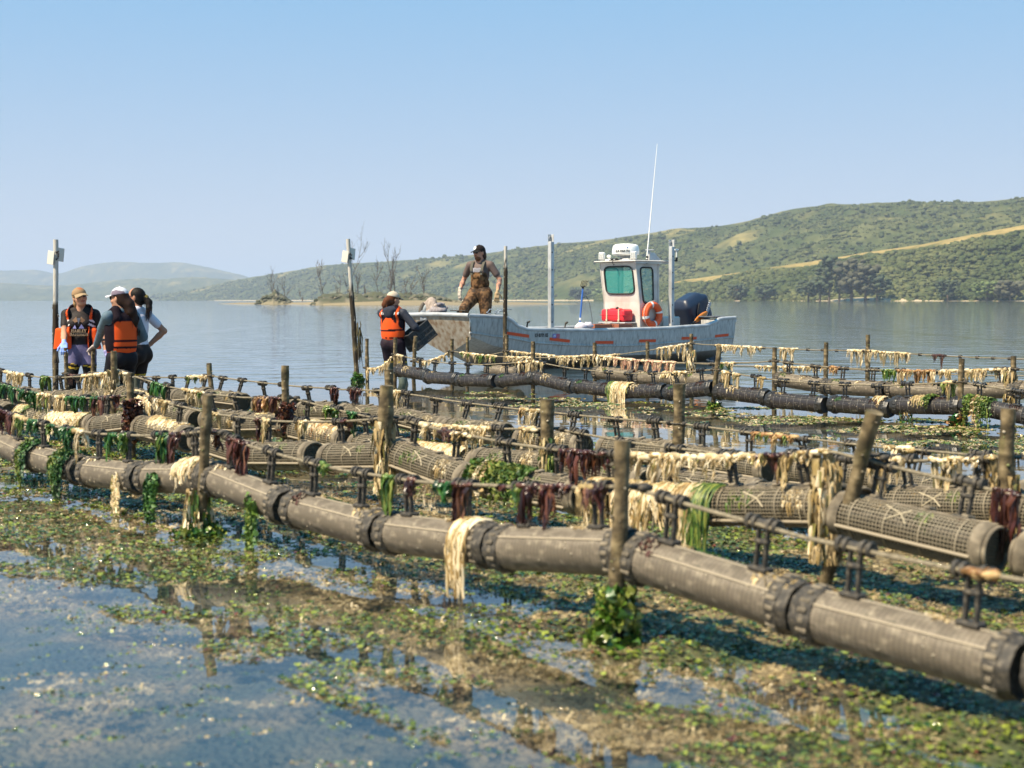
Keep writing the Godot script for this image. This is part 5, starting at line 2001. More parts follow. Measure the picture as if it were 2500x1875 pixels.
func make_cabin() -> void:
	var x0 := 4.286
	var xk := 4.40
	var xb := 4.425
	var x1 := 4.90
	var p0 := 0.36
	var p1 := 1.31
	var g := Geo.new()
	var fr := Geo.new()
	var pn := Geo.new()
	# front, upper part leaning out over the bow; starboard corner first, as seen from the bow
	holed_wall(g, [bp(Vector3(xk, 1.16, p1)), bp(Vector3(xk, 1.16, p0)), bp(Vector3(x0, 1.90, p0)), bp(Vector3(x0, 1.90, p1))], 0.10, 0.20, 0.90, 0.90, 0.0, 0.32, fr, pn, Vector3(-1, 0, 0))
	g.face([bp(Vector3(xb, 0.3, p1)), bp(Vector3(xb, 0.3, p0)), bp(Vector3(xk, 1.16, p0)), bp(Vector3(xk, 1.16, p1))])
	# port and starboard sides
	holed_wall(g, [bp(Vector3(xk, 1.02, p0)), bp(Vector3(x1, 1.02, p0)), bp(Vector3(x1, 1.90, p0)), bp(Vector3(x0, 1.90, p0))], 0.17, 0.13, 0.74, 0.89, 0.05, 0.3, fr, pn, Vector3(0, 0, 1))
	g.face([bp(Vector3(xb, 0.3, p0)), bp(Vector3(x1, 0.3, p0)), bp(Vector3(x1, 1.02, p0)), bp(Vector3(xk, 1.02, p0))])
	holed_wall(g, [bp(Vector3(x1, 1.02, p1)), bp(Vector3(xk, 1.02, p1)), bp(Vector3(x0, 1.90, p1)), bp(Vector3(x1, 1.90, p1))], 0.2, 0.13, 0.8, 0.89, 0.0, 0.3, fr, pn, Vector3(0, 0, -1))
	g.face([bp(Vector3(x1, 0.3, p1)), bp(Vector3(xb, 0.3, p1)), bp(Vector3(xk, 1.02, p1)), bp(Vector3(x1, 1.02, p1))])
	var cabin := part("cabin", g, M.cabin, boat)
	part("window_frame", fr, M.rubber, cabin)
	part("window_pane", pn, M.glass, cabin)
	var tr := Geo.new()
	for c in [[x0, xk, p0], [x0, xk, p1]]:
		tr.tube(PackedVector3Array([bp(Vector3(xb, 0.32, c[2])), bp(Vector3(xk, 1.16, c[2])), bp(Vector3(x0, 1.89, c[2]))]), 0.012, 8)
	tr.tube(PackedVector3Array([bp(Vector3(x1, 0.3, p0)), bp(Vector3(x1, 1.9, p0))]), 0.02, 8)
	tr.tube(PackedVector3Array([bp(Vector3(x1, 0.3, p1)), bp(Vector3(x1, 1.9, p1))]), 0.02, 8)
	part("corner_trim", tr, M.cabin, cabin)
	var r := Geo.new()
	r.rbox(bp(Vector3(4.72, 1.925, 0.83)), Vector3(1.06, 0.028, 1.12), 0.01)
	r.box(bp(Vector3(4.72, 1.895, 0.30)), Vector3(1.0, 0.035, 0.02))
	part("roof", r, M.cabin, cabin)
	var inside := Geo.new()
	inside.rbox(bp(Vector3(4.60, 1.10, 0.83)), Vector3(0.26, 0.16, 0.75), 0.03)
	inside.torus(bp(Vector3(4.66, 1.27, 0.72)), Basis(Vector3.UP, PI * 0.5).rotated(Vector3(0, 0, 1), 0.35), 0.15, 0.012, 24, 8)
	for k in 3:
		var a := TAU * k / 3.0
		inside.tube(PackedVector3Array([bp(Vector3(4.66, 1.27, 0.72)), bp(Vector3(4.66, 1.27 + cos(a) * 0.14, 0.72 + sin(a) * 0.14))]), 0.01, 5)
	part("helm", inside, M.rubber, cabin)
	# what stands on the roof
	var dome := Geo.new()
	var dc := bp(Vector3(4.45, 0, 0.78))
	dome.lathe_y([[2.035, 0.0], [2.035, 0.20], [2.035, 0.20], [2.045, 0.245], [2.07, 0.262], [2.13, 0.258], [2.20, 0.245], [2.232, 0.225], [2.25, 0.18], [2.258, 0.10], [2.26, 0.0]], 36, dc)
	var radar := part("radar_dome", dome, M.white, boat)
	var rb := Geo.new()
	rb.rbox(bp(Vector3(4.45, 2.0, 0.78)), Vector3(0.16, 0.09, 0.2), 0.02)
	rb.rbox(bp(Vector3(4.45, 1.95, 0.78)), Vector3(0.36, 0.03, 0.34), 0.01)
	part("radar_mount", rb, M.alu, radar)
	# its maker's lettering runs round the front of the dome
	var turn := Basis(Vector3.UP, -0.42)
	var letters := ["G", "A", "R", "M", "I", "N"]
	for k in letters.size():
		var a := -1.52 + 0.19 * k - (0.03 if k > 4 else 0.0)
		var b := Basis(Vector3.UP, a)
		text(letters[k], 0.066, M.ink, radar, "lettering", dc + b * Vector3(0, 2.115, 0.263), b * Basis(Vector3.RIGHT, -0.06))
	var tri_ := Geo.new()
	var tb := Basis(Vector3.UP, -0.66)
	tri_.face([dc + tb * Vector3(-0.02, 2.168, 0.2545), dc + tb * Vector3(0.02, 2.168, 0.2545), dc + tb * Vector3(0, 2.20, 0.2505)])
	part("emblem", tri_, mat(0.03, 0.10, 0.35, 0.5), radar)
	for f in [[4.25, 1.22, -0.55], [4.30, 0.42, -0.25]]:
		var c := bp(Vector3(f[0], 2.03, f[1]))
		var fb := Basis(Vector3.UP, -PI * 0.5 + 0.6 + f[2] * 0.2)
		var l := Geo.new()
		l.rbox(c, Vector3(0.11, 0.145, 0.10), 0.015, fb)
		l.rbox(c + Vector3(0, -0.085, 0), Vector3(0.05, 0.04, 0.05), 0.008, fb)
		var lamp := part("floodlight", l, M.white, boat)
		var cells := Geo.new()
		for i in 3:
			for j in 4:
				cells.rbox(c + fb * Vector3(-0.032 + 0.032 * i, -0.048 + 0.032 * j, 0.052), Vector3(0.025, 0.025, 0.006), 0.002, fb)
		part("lamp_cells", cells, mat(0.5, 0.5, 0.48, 0.2), lamp)
	var odd := Geo.new()
	odd.rbox(bp(Vector3(4.32, 1.955, 1.05)), Vector3(0.12, 0.03, 0.2), 0.008)
	odd.rbox(bp(Vector3(4.30, 1.955, 0.6)), Vector3(0.10, 0.03, 0.16), 0.008)
	odd.ball(bp(Vector3(4.30, 2.02, 1.08)), Vector3(0.045, 0.035, 0.045), 10, 6)
	odd.tube(PackedVector3Array([bp(Vector3(4.32, 1.95, 1.08)), bp(Vector3(4.30, 2.0, 1.08))]), 0.02, 8)
	part("roof_fitting", odd, M.white, boat)
	var horn := Geo.new()
	for k in [0.92, 0.80]:
		horn.ball(bp(Vector3(4.22, 1.965, k)), Vector3(0.03, 0.022, 0.03), 8, 5)
	horn.box(bp(Vector3(4.21, 1.948, 0.85)), Vector3(0.04, 0.012, 0.24))
	horn.tube(PackedVector3Array([bp(Vector3(4.20, 1.95, 0.86)), bp(Vector3(4.17, 1.91, 0.86)), bp(Vector3(4.19, 1.85, 0.84)), bp(Vector3(4.21, 1.87, 0.83))]), 0.007, 5)
	part("horn", horn, M.rubber, boat)
	var hood := Geo.new()
	hood.face([bp(Vector3(4.64, 1.94, 0.34)), bp(Vector3(4.96, 1.94, 0.34)), bp(Vector3(4.80, 2.09, 0.36)), bp(Vector3(4.68, 2.09, 0.36))])
	hood.rbox(bp(Vector3(4.80, 1.99, 0.44)), Vector3(0.22, 0.10, 0.14), 0.03)
	hood.rbox(bp(Vector3(4.70, 2.03, 0.40)), Vector3(0.05, 0.17, 0.05), 0.01)
	hood.rbox(bp(Vector3(4.70, 2.135, 0.40)), Vector3(0.15, 0.025, 0.1), 0.01)
	part("roof_vent", hood, M.alu, boat)
	var mast := Geo.new()
	var a0: Vector3 = Vector3(4.568, 1.948, 0.34)
	var a1: Vector3 = Vector3(4.836, 4.127, 0.34)
	mast.tube(PackedVector3Array([bp(a0), bp(a0.lerp(a1, 0.4)), bp(a1)]), [0.014, 0.010, 0.004], 8)
	var ant := part("whip_antenna", mast, M.white, boat)
	var ab := Geo.new()
	ab.rbox(bp(a0 + Vector3(0, -0.03, 0)), Vector3(0.05, 0.09, 0.05), 0.012)
	ab.ball(bp(a0 + Vector3(0.01, 0.05, 0)), Vector3(0.025, 0.03, 0.025), 8, 5)
	part("antenna_base", ab, M.rubber, ant)
	var lt := Geo.new()
	var l0: Vector3 = Vector3(5.233, 1.967, 0.2)
	lt.tube(PackedVector3Array([bp(l0), bp(l0 + Vector3(0, 0.17, 0))]), 0.012, 8)
	lt.lathe_y([[0.15, 0.0], [0.155, 0.03], [0.175, 0.045], [0.19, 0.045], [0.20, 0.0]], 12, bp(l0))
	var stern := part("stern_light", lt, M.white, boat)
	var lb := Geo.new()
	lb.rbox(bp(l0 + Vector3(-0.03, -0.03, 0)), Vector3(0.10, 0.03, 0.03), 0.006)
	lb.rbox(bp(l0 + Vector3(0.0, 0.0, 0)), Vector3(0.04, 0.07, 0.04), 0.008)
	part("light_clamp", lb, M.rubber, stern)
	# the shelf for the fuel can on the cabin's front
	var sh := Geo.new()
	sh.rbox(bp(Vector3(4.25, 0.765, 0.80)), Vector3(0.32, 0.025, 0.72), 0.006)
	sh.rbox(bp(Vector3(4.12, 0.55, 0.56)), Vector3(0.035, 0.42, 0.05), 0.006)
	sh.rbox(bp(Vector3(4.12, 0.55, 1.10)), Vector3(0.035, 0.42, 0.05), 0.006)
	part("can_shelf", sh, M.alu, boat)
	# seats and coaming by the stern
	var seat := Geo.new()
	seat.rbox(bp(Vector3(5.55, 0.62, 1.05)), Vector3(0.5, 0.5, 0.9), 0.03)
	part("engine_box", seat, M.cabin, boat)


func boat_thing(called: String, label: String, category: String, at: Vector3, group := "") -> Node3D:
	var o := thing(called, label, category, boat_world(at), 0.0, group)
	o.basis = Basis(BOAT_X, Vector3.UP, BOAT_Z)
	return o


func make_boat_load() -> void:
	# the tilted outboard
	var o := boat_thing("outboard_motor", "big navy blue outboard motor tilted up at the stern", "outboard motor", Vector3(6.78, 0.62, 1.0))
	var tilt := Basis(Vector3(0, 0, 1), 0.40)
	var b := Blob.new(Vector3(-0.75, -0.75, -0.4), Vector3(0.65, 0.85, 0.4), 0.018)
	var blue := lin(0.012, 0.020, 0.045)
	b.box(tilt * Vector3(-0.06, 0.40, 0), Vector3(0.34, 0.27, 0.235), 0.10, blue, 0.05, tilt)
	b.box(tilt * Vector3(-0.10, 0.62, 0), Vector3(0.25, 0.13, 0.18), 0.09, blue, 0.09, tilt)
	b.box(tilt * Vector3(-0.10, 0.12, 0), Vector3(0.30, 0.12, 0.18), 0.08, lin(0.014, 0.018, 0.03), 0.03, tilt)
	var cg := Geo.new()
	b.into(cg)
	var paint := vmat(0.42)
	part("cowling", cg, paint, o)
	var leg := Geo.new()
	leg.rbox(tilt * Vector3(-0.06, -0.25, 0), Vector3(0.24, 0.62, 0.14), 0.03, tilt)
	leg.rbox(tilt * Vector3(0.02, -0.72, 0), Vector3(0.42, 0.12, 0.08), 0.02, tilt)
	leg.rbox(tilt * Vector3(0.12, -0.55, 0), Vector3(0.45, 0.02, 0.2), 0.005, tilt)
	part("lower_unit", leg, mat(0.012, 0.016, 0.03, 0.4), o)
	var pr := Geo.new()
	for k in 3:
		var a := TAU * k / 3.0
		pr.ball(tilt * (Vector3(0.26, -0.74, 0) + Vector3(0, cos(a), sin(a)) * 0.09), Vector3(0.02, 0.09, 0.05), 8, 5, tilt * Basis(Vector3.RIGHT, a))
	part("propeller", pr, M.alu, o)
	var scoop := Geo.new()
	scoop.ball(tilt * Vector3(-0.15, 0.44, 0.256), Vector3(0.035, 0.17, 0.02), 12, 6, tilt * Basis(Vector3(0, 0, 1), -0.55))
	part("air_scoop", scoop, mat(0.003, 0.004, 0.008, 0.5), o)
	var line := Geo.new()
	line.tube(PackedVector3Array([tilt * Vector3(0.02, 0.12, 0.252), tilt * Vector3(0.14, 0.27, 0.260), tilt * Vector3(0.20, 0.46, 0.25)]), 0.006, 6)
	part("trim_line", line, mat(0.20, 0.24, 0.32, 0.3), o)
	text("YAMAHA", 0.085, mat(0.38, 0.42, 0.50, 0.4), o, "lettering", tilt * Vector3(0.10, 0.36, 0.262), tilt * Basis(Vector3(0, 0, 1), 0.72), "Droid Sans", 700, 0.03)
	var ring := Geo.new()
	ring.torus(tilt * Vector3(-0.045, 0.20, 0.262), Basis(), 0.022, 0.004, 16, 5)
	part("emblem_ring", ring, mat(0.38, 0.42, 0.50, 0.4), o)
	# fuel can with its two straps
	o = boat_thing("fuel_can", "red plastic fuel can strapped to the shelf on the cabin front", "fuel can", Vector3(4.24, 0.78, 0.80))
	var can := Geo.new()
	can.rbox(Vector3(0, 0.125, 0), Vector3(0.27, 0.23, 0.62), 0.035)
	can.rbox(Vector3(0, 0.13, 0), Vector3(0.285, 0.012, 0.635), 0.004)
	can.rbox(Vector3(0, 0.245, -0.02), Vector3(0.06, 0.03, 0.30), 0.012)
	part("tank", can, mat(0.62, 0.022, 0.035, 0.42), o)
	var cp := Geo.new()
	cp.lathe_y([[0.235, 0.0], [0.235, 0.035], [0.27, 0.035], [0.275, 0.02], [0.285, 0.02], [0.285, 0.0]], 14, Vector3(-0.02, 0, 0.03))
	part("filler_cap", cp, M.rubber, o)
	for z in [0.19, -0.13]:
		var s := Geo.new()
		s.rbox(Vector3(-0.146, 0.12, z), Vector3(0.006, 0.26, 0.035), 0.002)
		s.rbox(Vector3(0, 0.246, z), Vector3(0.30, 0.006, 0.035), 0.002)
		s.rbox(Vector3(-0.15, 0.03, z), Vector3(0.012, 0.05, 0.045), 0.003)
		part("strap", s, mat(0.45, 0.38, 0.28, 0.8), o)
	# life ring on the cabin's side
	o = boat_thing("life_ring", "orange life ring with white bands hung on the cabin's side", "life ring", Vector3(4.67, 0.92, 0.285))
	var lr := Geo.new()
	lr.torus(Vector3.ZERO, Basis(), 0.185, 0.064, 44, 14)
	part("ring", lr, M.orange, o)
	for k in 4:
		var a := 0.25 + TAU * k / 4.0
		var bd := Geo.new()
		bd.torus(Vector3.ZERO, Basis(), 0.185, 0.0675, 8, 14, a - 0.11, a + 0.11)
		part("band", bd, M.white, o)
	var cord := Geo.new()
	for k in 4:
		var a0 := 0.25 + TAU * k / 4.0
		var pts := PackedVector3Array()
		for i in 9:
			var a := a0 + TAU / 4.0 * i / 8.0
			pts.append(Vector3(cos(a), sin(a), 0) * (0.25 + 0.02 * sin(PI * i / 8.0)) + Vector3(0, 0, 0.03))
		cord.tube(pts, 0.005, 5)
	part("grab_cord", cord, M.shell, o)
	# the clam rake standing in the boat
	o = boat_thing("clam_rake", "blue-handled rake with bent tines standing upright in the skiff", "rake", Vector3(3.03, 0.28, 0.6))
	var hd := Geo.new()
	hd.tube(PackedVector3Array([Vector3(0, 0, 0), Vector3(0.13, 1.12, 0)]), 0.016, 10)
	part("handle", hd, mat(0.03, 0.12, 0.42, 0.45), o)
	var bnd := Geo.new()
	bnd.tube(PackedVector3Array([Vector3(0.063, 0.545, 0), Vector3(0.068, 0.59, 0)]), 0.018, 10)
	part("handle_band", bnd, M.white, o)
	for k in 5:
		var tn := Geo.new()
		var u := (k - 2) * 0.034
		tn.tube(PackedVector3Array([Vector3(0.13, 1.12, 0), Vector3(0.135 + u * 0.5, 1.16, 0.0), Vector3(0.137 + u, 1.175, 0.01), Vector3(0.139 + u, 1.24, 0.03), Vector3(0.141 + u * 1.15, 1.27, 0.06)]), 0.006, 6)
		part("tine", tn, M.rubber, o)
	var cab := Geo.new()
	cab.tube(PackedVector3Array([Vector3(0.10, 0.95, 0), Vector3(0.22, 0.98, 0), Vector3(0.30, 0.86, 0), Vector3(0.36, 0.62, 0), Vector3(0.39, 0.45, 0)]), 0.004, 5)
	part("loose_cord", cab, M.rubber, o)
	# paddle lying over the stern
	o = boat_thing("paddle", "paddle with an orange blade lying at the stern", "paddle", Vector3(6.05, 0.74, 0.55))
	var ps := Geo.new()
	ps.tube(PackedVector3Array([Vector3(-0.35, -0.14, 0), Vector3(0.12, 0.04, 0)]), 0.016, 8)
	part("shaft", ps, M.rubber, o)
	var pb := Geo.new()
	pb.ball(Vector3(0.28, 0.12, 0), Vector3(0.22, 0.06, 0.02), 14, 8, Basis(Vector3(0, 0, 1), 0.46))
	part("blade", pb, mat(0.70, 0.22, 0.03, 0.5), o)
	# gear lying on the deck, behind the low side
	for c in [[1.55, 0.75, 0.5, "dark coil of rope and clips on the deck just behind the bow"], [2.35, 0.72, 0.42, "dark heap of basket clips on the deck by the forward spud post"]]:
		var hp := boat_thing("clip_heap", c[3], "rope heap", Vector3(c[0], 0.42, c[2]), "gear heaps on the deck")
		var hg := Geo.new()
		for k in 22:
			var p := Vector3(rng.randf_range(-0.3, 0.3), rng.randf_range(-0.12, 0.24), rng.randf_range(-0.2, 0.2))
			hg.ball(p, Vector3(0.07, 0.035, 0.05), 7, 4, Basis(Vector3(rng.randf(), rng.randf(), rng.randf() + 0.1).normalized(), rng.randf() * 6.0), 0.3, rng)
		for k in 3:
			var top := Vector3(rng.randf_range(-0.25, 0.3), rng.randf_range(0.22, 0.40), 0.02)
			hg.tube(PackedVector3Array([top * Vector3(0.7, 0.4, 1), top]), 0.014, 6)
			hg.ball(top + Vector3(0.02, 0.01, 0), Vector3(0.045, 0.02, 0.03), 7, 4, Basis(Vector3(0, 0, 1), rng.randf_range(0.2, 0.9)))
		part("coil", hg, M.dark, hp)
	var crates := [[3.55, 0.50, 0.62, 0.44, lin(0.30, 0.10, 0.05), "low brown-red tray on the deck before the cabin"], [4.0, 0.52, 0.5, 0.34, lin(0.26, 0.09, 0.05), "small brown-red tray against the cabin's foot"]]
	for c in crates:
		var cr := boat_thing("tray", c[5], "tray", Vector3(c[0], 0.29, c[2]), "trays on the skiff's deck")
		var tg := Geo.new()
		tg.rbox(Vector3(0, 0.40, 0.16), Vector3(c[3], 0.12, 0.02), 0.006)
		tg.rbox(Vector3(0, 0.40, -0.16), Vector3(c[3], 0.12, 0.02), 0.006)
		tg.rbox(Vector3(c[3] * 0.5, 0.40, 0), Vector3(0.02, 0.12, 0.34), 0.006)
		tg.rbox(Vector3(-c[3] * 0.5, 0.40, 0), Vector3(0.02, 0.12, 0.34), 0.006)
		tg.rbox(Vector3(0, 0.345, 0), Vector3(c[3], 0.015, 0.34), 0.004)
		tg.rbox(Vector3(0, 0.17, 0), Vector3(c[3] * 0.9, 0.34, 0.3), 0.01)
		part("tray_shell", tg, mat(c[4].r, c[4].g, c[4].b, 0.6), cr)
	var bag := Geo.new()
	bag.ball(Vector3.ZERO, Vector3(0.14, 0.09, 0.11), 14, 8, Basis(), 0.22, rng)
	bag.ball(Vector3(0.12, 0.02, 0.04), Vector3(0.10, 0.07, 0.10), 12, 7, Basis(), 0.22, rng)
	var bo := boat_thing("white_bag", "crumpled white bag lying on deck at the rake's foot", "bag", Vector3(3.05, 0.70, 0.52))
	part("bag_cloth", bag, mat(0.5, 0.46, 0.52, 0.8), bo)
	var bin := Geo.new()
	bin.rbox(Vector3(0, 0.16, 0), Vector3(0.5, 0.32, 0.4), 0.02)
	part("lid", bin, M.floor, boat_thing("deck_box", "grey deck box under the white bag", "box", Vector3(3.05, 0.28, 0.55)))
	# clothes thrown over the bow
	o = boat_thing("clothes", "grey and brown clothes heaped on the bow rail beside the woman", "clothes", Vector3(0.1, 0.95, 1.22))
	var cb := Blob.new(Vector3(-0.35, -0.35, -0.55), Vector3(0.45, 0.42, 0.45), 0.016)
	cb.ell(Vector3(0.06, 0.15, -0.02), Vector3(0.09, 0.15, 0.14), lin(0.30, 0.25, 0.22), 0.05)
	cb.ell(Vector3(0.05, 0.07, 0.20), Vector3(0.12, 0.08, 0.18), lin(0.22, 0.20, 0.21), 0.05)
	cb.ell(Vector3(0.12, 0.03, -0.10), Vector3(0.12, 0.10, 0.16), lin(0.26, 0.25, 0.27), 0.05)
	cb.cap(Vector3(-0.06, 0.02, -0.10), Vector3(-0.09, -0.20, -0.04), 0.055, 0.06, lin(0.15, 0.17, 0.20), 0.04)
	cb.cap(Vector3(-0.04, 0.02, 0.02), Vector3(-0.10, -0.14, 0.04), 0.05, 0.05, lin(0.20, 0.22, 0.25), 0.03)
	for k in 9:
		cb.ell(Vector3(rng.randf_range(-0.02, 0.14), rng.randf_range(0.05, 0.2), rng.randf_range(-0.2, 0.34)), Vector3(0.05, 0.035, 0.06), [lin(0.34, 0.28, 0.25), lin(0.16, 0.15, 0.17)][k % 2], 0.02)
	var cg2 := Geo.new()
	cb.into(cg2, func(p: Vector3, c: Color) -> Color: return c * (1.0 + 0.5 * wob(p, 18.0)))
	part("cloth_heap", cg2, M.cloth, o)
	var boot := Geo.new()
	boot.ball(Vector3(-0.04, 0.09, -0.16), Vector3(0.055, 0.13, 0.05), 12, 8, Basis(Vector3(1, 0, 0), 0.35))
	part("boot_sole", boot, mat(0.10, 0.085, 0.07, 0.8), o)
	var bootu := Geo.new()
	bootu.ball(Vector3(0.0, 0.07, -0.12), Vector3(0.06, 0.11, 0.06), 12, 8, Basis(Vector3(1, 0, 0), 0.35))
	part("boot_upper", bootu, mat(0.25, 0.28, 0.30, 0.8), o)
	# brackets and a tangle of line on the bow deck, at the man's feet
	o = boat_thing("bow_bracket", "dark flat bracket lying on the bow rail before the man", "bracket", Vector3(0.12, 0.98, 0.42))
	var bk := Geo.new()
	bk.rbox(Vector3(0, 0.04, 0), Vector3(0.06, 0.016, 0.42), 0.004)
	bk.rbox(Vector3(0.02, 0.0, -0.05), Vector3(0.03, 0.07, 0.05), 0.006)
	bk.rbox(Vector3(0.02, 0.0, 0.1), Vector3(0.03, 0.07, 0.05), 0.006)
	part("plate", bk, M.dark, o)
	o = boat_thing("line_tangle", "tangle of pale blue line on the gunwale at the man's feet", "rope", Vector3(0.62, 0.96, 0.05))
	var lt := Geo.new()
	for k in 6:
		var pts := PackedVector3Array()
		var p := Vector3(rng.randf_range(-0.15, 0.1), 0.0, 0)
		for i in 8:
			p += Vector3(rng.randf_range(-0.04, 0.07), rng.randf_range(-0.03, 0.04), rng.randf_range(-0.03, 0.03))
			p.y = clampf(p.y, -0.01, 0.08)
			pts.append(p)
		lt.tube(pts, 0.007, 5)
	part("line", lt, mat(0.24, 0.29, 0.36, 0.8), o)


# ------------------------------------------------------------------ people
# A figure's own axes: y up from the soles, z the way it faces, x towards its left hand; lengths for someone 1.68 m tall, scaled by K.
const SKIN := Color(0.44, 0.235, 0.15)


func bend(a: Vector3, c: Vector3, l1: float, l2: float, pole: Vector3) -> Vector3:  # the elbow or knee between A and C
	var d := c - a
	var l := minf(d.length(), (l1 + l2) * 0.999)
	var n := d.normalized()
	var x := (l * l + l1 * l1 - l2 * l2) / (2.0 * l)
	var h := sqrt(maxf(0.0, l1 * l1 - x * x))
	return a + n * x + (pole - n * pole.dot(n)).normalized() * h


# A hand of five bent fingers: W the wrist, WAY along the palm, UP the back of the hand, THUMB to which side (1 or -1), CURL in radians.
func hand(out: Geo, w: Vector3, way: Vector3, up: Vector3, thumb: float, curl: float, c: Color, k: float) -> void:
	way = way.normalized()
	up = (up - way * up.dot(way)).normalized()
	var side := way.cross(up) * thumb
	var m := Vector3(0.13, 0.13, 0.13) + way.abs() * 0.09
	var b := Blob.new(w + way * 0.07 - m, w + way * 0.07 + m, 0.0052)
	var at := w + way * 0.05 * k
	b.cap(w - way * 0.03, w + way * 0.015, 0.026 * k, 0.026 * k, c, 0.015)
	b.box(at, Vector3(0.040, 0.016, 0.046) * k, 0.014 * k, c, 0.02, Basis(side, up, side.cross(up)))
	for f in 4:
		var s := (1.5 - f) * 0.0205 * k
		var len: float = [0.072, 0.08, 0.075, 0.058][f] * k
		var p := w + way * 0.092 * k + side * s
		var d := (way + side * (1.5 - f) * 0.06).normalized()
		var r: float = 0.0098 * k
		for j in 3:
			var t = curl * [0.5, 1.0, 0.8][j]
			d = d.rotated(d.cross(up).normalized(), -t) if curl >= 0.0 else d
			var q: Vector3 = p + d * len * [0.45, 0.32, 0.25][j]
			b.cap(p, q, r, r * 0.93, c, 0.006)
			p = q
			r *= 0.93
	var tp := w + way * 0.025 * k + side * 0.034 * k
	var td := (way * 0.75 + side * 0.65 - up * 0.35).normalized()
	for j in 2:
		var q: Vector3 = tp + td * [0.045, 0.032][j] * k
		b.cap(tp, q, 0.0135 * k, 0.0105 * k, c, 0.008)
		tp = q
		td = (td + way * 0.5 - up * curl * 0.4).normalized()
	b.into(out)


# A head with brow, nose, lips, chin and ears, at C, turned by B.
func head(out: Geo, c: Vector3, b: Basis, skin: Color, k: float, beard := false) -> void:
	var h := Blob.new(c - Vector3(0.15, 0.2, 0.16), c + Vector3(0.15, 0.16, 0.16), 0.0065)
	var low := skin if not beard else lin(0.14, 0.06, 0.03)
	h.ell(c + b * Vector3(0, 0.025, -0.008) * k, Vector3(0.075, 0.095, 0.095) * k, skin, 0.0, b)
	h.ell(c + b * Vector3(0, -0.03, 0.022) * k, Vector3(0.062, 0.075, 0.07) * k, skin, 0.03, b)
	h.ell(c + b * Vector3(0, -0.078, 0.05) * k, Vector3(0.042, 0.032, 0.042) * k, low, 0.03, b)
	if beard:
		h.ell(c + b * Vector3(0, -0.085, 0.045) * k, Vector3(0.052, 0.05, 0.05) * k, low, 0.02, b)
		h.ell(c + b * Vector3(0, -0.047, 0.083) * k, Vector3(0.036, 0.012, 0.014) * k, low, 0.01, b)
	h.cap(c + b * Vector3(0, 0.015, 0.088) * k, c + b * Vector3(0, -0.022, 0.108) * k, 0.010 * k, 0.0145 * k, skin, 0.012)
	h.ell(c + b * Vector3(0, -0.054, 0.089) * k, Vector3(0.024, 0.0065, 0.009) * k, skin * Color(0.75, 0.5, 0.5), 0.004, b)
	h.ell(c + b * Vector3(0, -0.064, 0.087) * k, Vector3(0.021, 0.006, 0.009) * k, skin * Color(0.85, 0.6, 0.58), 0.004, b)
	for s in [-1.0, 1.0]:
		h.ell(c + b * Vector3(0.077 * s, -0.005, -0.008) * k, Vector3(0.012, 0.032, 0.02) * k, skin, 0.008, b)
		h.ell(c + b * Vector3(0.031 * s, 0.014, 0.076) * k, Vector3(0.014, 0.009, 0.012) * k, lin(0.6, 0.58, 0.55), 0.003, b)
		h.ell(c + b * Vector3(0.04 * s, -0.03, 0.066) * k, Vector3(0.025, 0.022, 0.02) * k, skin, 0.02, b)
	h.cap(c + Vector3(0, -0.19, -0.03) * k, c + b * Vector3(0, -0.05, -0.02) * k, 0.056 * k, 0.052 * k, skin, 0.03)
	h.into(out)


func shades(parent: Node3D, c: Vector3, b: Basis, k: float, tint := Color(0.01, 0.01, 0.012)) -> void:
	var g := Geo.new()
	for s in [-1.0, 1.0]:
		g.ball(c + b * Vector3(0.034 * s, 0.012, 0.094) * k, Vector3(0.031, 0.022, 0.008) * k, 14, 7, b * Basis(Vector3.UP, 0.28 * s))
		g.tube(PackedVector3Array([c + b * Vector3(0.062 * s, 0.02, 0.085) * k, c + b * Vector3(0.083 * s, 0.016, 0.0) * k]), 0.004, 6)
	g.tube(PackedVector3Array([c + b * Vector3(-0.02, 0.02, 0.104) * k, c + b * Vector3(0.02, 0.02, 0.104) * k]), 0.005, 6)
	part("sunglasses", g, mat(tint.r, tint.g, tint.b, 0.12), parent)


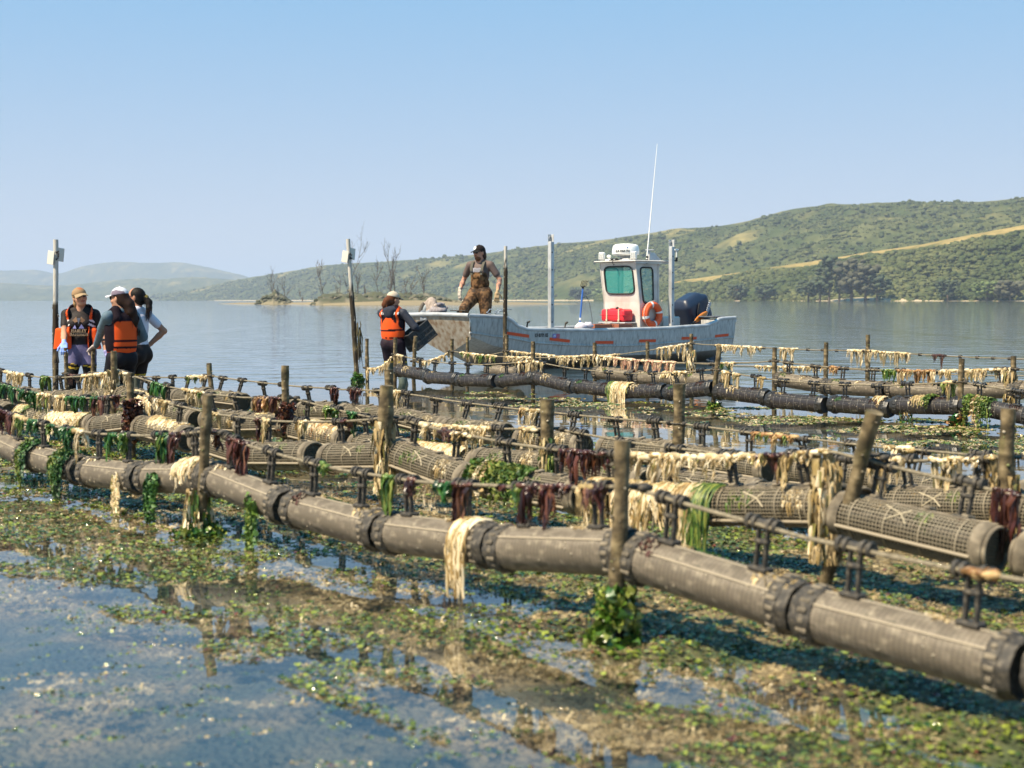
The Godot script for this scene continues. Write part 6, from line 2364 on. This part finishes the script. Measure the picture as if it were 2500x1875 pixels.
# A billed cap: its crown, its bill and the button on top.
func cap_on(parent: Node3D, c: Vector3, b: Basis, k: float, crown: Callable, bill: Color, droop := 0.1) -> void:
	var at := c + b * Vector3(0, 0.045, -0.008) * k
	var w := Blob.new(at - Vector3(0.15, 0.12, 0.15), at + Vector3(0.15, 0.14, 0.15), 0.007)
	w.ell(at, Vector3(0.088, 0.088, 0.104) * k, Color.WHITE, 0.0, b)
	w.less(func(p: Vector3) -> float: return -0.004 - (b.inverse() * (p - at)).dot(Vector3(0, 1, 0.12)))
	w.cap(at + b * Vector3(0, 0.086, 0) * k, at + b * Vector3(0, 0.092, 0) * k, 0.008, 0.007, Color.WHITE, 0.004)
	var g := Geo.new()
	w.into(g, func(p: Vector3, _c: Color) -> Color: return crown.call(b.inverse() * (p - at)))
	var hat := part("cap", g, M.cloth, parent)
	var v := Geo.new()
	v.col = bill
	var n := 14
	for face in 2:
		var first := []
		for i in 6:
			first.append(v.v.size())
			for j in n + 1:
				var a := (float(j) / n - 0.5) * 2.1
				var r := float(i) / 5.0
				var reach := 0.082 * cos(a * 0.72)
				var p := Vector3(sin(a) * (0.086 + r * 0.010), -0.001 - droop * r * 0.10 - absf(sin(a)) * 0.016 * (0.3 + r), cos(a) * 0.098 + r * reach)
				v.vert(at + b * (p + Vector3(0, 0.004 if face == 0 else -0.001, 0)) * k)
		for i in 5:
			for j in n:
				if face == 0:
					v.quad(first[i] + j, first[i + 1] + j, first[i + 1] + j + 1, first[i] + j + 1)
				else:
					v.quad(first[i] + j, first[i] + j + 1, first[i + 1] + j + 1, first[i + 1] + j)
	part("bill", v, M.cloth, hat)


func figure(label: String, at: Vector3, turn: float, k: float, s: Dictionary) -> Dictionary:
	var o := thing("person", label, "person", at, turn, "people at work on the oyster farm")
	var shirt: Color = s.shirt
	var pants: Color = s.pants
	var legs: Color = s.legs
	var skin: Color = s.get("skin", SKIN)
	var wide: float = s.get("wide", 1.0)
	var lean: Vector3 = s.get("lean", Vector3.ZERO)
	var b := Blob.new(Vector3(-0.62, -0.05, -0.5) * k, Vector3(0.62, 1.55, 0.62) * k, 0.0135)
	var up := func(v: Vector3) -> Vector3:  # the upper body shifts with the lean, from the hips on
		return (v + lean * clampf((v.y - 0.85) / 0.6, 0.0, 1.3)) * k
	# trunk
	b.ell(Vector3(0, 0.90, -0.01) * k, Vector3(0.165 * wide, 0.13, 0.125) * k, pants, 0.0)
	b.ell(up.call(Vector3(0, 1.03, 0)), Vector3(0.138 * wide, 0.13, 0.108) * k, s.get("waist", shirt), 0.06)
	b.ell(up.call(Vector3(0, 1.20, 0)), Vector3(0.158 * wide, 0.17, 0.118) * k, shirt, 0.06)
	b.ell(up.call(Vector3(0, 1.31, -0.01)), Vector3(0.165 * wide, 0.09, 0.10) * k, shirt, 0.05)
	for e in [-1.0, 1.0]:
		b.cap(up.call(Vector3(0.03 * e, 1.415, -0.02)), up.call(Vector3(0.165 * e * wide, 1.365, -0.01)), 0.05 * k, 0.056 * k, shirt, 0.04)
		if s.get("bust", true):
			b.ell(up.call(Vector3(0.066 * e, 1.24, 0.085)), Vector3(0.068, 0.064, 0.058) * k, shirt, 0.05)
		b.ell(Vector3(0.075 * e * wide, 0.86, -0.06) * k, Vector3(0.09, 0.10, 0.085) * k, pants, 0.04)
	# legs
	for e in [-1.0, 1.0]:
		var foot: Vector3 = s.feet[0 if e < 0 else 1]
		var hip := Vector3(0.088 * e * wide, 0.87, 0)
		var ankle := foot + Vector3(0, 0.08, 0)
		var knee := bend(hip, ankle, 0.42, 0.40, s.get("knees", Vector3(0.15 * e, 0, 1.0)))
		var upto: float = s.get("shorts", 0.5)
		var m := hip.lerp(knee, upto)
		var loose: float = s.get("loose", 1.0)
		b.cap(hip * k, m * k, 0.096 * k * loose * wide, lerpf(0.096, 0.07, upto) * k * loose, pants, 0.04)
		b.cap(m * k, knee * k, lerpf(0.096, 0.07, upto) * k * loose, 0.066 * k * loose, legs, 0.012)
		b.cap(knee * k, knee.lerp(ankle, 0.35) * k, 0.064 * k * loose, 0.064 * k * loose, legs, 0.02)
		b.cap(knee.lerp(ankle, 0.35) * k, ankle * k, 0.064 * k * loose, 0.05 * k * loose, legs, 0.02)
		b.cap(ankle * k, (foot + Vector3(0.02 * e, 0.04, 0.15)) * k, 0.052 * k, 0.042 * k, legs, 0.03)
	# arms
	var g := Geo.new()
	var wrists := []
	for e in [-1.0, 1.0]:
		var i := 0 if e < 0 else 1
		var sh: Vector3 = up.call(Vector3(0.185 * e * wide, 1.355, -0.01)) / k
		var wr: Vector3 = s.hands[i]
		var el := bend(sh, wr, 0.285, 0.25, s.poles[i])
		var sleeve: float = s.get("sleeve", 0.55)
		var mid := sh.lerp(el, minf(sleeve, 1.0))
		b.cap(sh * k, mid * k, 0.056 * k * s.get("bulk", 1.0), 0.053 * k * s.get("bulk", 1.0), shirt, 0.035)
		if sleeve < 1.0:
			b.cap(mid * k, el * k, 0.042 * k * s.get("bulk", 1.0), 0.037 * k, skin, 0.008)
			b.cap(el * k, el.lerp(wr, 0.35) * k, 0.037 * k, 0.038 * k * s.get("bulk", 1.0), skin, 0.015)
			b.cap(el.lerp(wr, 0.35) * k, wr * k, 0.038 * k * s.get("bulk", 1.0), 0.027 * k, skin, 0.015)
		else:
			b.cap(el * k, wr * k, 0.046 * k * s.get("bulk", 1.0), 0.038 * k, shirt, 0.02)
		wrists.append(wr)
		var hd: Array = s.get("palms", [[], []])[i]
		var way: Vector3 = hd[0] if hd else (wr - el)
		var back: Vector3 = hd[1] if hd else Vector3(e, 0, 0)
		hand(g, wr * k, way, back, hd[3] if hd and hd.size() > 3 else -e, hd[2] if hd else 0.35, s.gloves[i], 1.08 * k)
	var hc: Vector3 = up.call(Vector3(0, 1.565, 0.0) + s.get("neck", Vector3(0, 0, 0.02)))
	var hb := Basis(Vector3.UP, s.get("yaw", 0.0)) * Basis(Vector3.RIGHT, s.get("pitch", 0.0)) * Basis(Vector3.FORWARD, s.get("roll", 0.0))
	b.into(g, s.get("paint"))
	head(g, hc, hb, skin, k, s.get("beard", false))
	part("body", g, M.skin, o)
	return {"o": o, "c": hc, "b": hb, "k": k, "up": up, "wide": wide, "spec": s}


# A life vest over the trunk. OPEN leaves its front apart; PAINT colours it.
func vest(f: Dictionary, front_open: bool, hem: float, paint: Callable, extra := [], only_front := false) -> MeshInstance3D:
	var k: float = f.k
	var up: Callable = f.up
	var w: float = f.wide
	var b := Blob.new(Vector3(-0.42, 0.75, -0.35) * k, Vector3(0.42, 1.5, 0.36) * k, 0.0125)
	b.ell(up.call(Vector3(0, 1.02, 0)), Vector3(0.182 * w, 0.18, 0.152) * k, Color.WHITE, 0.0)
	b.ell(up.call(Vector3(0, 1.20, 0)), Vector3(0.192 * w, 0.20, 0.16) * k, Color.WHITE, 0.08)
	b.ell(up.call(Vector3(0, 1.32, -0.01)), Vector3(0.172 * w, 0.10, 0.13) * k, Color.WHITE, 0.06)
	for e in [-1.0, 1.0]:
		b.cap(up.call(Vector3(0.085 * e, 1.425, -0.03)), up.call(Vector3(0.13 * e * w, 1.36, 0.06)), 0.055 * k, 0.055 * k, Color.WHITE, 0.03)
		b.cap(up.call(Vector3(0.085 * e, 1.425, -0.03)), up.call(Vector3(0.12 * e * w, 1.33, -0.10)), 0.055 * k, 0.055 * k, Color.WHITE, 0.03)
	for x in extra:
		b.box(x[0] * k, x[1] * k, 0.03, Color.WHITE, 0.03, x[2])
	b.less(func(p: Vector3) -> float:
		var q: Vector3 = p / k
		var d: float = hem - q.y
		for e in [-1.0, 1.0]:  # the armholes
			d = maxf(d, 0.088 - Vector2(q.y - 1.345, q.z + 0.01).length() if q.x * e > 0.145 * w else -1.0)
		d = maxf(d, 0.075 - Vector2(q.x, q.z + 0.0).length() if q.y > 1.36 else -1.0)  # the neck
		if only_front:  # what of it shows past the one before her
			d = maxf(d, 0.05 - q.z)
		if front_open:
			var gap := 0.055 + 0.10 * smoothstep(1.05, 1.4, q.y) * 0.5 + (0.045 if q.y < 1.2 else 0.02)
			d = maxf(d, gap - absf(q.x) if q.z > 0.0 else -1.0)
		return d)
	var g := Geo.new()
	b.into(g, func(p: Vector3, _c: Color) -> Color: return paint.call(p / k))
	return part("life_vest", g, M.cloth, f.o)


func hair(f: Dictionary, col: Color, tail: Array, fringe := 0.0) -> void:
	var c: Vector3 = f.c
	var b: Basis = f.b
	var k: float = f.k
	var w := Blob.new(c - Vector3(0.24, 0.46, 0.3) * k, c + Vector3(0.24, 0.2, 0.22) * k, 0.0095)
	w.ell(c + b * Vector3(0, 0.03, -0.022) * k, Vector3(0.084, 0.092, 0.098) * k, col, 0.0, b)
	w.ell(c + b * Vector3(0, -0.035, -0.045) * k, Vector3(0.074, 0.07, 0.07) * k, col, 0.03, b)
	w.less(func(p: Vector3) -> float:
		var q := b.inverse() * (p - c) / k
		return maxf(q.z - 0.035 + maxf(0.0, -q.y) * 0.6 - fringe * maxf(0.0, q.y), (0.026 - absf(q.y + 0.005)) if q.z > 0.0 and absf(q.x) > 0.07 else -1.0))
	var p := c + b * (tail[0] as Vector3) * k
	for i in range(1, tail.size()):
		var q: Vector3 = c + b * (tail[i][0] as Vector3) * k
		w.cap(p, q, tail[i][1] * k, tail[i][2] * k, col, 0.035)
		p = q
	var g := Geo.new()
	w.into(g, func(v: Vector3, cc: Color) -> Color: return cc * (0.75 + 0.7 * absf(wob(v * Vector3(1, 0.2, 1), 40.0))))
	# loose strands over the mass of it
	var at := g.v.size()
	for i in 150:
		var t: int = rng.randi_range(1, tail.size() - 1) if tail.size() > 1 else 0
		if t == 0:
			break
		var q: Vector3 = c + b * (tail[t][0] as Vector3) * k + Vector3(rng.randf_range(-1, 1), rng.randf_range(-1, 1), rng.randf_range(-1, 1)) * tail[t][1] * 0.9 * k
		g.col = col * rng.randf_range(0.6, 1.6)
		strand(g, q, Vector3(0, 0, 0), 0.09 * k, 0.008, 4)
	part("hair", g, M.skin, f.o)


func make_people() -> void:
	var orange := lin(0.66, 0.085, 0.018)
	var black := lin(0.008, 0.007, 0.008)
	var white := lin(0.6, 0.6, 0.6)
	# ---- the woman in the brown cap, facing the camera, one hand on the row's end post
	var at1 := Vector3(-5.43, -0.33, -18.06)
	var post := spot(rows.D.o, rows.D.posts[0][0], 0.63) - at1
	var turn := 0.12
	var to := Basis(Vector3.UP, -turn)
	var k := 1.0
	var w1 := func(p: Vector3, c: Color) -> Color:
		if c.b > 0.09 and c.r < 0.18 and p.y < 1.05:
			return c * (0.85 + 0.5 * absf(wob(p, 22.0)))
		if c.r < 0.0065 and p.y > 0.5 and p.y < 0.9:
			for y in [0.745, 0.69]:
				if absf(p.y - y - 0.012 * sin(p.x * 30.0) - (0.012 if p.x > 0 else 0.0)) < 0.0075:
					return lin(0.50, 0.33, 0.03)
		return c
	var f := figure("person in a brown cap and open orange vest, hand on a post", at1, turn, k, {"shirt": lin(0.018, 0.014, 0.014), "pants": lin(0.10, 0.095, 0.19), "legs": lin(0.006, 0.006, 0.007), "waist": lin(0.018, 0.014, 0.014), "feet": [Vector3(-0.12, 0, 0.02), Vector3(0.13, 0, -0.02)], "shorts": 0.36, "hands": [to * post + Vector3(-0.03, 0.045, -0.06), Vector3(0.33, 0.86, 0.10)], "poles": [Vector3(-0.25, -0.5, -0.8), Vector3(0.4, 0, -1)], "palms": [[Vector3(0.1, -0.55, 0.55), Vector3(0, 0.8, 0.7), 0.75], [Vector3(0.45, -0.8, 0.1), Vector3(0.6, 0.4, 0.5), 0.25]], "gloves": [lin(0.22, 0.34, 0.72), lin(0.24, 0.24, 0.46)], "yaw": 0.42, "pitch": -0.13, "roll": -0.18, "sleeve": 0.55, "paint": w1, "loose": 1.03})
	cap_on(f.o, f.c, f.b, k, func(q: Vector3) -> Color: return lin(0.26, 0.17, 0.095).lerp(lin(0.34, 0.10, 0.04), smoothstep(0.05, 0.0, q.distance_to(Vector3(0.01, 0.06, 0.06)))), lin(0.28, 0.20, 0.12), 0.35)
	shades(f.o, f.c, f.b, k)
	hair(f, lin(0.36, 0.22, 0.10), [Vector3(0, -0.04, -0.06), [Vector3(-0.045, -0.065, -0.055), 0.032, 0.026], [Vector3(0.045, -0.065, -0.055), 0.032, 0.026]])
	vest(f, true, 0.92, func(p: Vector3) -> Color:
		if p.z > -0.02 and p.y > 1.20 and p.y < 1.285 and absf(p.x) > 0.10:
			return white if int(floor((p.y + absf(p.x) * 0.6) * 34.0)) % 2 == 0 else black
		if absf(absf(p.x) - 0.102 - 0.05 * smoothstep(1.05, 1.4, p.y)) < 0.012 and p.z > 0.0:
			return orange
		if p.y > 1.20:
			return black
		return black if p.z > 0.0 and p.x > 0.0 and p.x < 0.16 else orange, [[Vector3(-0.215, 1.01, 0.07), Vector3(0.10, 0.17, 0.045), Basis(Vector3.UP, -0.3) * Basis(Vector3.FORWARD, 0.12)], [Vector3(0.20, 0.99, 0.07), Vector3(0.045, 0.19, 0.05), Basis(Vector3.FORWARD, -0.2)]])
	var buckle := Geo.new()
	buckle.rbox(Vector3(0.275, 1.04, 0.10), Vector3(0.07, 0.03, 0.015), 0.004, Basis(Vector3.FORWARD, 0.2))
	buckle.rbox(Vector3(-0.27, 0.83, 0.10), Vector3(0.02, 0.16, 0.008), 0.003, Basis(Vector3.FORWARD, -0.15))
	part("strap_buckle", buckle, M.rubber, f.o)
	# the print on the shirt: a winged badge over two lines of lettering
	var tan_ := mat(0.34, 0.24, 0.15, 0.8)
	var wing := Geo.new()
	for e in [-1.0, 1.0]:
		for i in 5:
			wing.face([Vector3(0.012 * e, 1.265, 0.148), Vector3((0.03 + 0.011 * i) * e, 1.33 - 0.009 * i, 0.1345), Vector3((0.045 + 0.006 * i) * e, 1.31 - 0.016 * i, 0.137)] if e > 0 else [Vector3(0.012 * e, 1.265, 0.148), Vector3((0.045 + 0.006 * i) * e, 1.31 - 0.016 * i, 0.137), Vector3((0.03 + 0.011 * i) * e, 1.33 - 0.009 * i, 0.1345)])
	part("shirt_badge", wing, mat(0.20, 0.11, 0.06, 0.8), f.o)
	var sh := Geo.new()
	sh.face([Vector3(-0.02, 1.31, 0.147), Vector3(0.0, 1.23, 0.158), Vector3(0.02, 1.31, 0.147)])
	part("shirt_shield", sh, mat(0.07, 0.08, 0.12, 0.8), f.o)
	var peaks := Geo.new()
	peaks.face([Vector3(-0.075, 1.18, 0.150), Vector3(-0.025, 1.18, 0.160), Vector3(-0.045, 1.225, 0.154)])
	peaks.face([Vector3(0.0, 1.18, 0.160), Vector3(0.07, 1.18, 0.150), Vector3(0.035, 1.235, 0.155)])
	part("shirt_peaks", peaks, mat(0.20, 0.20, 0.42, 0.8), f.o)
	text("HARLEY", 0.052, tan_, f.o, "shirt_lettering", Vector3(0, 1.150, 0.148), Basis(Vector3(0.85, 0, 0), Vector3(0, 1, 0), Vector3(0, 0, 1)), "Droid Serif", 700, 0.012)
	text("DAVIDSON", 0.052, tan_, f.o, "shirt_lettering", Vector3(0, 1.105, 0.136), Basis(Vector3(0.78, 0, 0), Vector3(0, 1, 0), Vector3(0, 0, 1)), "Droid Serif", 700, 0.02)
	# ---- the woman in the pale cap, seen from behind, her arm out to the second post
	var at2 := Vector3(-4.50, -0.33, -16.5)
	turn = -2.28
	to = Basis(Vector3.UP, -turn)
	var post2 := spot(rows.D.o, rows.D.posts[1][0], 0.63) - at2
	var blue := lin(0.095, 0.145, 0.185)
	f = figure("person in a pale cap with long brown hair, back to us, reaching to a post", at2, turn, 0.99, {"shirt": blue, "pants": lin(0.007, 0.006, 0.009), "legs": lin(0.007, 0.006, 0.009), "feet": [Vector3(-0.11, 0, -0.02), Vector3(0.12, 0, 0.06)], "hands": [Vector3(-0.22, 0.98, 0.22), to * post2 + Vector3(0.0, 0.05, -0.07)], "poles": [Vector3(-1, -0.2, -0.6), Vector3(0.7, -0.5, -0.3)], "palms": [[], [Vector3(0, -0.5, 0.8), Vector3(0, 0.9, 0.4), 0.8]], "gloves": [lin(0.30, 0.25, 0.24), lin(0.36, 0.30, 0.28)], "yaw": 0.36, "pitch": 0.02, "sleeve": 1.0, "wide": 1.03, "bulk": 1.08, "paint": func(p: Vector3, c: Color) -> Color: return c * (0.85 + 0.5 * absf(wob(p, 9.0)))})
	cap_on(f.o, f.c, f.b, 1.02, func(q: Vector3) -> Color: return lin(0.16, 0.13, 0.17) if q.y < 0.055 - 0.35 * absf(q.z - 0.0) * 0.6 and absf(q.x) > 0.035 and q.z < 0.07 else lin(0.48, 0.50, 0.55), lin(0.52, 0.52, 0.55), 0.1)
	shades(f.o, f.c, f.b, 1.0, lin(0.05, 0.02, 0.01))
	hair(f, lin(0.022, 0.010, 0.006), [Vector3(-0.01, -0.03, -0.08), [Vector3(-0.02, -0.07, -0.11), 0.062, 0.064], [Vector3(-0.03, -0.16, -0.13), 0.064, 0.066], [Vector3(-0.05, -0.26, -0.145), 0.066, 0.055], [Vector3(-0.07, -0.36, -0.14), 0.055, 0.025]])
	var back := func(p: Vector3) -> Color:
		if p.z < 0.02:
			for y in [1.08, 1.00]:
				if absf(p.y - y) < 0.0135 and absf(p.x) < 0.17:
					return black
			if p.y > 1.30:
				return black
		if p.y > 1.32 or (absf(p.x) > 0.155 and p.y > 0.95):
			return black
		return orange
	vest(f, false, 0.935, back)
	# ---- the dark-haired woman behind, her hand on her hip
	var at3 := Vector3(-4.66, -0.36, -17.85)
	f = figure("person with a dark ponytail and white shirt, elbow bent at the hip", at3, -1.95, 1.02, {"shirt": lin(0.55, 0.53, 0.60), "pants": lin(0.015, 0.009, 0.011), "legs": lin(0.015, 0.009, 0.011), "feet": [Vector3(-0.12, 0, 0.0), Vector3(0.12, 0, 0.06)], "hands": [Vector3(-0.2, 0.98, -0.02), Vector3(0.16, 0.98, -0.03)], "poles": [Vector3(-1, 0.1, -1.4), Vector3(0.6, 0.1, -1.4)], "palms": [[Vector3(0.5, -0.5, 0.5), Vector3(-0.7, 0, -0.5), 0.3], [Vector3(-0.4, -0.4, 0.5), Vector3(0.7, 0.4, -0.4), 0.3]], "gloves": [lin(0.36, 0.18, 0.11), lin(0.36, 0.18, 0.11)], "skin": lin(0.36, 0.18, 0.11), "yaw": 0.3, "sleeve": 0.6, "wide": 1.0, "paint": func(p: Vector3, c: Color) -> Color: return lin(0.50, 0.36, 0.04) if absf(p.y - 0.63) < 0.012 and p.y < 0.8 else (lin(0.085, 0.10, 0.09) if p.y < 0.63 else c)})
	shades(f.o, f.c, f.b, 1.02)
	hair(f, lin(0.008, 0.005, 0.0045), [Vector3(0.0, 0.0, -0.09), [Vector3(0.0, -0.01, -0.125), 0.035, 0.026], [Vector3(0.0, -0.06, -0.165), 0.030, 0.036], [Vector3(0.02, -0.13, -0.17), 0.036, 0.032], [Vector3(0.02, -0.19, -0.16), 0.03, 0.012]], 0.85)
	var scr := Geo.new()
	scr.ball(f.c + f.b * Vector3(0, -0.01, -0.135), Vector3(0.042, 0.045, 0.026), 12, 7, f.b, 0.15, rng)
	part("scrunchie", scr, mat(0.20, 0.15, 0.03, 0.9), f.o)
	vest(f, false, 0.96, func(p: Vector3) -> Color: return black if p.y < 1.17 and absf(p.x) > 0.13 else orange, [], true)
	# ---- the woman by the bow with a crate, back to us
	var at4 := Vector3(-1.86, -0.34, -22.4)
	var hoodie := lin(0.030, 0.034, 0.048)
	f = figure("person in a navy hoodie and orange vest carrying a crate by the bow", at4, 2.72, 0.985, {"shirt": hoodie, "pants": lin(0.020, 0.012, 0.018), "legs": lin(0.020, 0.012, 0.018), "feet": [Vector3(-0.13, 0, 0.0), Vector3(0.12, 0, 0.02)], "hands": [Vector3(-0.40, 1.04, 0.26), Vector3(0.04, 0.98, 0.36)], "poles": [Vector3(-0.7, -0.7, -0.4), Vector3(1.0, -0.6, -0.4)], "palms": [[Vector3(-0.3, 0.5, 0.5), Vector3(-0.9, 0, -0.1), 0.7], [Vector3(-0.6, -0.2, 0.6), Vector3(0.6, 0, -0.6), 0.6]], "gloves": [lin(0.10, 0.14, 0.20), lin(0.10, 0.14, 0.20)], "yaw": -0.5, "pitch": 0.1, "sleeve": 1.0, "wide": 1.08, "bulk": 1.16, "loose": 1.1, "paint": func(p: Vector3, c: Color) -> Color: return lin(0.50, 0.36, 0.04) if absf(p.y - 0.57) < 0.011 and p.y < 0.8 else (lin(0.075, 0.095, 0.08) if p.y < 0.57 else c * (0.85 + 0.45 * absf(wob(p, 10.0))))})
	cap_on(f.o, f.c, f.b, 1.02, func(q: Vector3) -> Color: return lin(0.42, 0.36, 0.28), lin(0.05, 0.05, 0.06), 0.15)
	hair(f, lin(0.10, 0.034, 0.014), [Vector3(0.0, -0.02, -0.09), [Vector3(-0.01, -0.03, -0.12), 0.045, 0.05], [Vector3(0.01, -0.09, -0.135), 0.058, 0.05], [Vector3(0.02, -0.16, -0.12), 0.05, 0.03]])
	vest(f, false, 0.90, func(p: Vector3) -> Color:
		var peak := 1.335 - absf(p.x) * 1.15
		if p.z < 0.02:
			if absf(p.x) > 0.125 and p.y > 1.15 and absf(absf(p.x) - 0.145) < 0.014:
				return orange
			if p.y > 1.335 and p.y < 1.375 and absf(p.x) > 0.09:
				return white if int(floor(p.x * 70.0)) % 2 == 0 else black
			if absf(p.y - 1.085 + 0.02 * p.x) < 0.014 or (absf(p.y - 0.965) < 0.011 and (p.x < -0.02 or absf(p.x - 0.04) < 0.02)):
				return black
			return orange if p.y < peak else black
		return orange)
	var hood := Blob.new(Vector3(-0.22, 1.22, -0.26), Vector3(0.22, 1.52, 0.16), 0.011)
	hood.ell(Vector3(0, 1.385, -0.10), Vector3(0.12, 0.055, 0.075), hoodie, 0.0)
	hood.ell(Vector3(0, 1.33, -0.135), Vector3(0.085, 0.075, 0.045), hoodie * 1.1, 0.04)
	hood.ell(Vector3(0, 1.41, -0.01), Vector3(0.11, 0.05, 0.095), hoodie, 0.04)
	var hg := Geo.new()
	hood.into(hg, func(p: Vector3, c: Color) -> Color: return c * (0.85 + 0.6 * absf(wob(p, 16.0))))
	part("hood", hg, M.cloth, f.o)
	# the crate in her arms
	var crate := thing("crate", "black plastic crate carried by the woman in the navy hoodie", "crate", at4 + Vector3(0.47, 0.86, -0.12), 0.5)
	crate.rotation.z = 0.62
	crate.rotation.x = -0.10
	for side in 4:
		var c := Geo.new()
		var b := Basis(Vector3.UP, PI * 0.5 * side)
		var long := 0.42 if side % 2 == 0 else 0.34
		var off := 0.17 if side % 2 == 0 else 0.21
		for y in [0.0, 0.085, 0.17, 0.255]:
			c.rbox(b * Vector3(0, y + 0.012, off), Vector3(long, 0.03, 0.012), 0.003, b)
		for x in 7:
			c.rbox(b * Vector3((x - 3.0) / 6.0 * (long - 0.02), 0.14, off), Vector3(0.02, 0.28, 0.009), 0.002, b)
		c.rbox(b * Vector3(0, 0.14, off - 0.008), Vector3(long - 0.01, 0.27, 0.004), 0.001, b)
		c.rbox(b * Vector3(0, 0.285, off), Vector3(long + 0.02, 0.02, 0.03), 0.004, b)
		part("side_panel", c, M.black, crate)
	var bt := Geo.new()
	bt.rbox(Vector3(0, 0.006, 0), Vector3(0.42, 0.012, 0.34), 0.003)
	part("bottom_panel", bt, M.black, crate)
	var full := Geo.new()
	for i in 40:
		full.col = lin(0.10, 0.09, 0.075) * rng.randf_range(0.4, 1.6)
		full.ball(Vector3(rng.randf_range(-0.18, 0.18), rng.randf_range(0.05, 0.24), rng.randf_range(-0.14, 0.14)), Vector3(0.05, 0.018, 0.034), 6, 4, Basis(Vector3(rng.randf(), 1, rng.randf()).normalized(), rng.randf() * 6.0), 0.3, rng)
	var load_ := part("oyster_heap", full, M.weed, crate)
	load_.set_meta("kind", "stuff")
	# ---- the man standing in the bow
	var foot := boat_world(Vector3(0.94, 0.40, 0.86))
	var brown := lin(0.10, 0.06, 0.03)
	var tee := lin(0.115, 0.083, 0.075)
	var camo := func(p: Vector3, c: Color) -> Color:
		if c.is_equal_approx(brown):
			var n := wob(p, 7.0) + 0.6 * wob(p + Vector3(4, 4, 4), 17.0)
			if p.y > 1.16 and p.z < 0.0:
				return lin(0.115, 0.083, 0.075)
			return lin(0.038, 0.020, 0.011).lerp(lin(0.16, 0.088, 0.042), smoothstep(-0.25, 0.35, n)).lerp(lin(0.02, 0.015, 0.01), smoothstep(0.35, 0.6, -n))
		if c.r > 0.4 and p.y < 1.17 and wob(p, 16.0) > 0.02:
			return c.lerp(lin(0.09, 0.08, 0.09), 0.7)
		return c
	k = 1.035
	f = figure("bearded person in camouflage waders and black cap, standing in the skiff's bow", foot, -0.42, k, {"shirt": tee, "waist": brown, "pants": brown, "legs": brown, "feet": [Vector3(-0.20, 0.16, 0.24), Vector3(0.18, 0, -0.05)], "hands": [Vector3(-0.33, 0.94, 0.10), Vector3(0.35, 0.90, 0.06)], "poles": [Vector3(-0.5, 0, -1), Vector3(0.6, 0, -1)], "palms": [[Vector3(0.0, -1, 0.1), Vector3(-0.6, 0.1, 0.9), 0.4], [Vector3(-0.05, -1, 0.1), Vector3(0.4, 0.1, 0.9), 0.45]], "gloves": [lin(0.48, 0.42, 0.36), lin(0.42, 0.30, 0.17)], "skin": lin(0.46, 0.235, 0.155), "yaw": -0.42, "pitch": 0.10, "sleeve": 0.62, "wide": 1.06, "bulk": 1.12, "bust": false, "loose": 1.28, "beard": true, "knees": Vector3(0, 0, 1), "paint": camo})
	cap_on(f.o, f.c, f.b, k, func(q: Vector3) -> Color: return lin(0.016, 0.013, 0.015), lin(0.014, 0.012, 0.013), 0.15)
	shades(f.o, f.c, f.b, k)
	hair(f, lin(0.035, 0.018, 0.012), [Vector3(0.0, -0.02, -0.06), [Vector3(0.0, -0.03, -0.10), 0.035, 0.03], [Vector3(0.0, -0.055, -0.105), 0.03, 0.02]])
	var badge := Geo.new()
	badge.ball(f.c + f.b * Vector3(0, 0.085, 0.090) * k, Vector3(0.030, 0.036, 0.010), 14, 8, f.b * Basis(Vector3.RIGHT, -0.5))
	part("cap_emblem", badge, M.white, f.o)
	var bib := Blob.new(Vector3(-0.3, 0.95, -0.2) * k, Vector3(0.3, 1.45, 0.3) * k, 0.012)
	bib.ell(Vector3(0, 1.04, 0.0) * k, Vector3(0.165, 0.16, 0.128) * k, brown, 0.0)
	bib.ell(Vector3(0, 1.19, 0.01) * k, Vector3(0.16, 0.16, 0.128) * k, brown, 0.05)
	bib.box(Vector3(0, 1.165, 0.125) * k, Vector3(0.075, 0.032, 0.02) * k, 0.01, brown, 0.006)
	bib.less(func(p: Vector3) -> float: return maxf((p.y / k) - (1.235 if p.z > 0.02 else 1.10), -1.0))
	var bg := Geo.new()
	bib.into(bg, camo)
	part("bib", bg, M.cloth, f.o)
	for e in [-1.0, 1.0]:
		var st := Geo.new()
		var pts := [Vector3(0.088 * e, 1.19, 0.148), Vector3(0.10 * e, 1.30, 0.128), Vector3(0.105 * e, 1.40, 0.068), Vector3(0.10 * e, 1.435, -0.02), Vector3(0.07 * e, 1.36, -0.118), Vector3(0.03 * e, 1.2, -0.135)]
		for i in 5:
			var a: Vector3 = pts[i] * k
			var b: Vector3 = pts[i + 1] * k
			var h := Vector3(0.023, 0, 0)
			var lift := Vector3(0, 0.004, 0.006 if i < 3 else -0.006)
			st.face([a - h + lift, a + h + lift, b + h + lift, b - h + lift] if true else [])
		part("wader_strap", st, mat(0.06, 0.055, 0.04, 0.8), f.o)
		var bk := Geo.new()
		bk.rbox(Vector3(0.09 * e, 1.245, 0.146) * k, Vector3(0.05, 0.035, 0.02), 0.005)
		part("strap_buckle", bk, M.rubber, f.o)
	var print_ := Geo.new()
	for q in [[-0.062, 0.016, 0.0], [-0.036, 0.012, 0.004], [-0.012, 0.014, 0.0], [0.010, 0.010, -0.004], [0.030, 0.013, 0.0], [0.052, 0.011, 0.003], [0.068, 0.009, 0.0]]:
		print_.rbox(Vector3(q[0], 1.272 + q[2], 0.126 - q[0] * q[0] * 2.0) * k, Vector3(q[1], 0.075, 0.02), 0.003)
	part("shirt_print", print_, mat(0.50, 0.48, 0.52, 0.8), f.o)
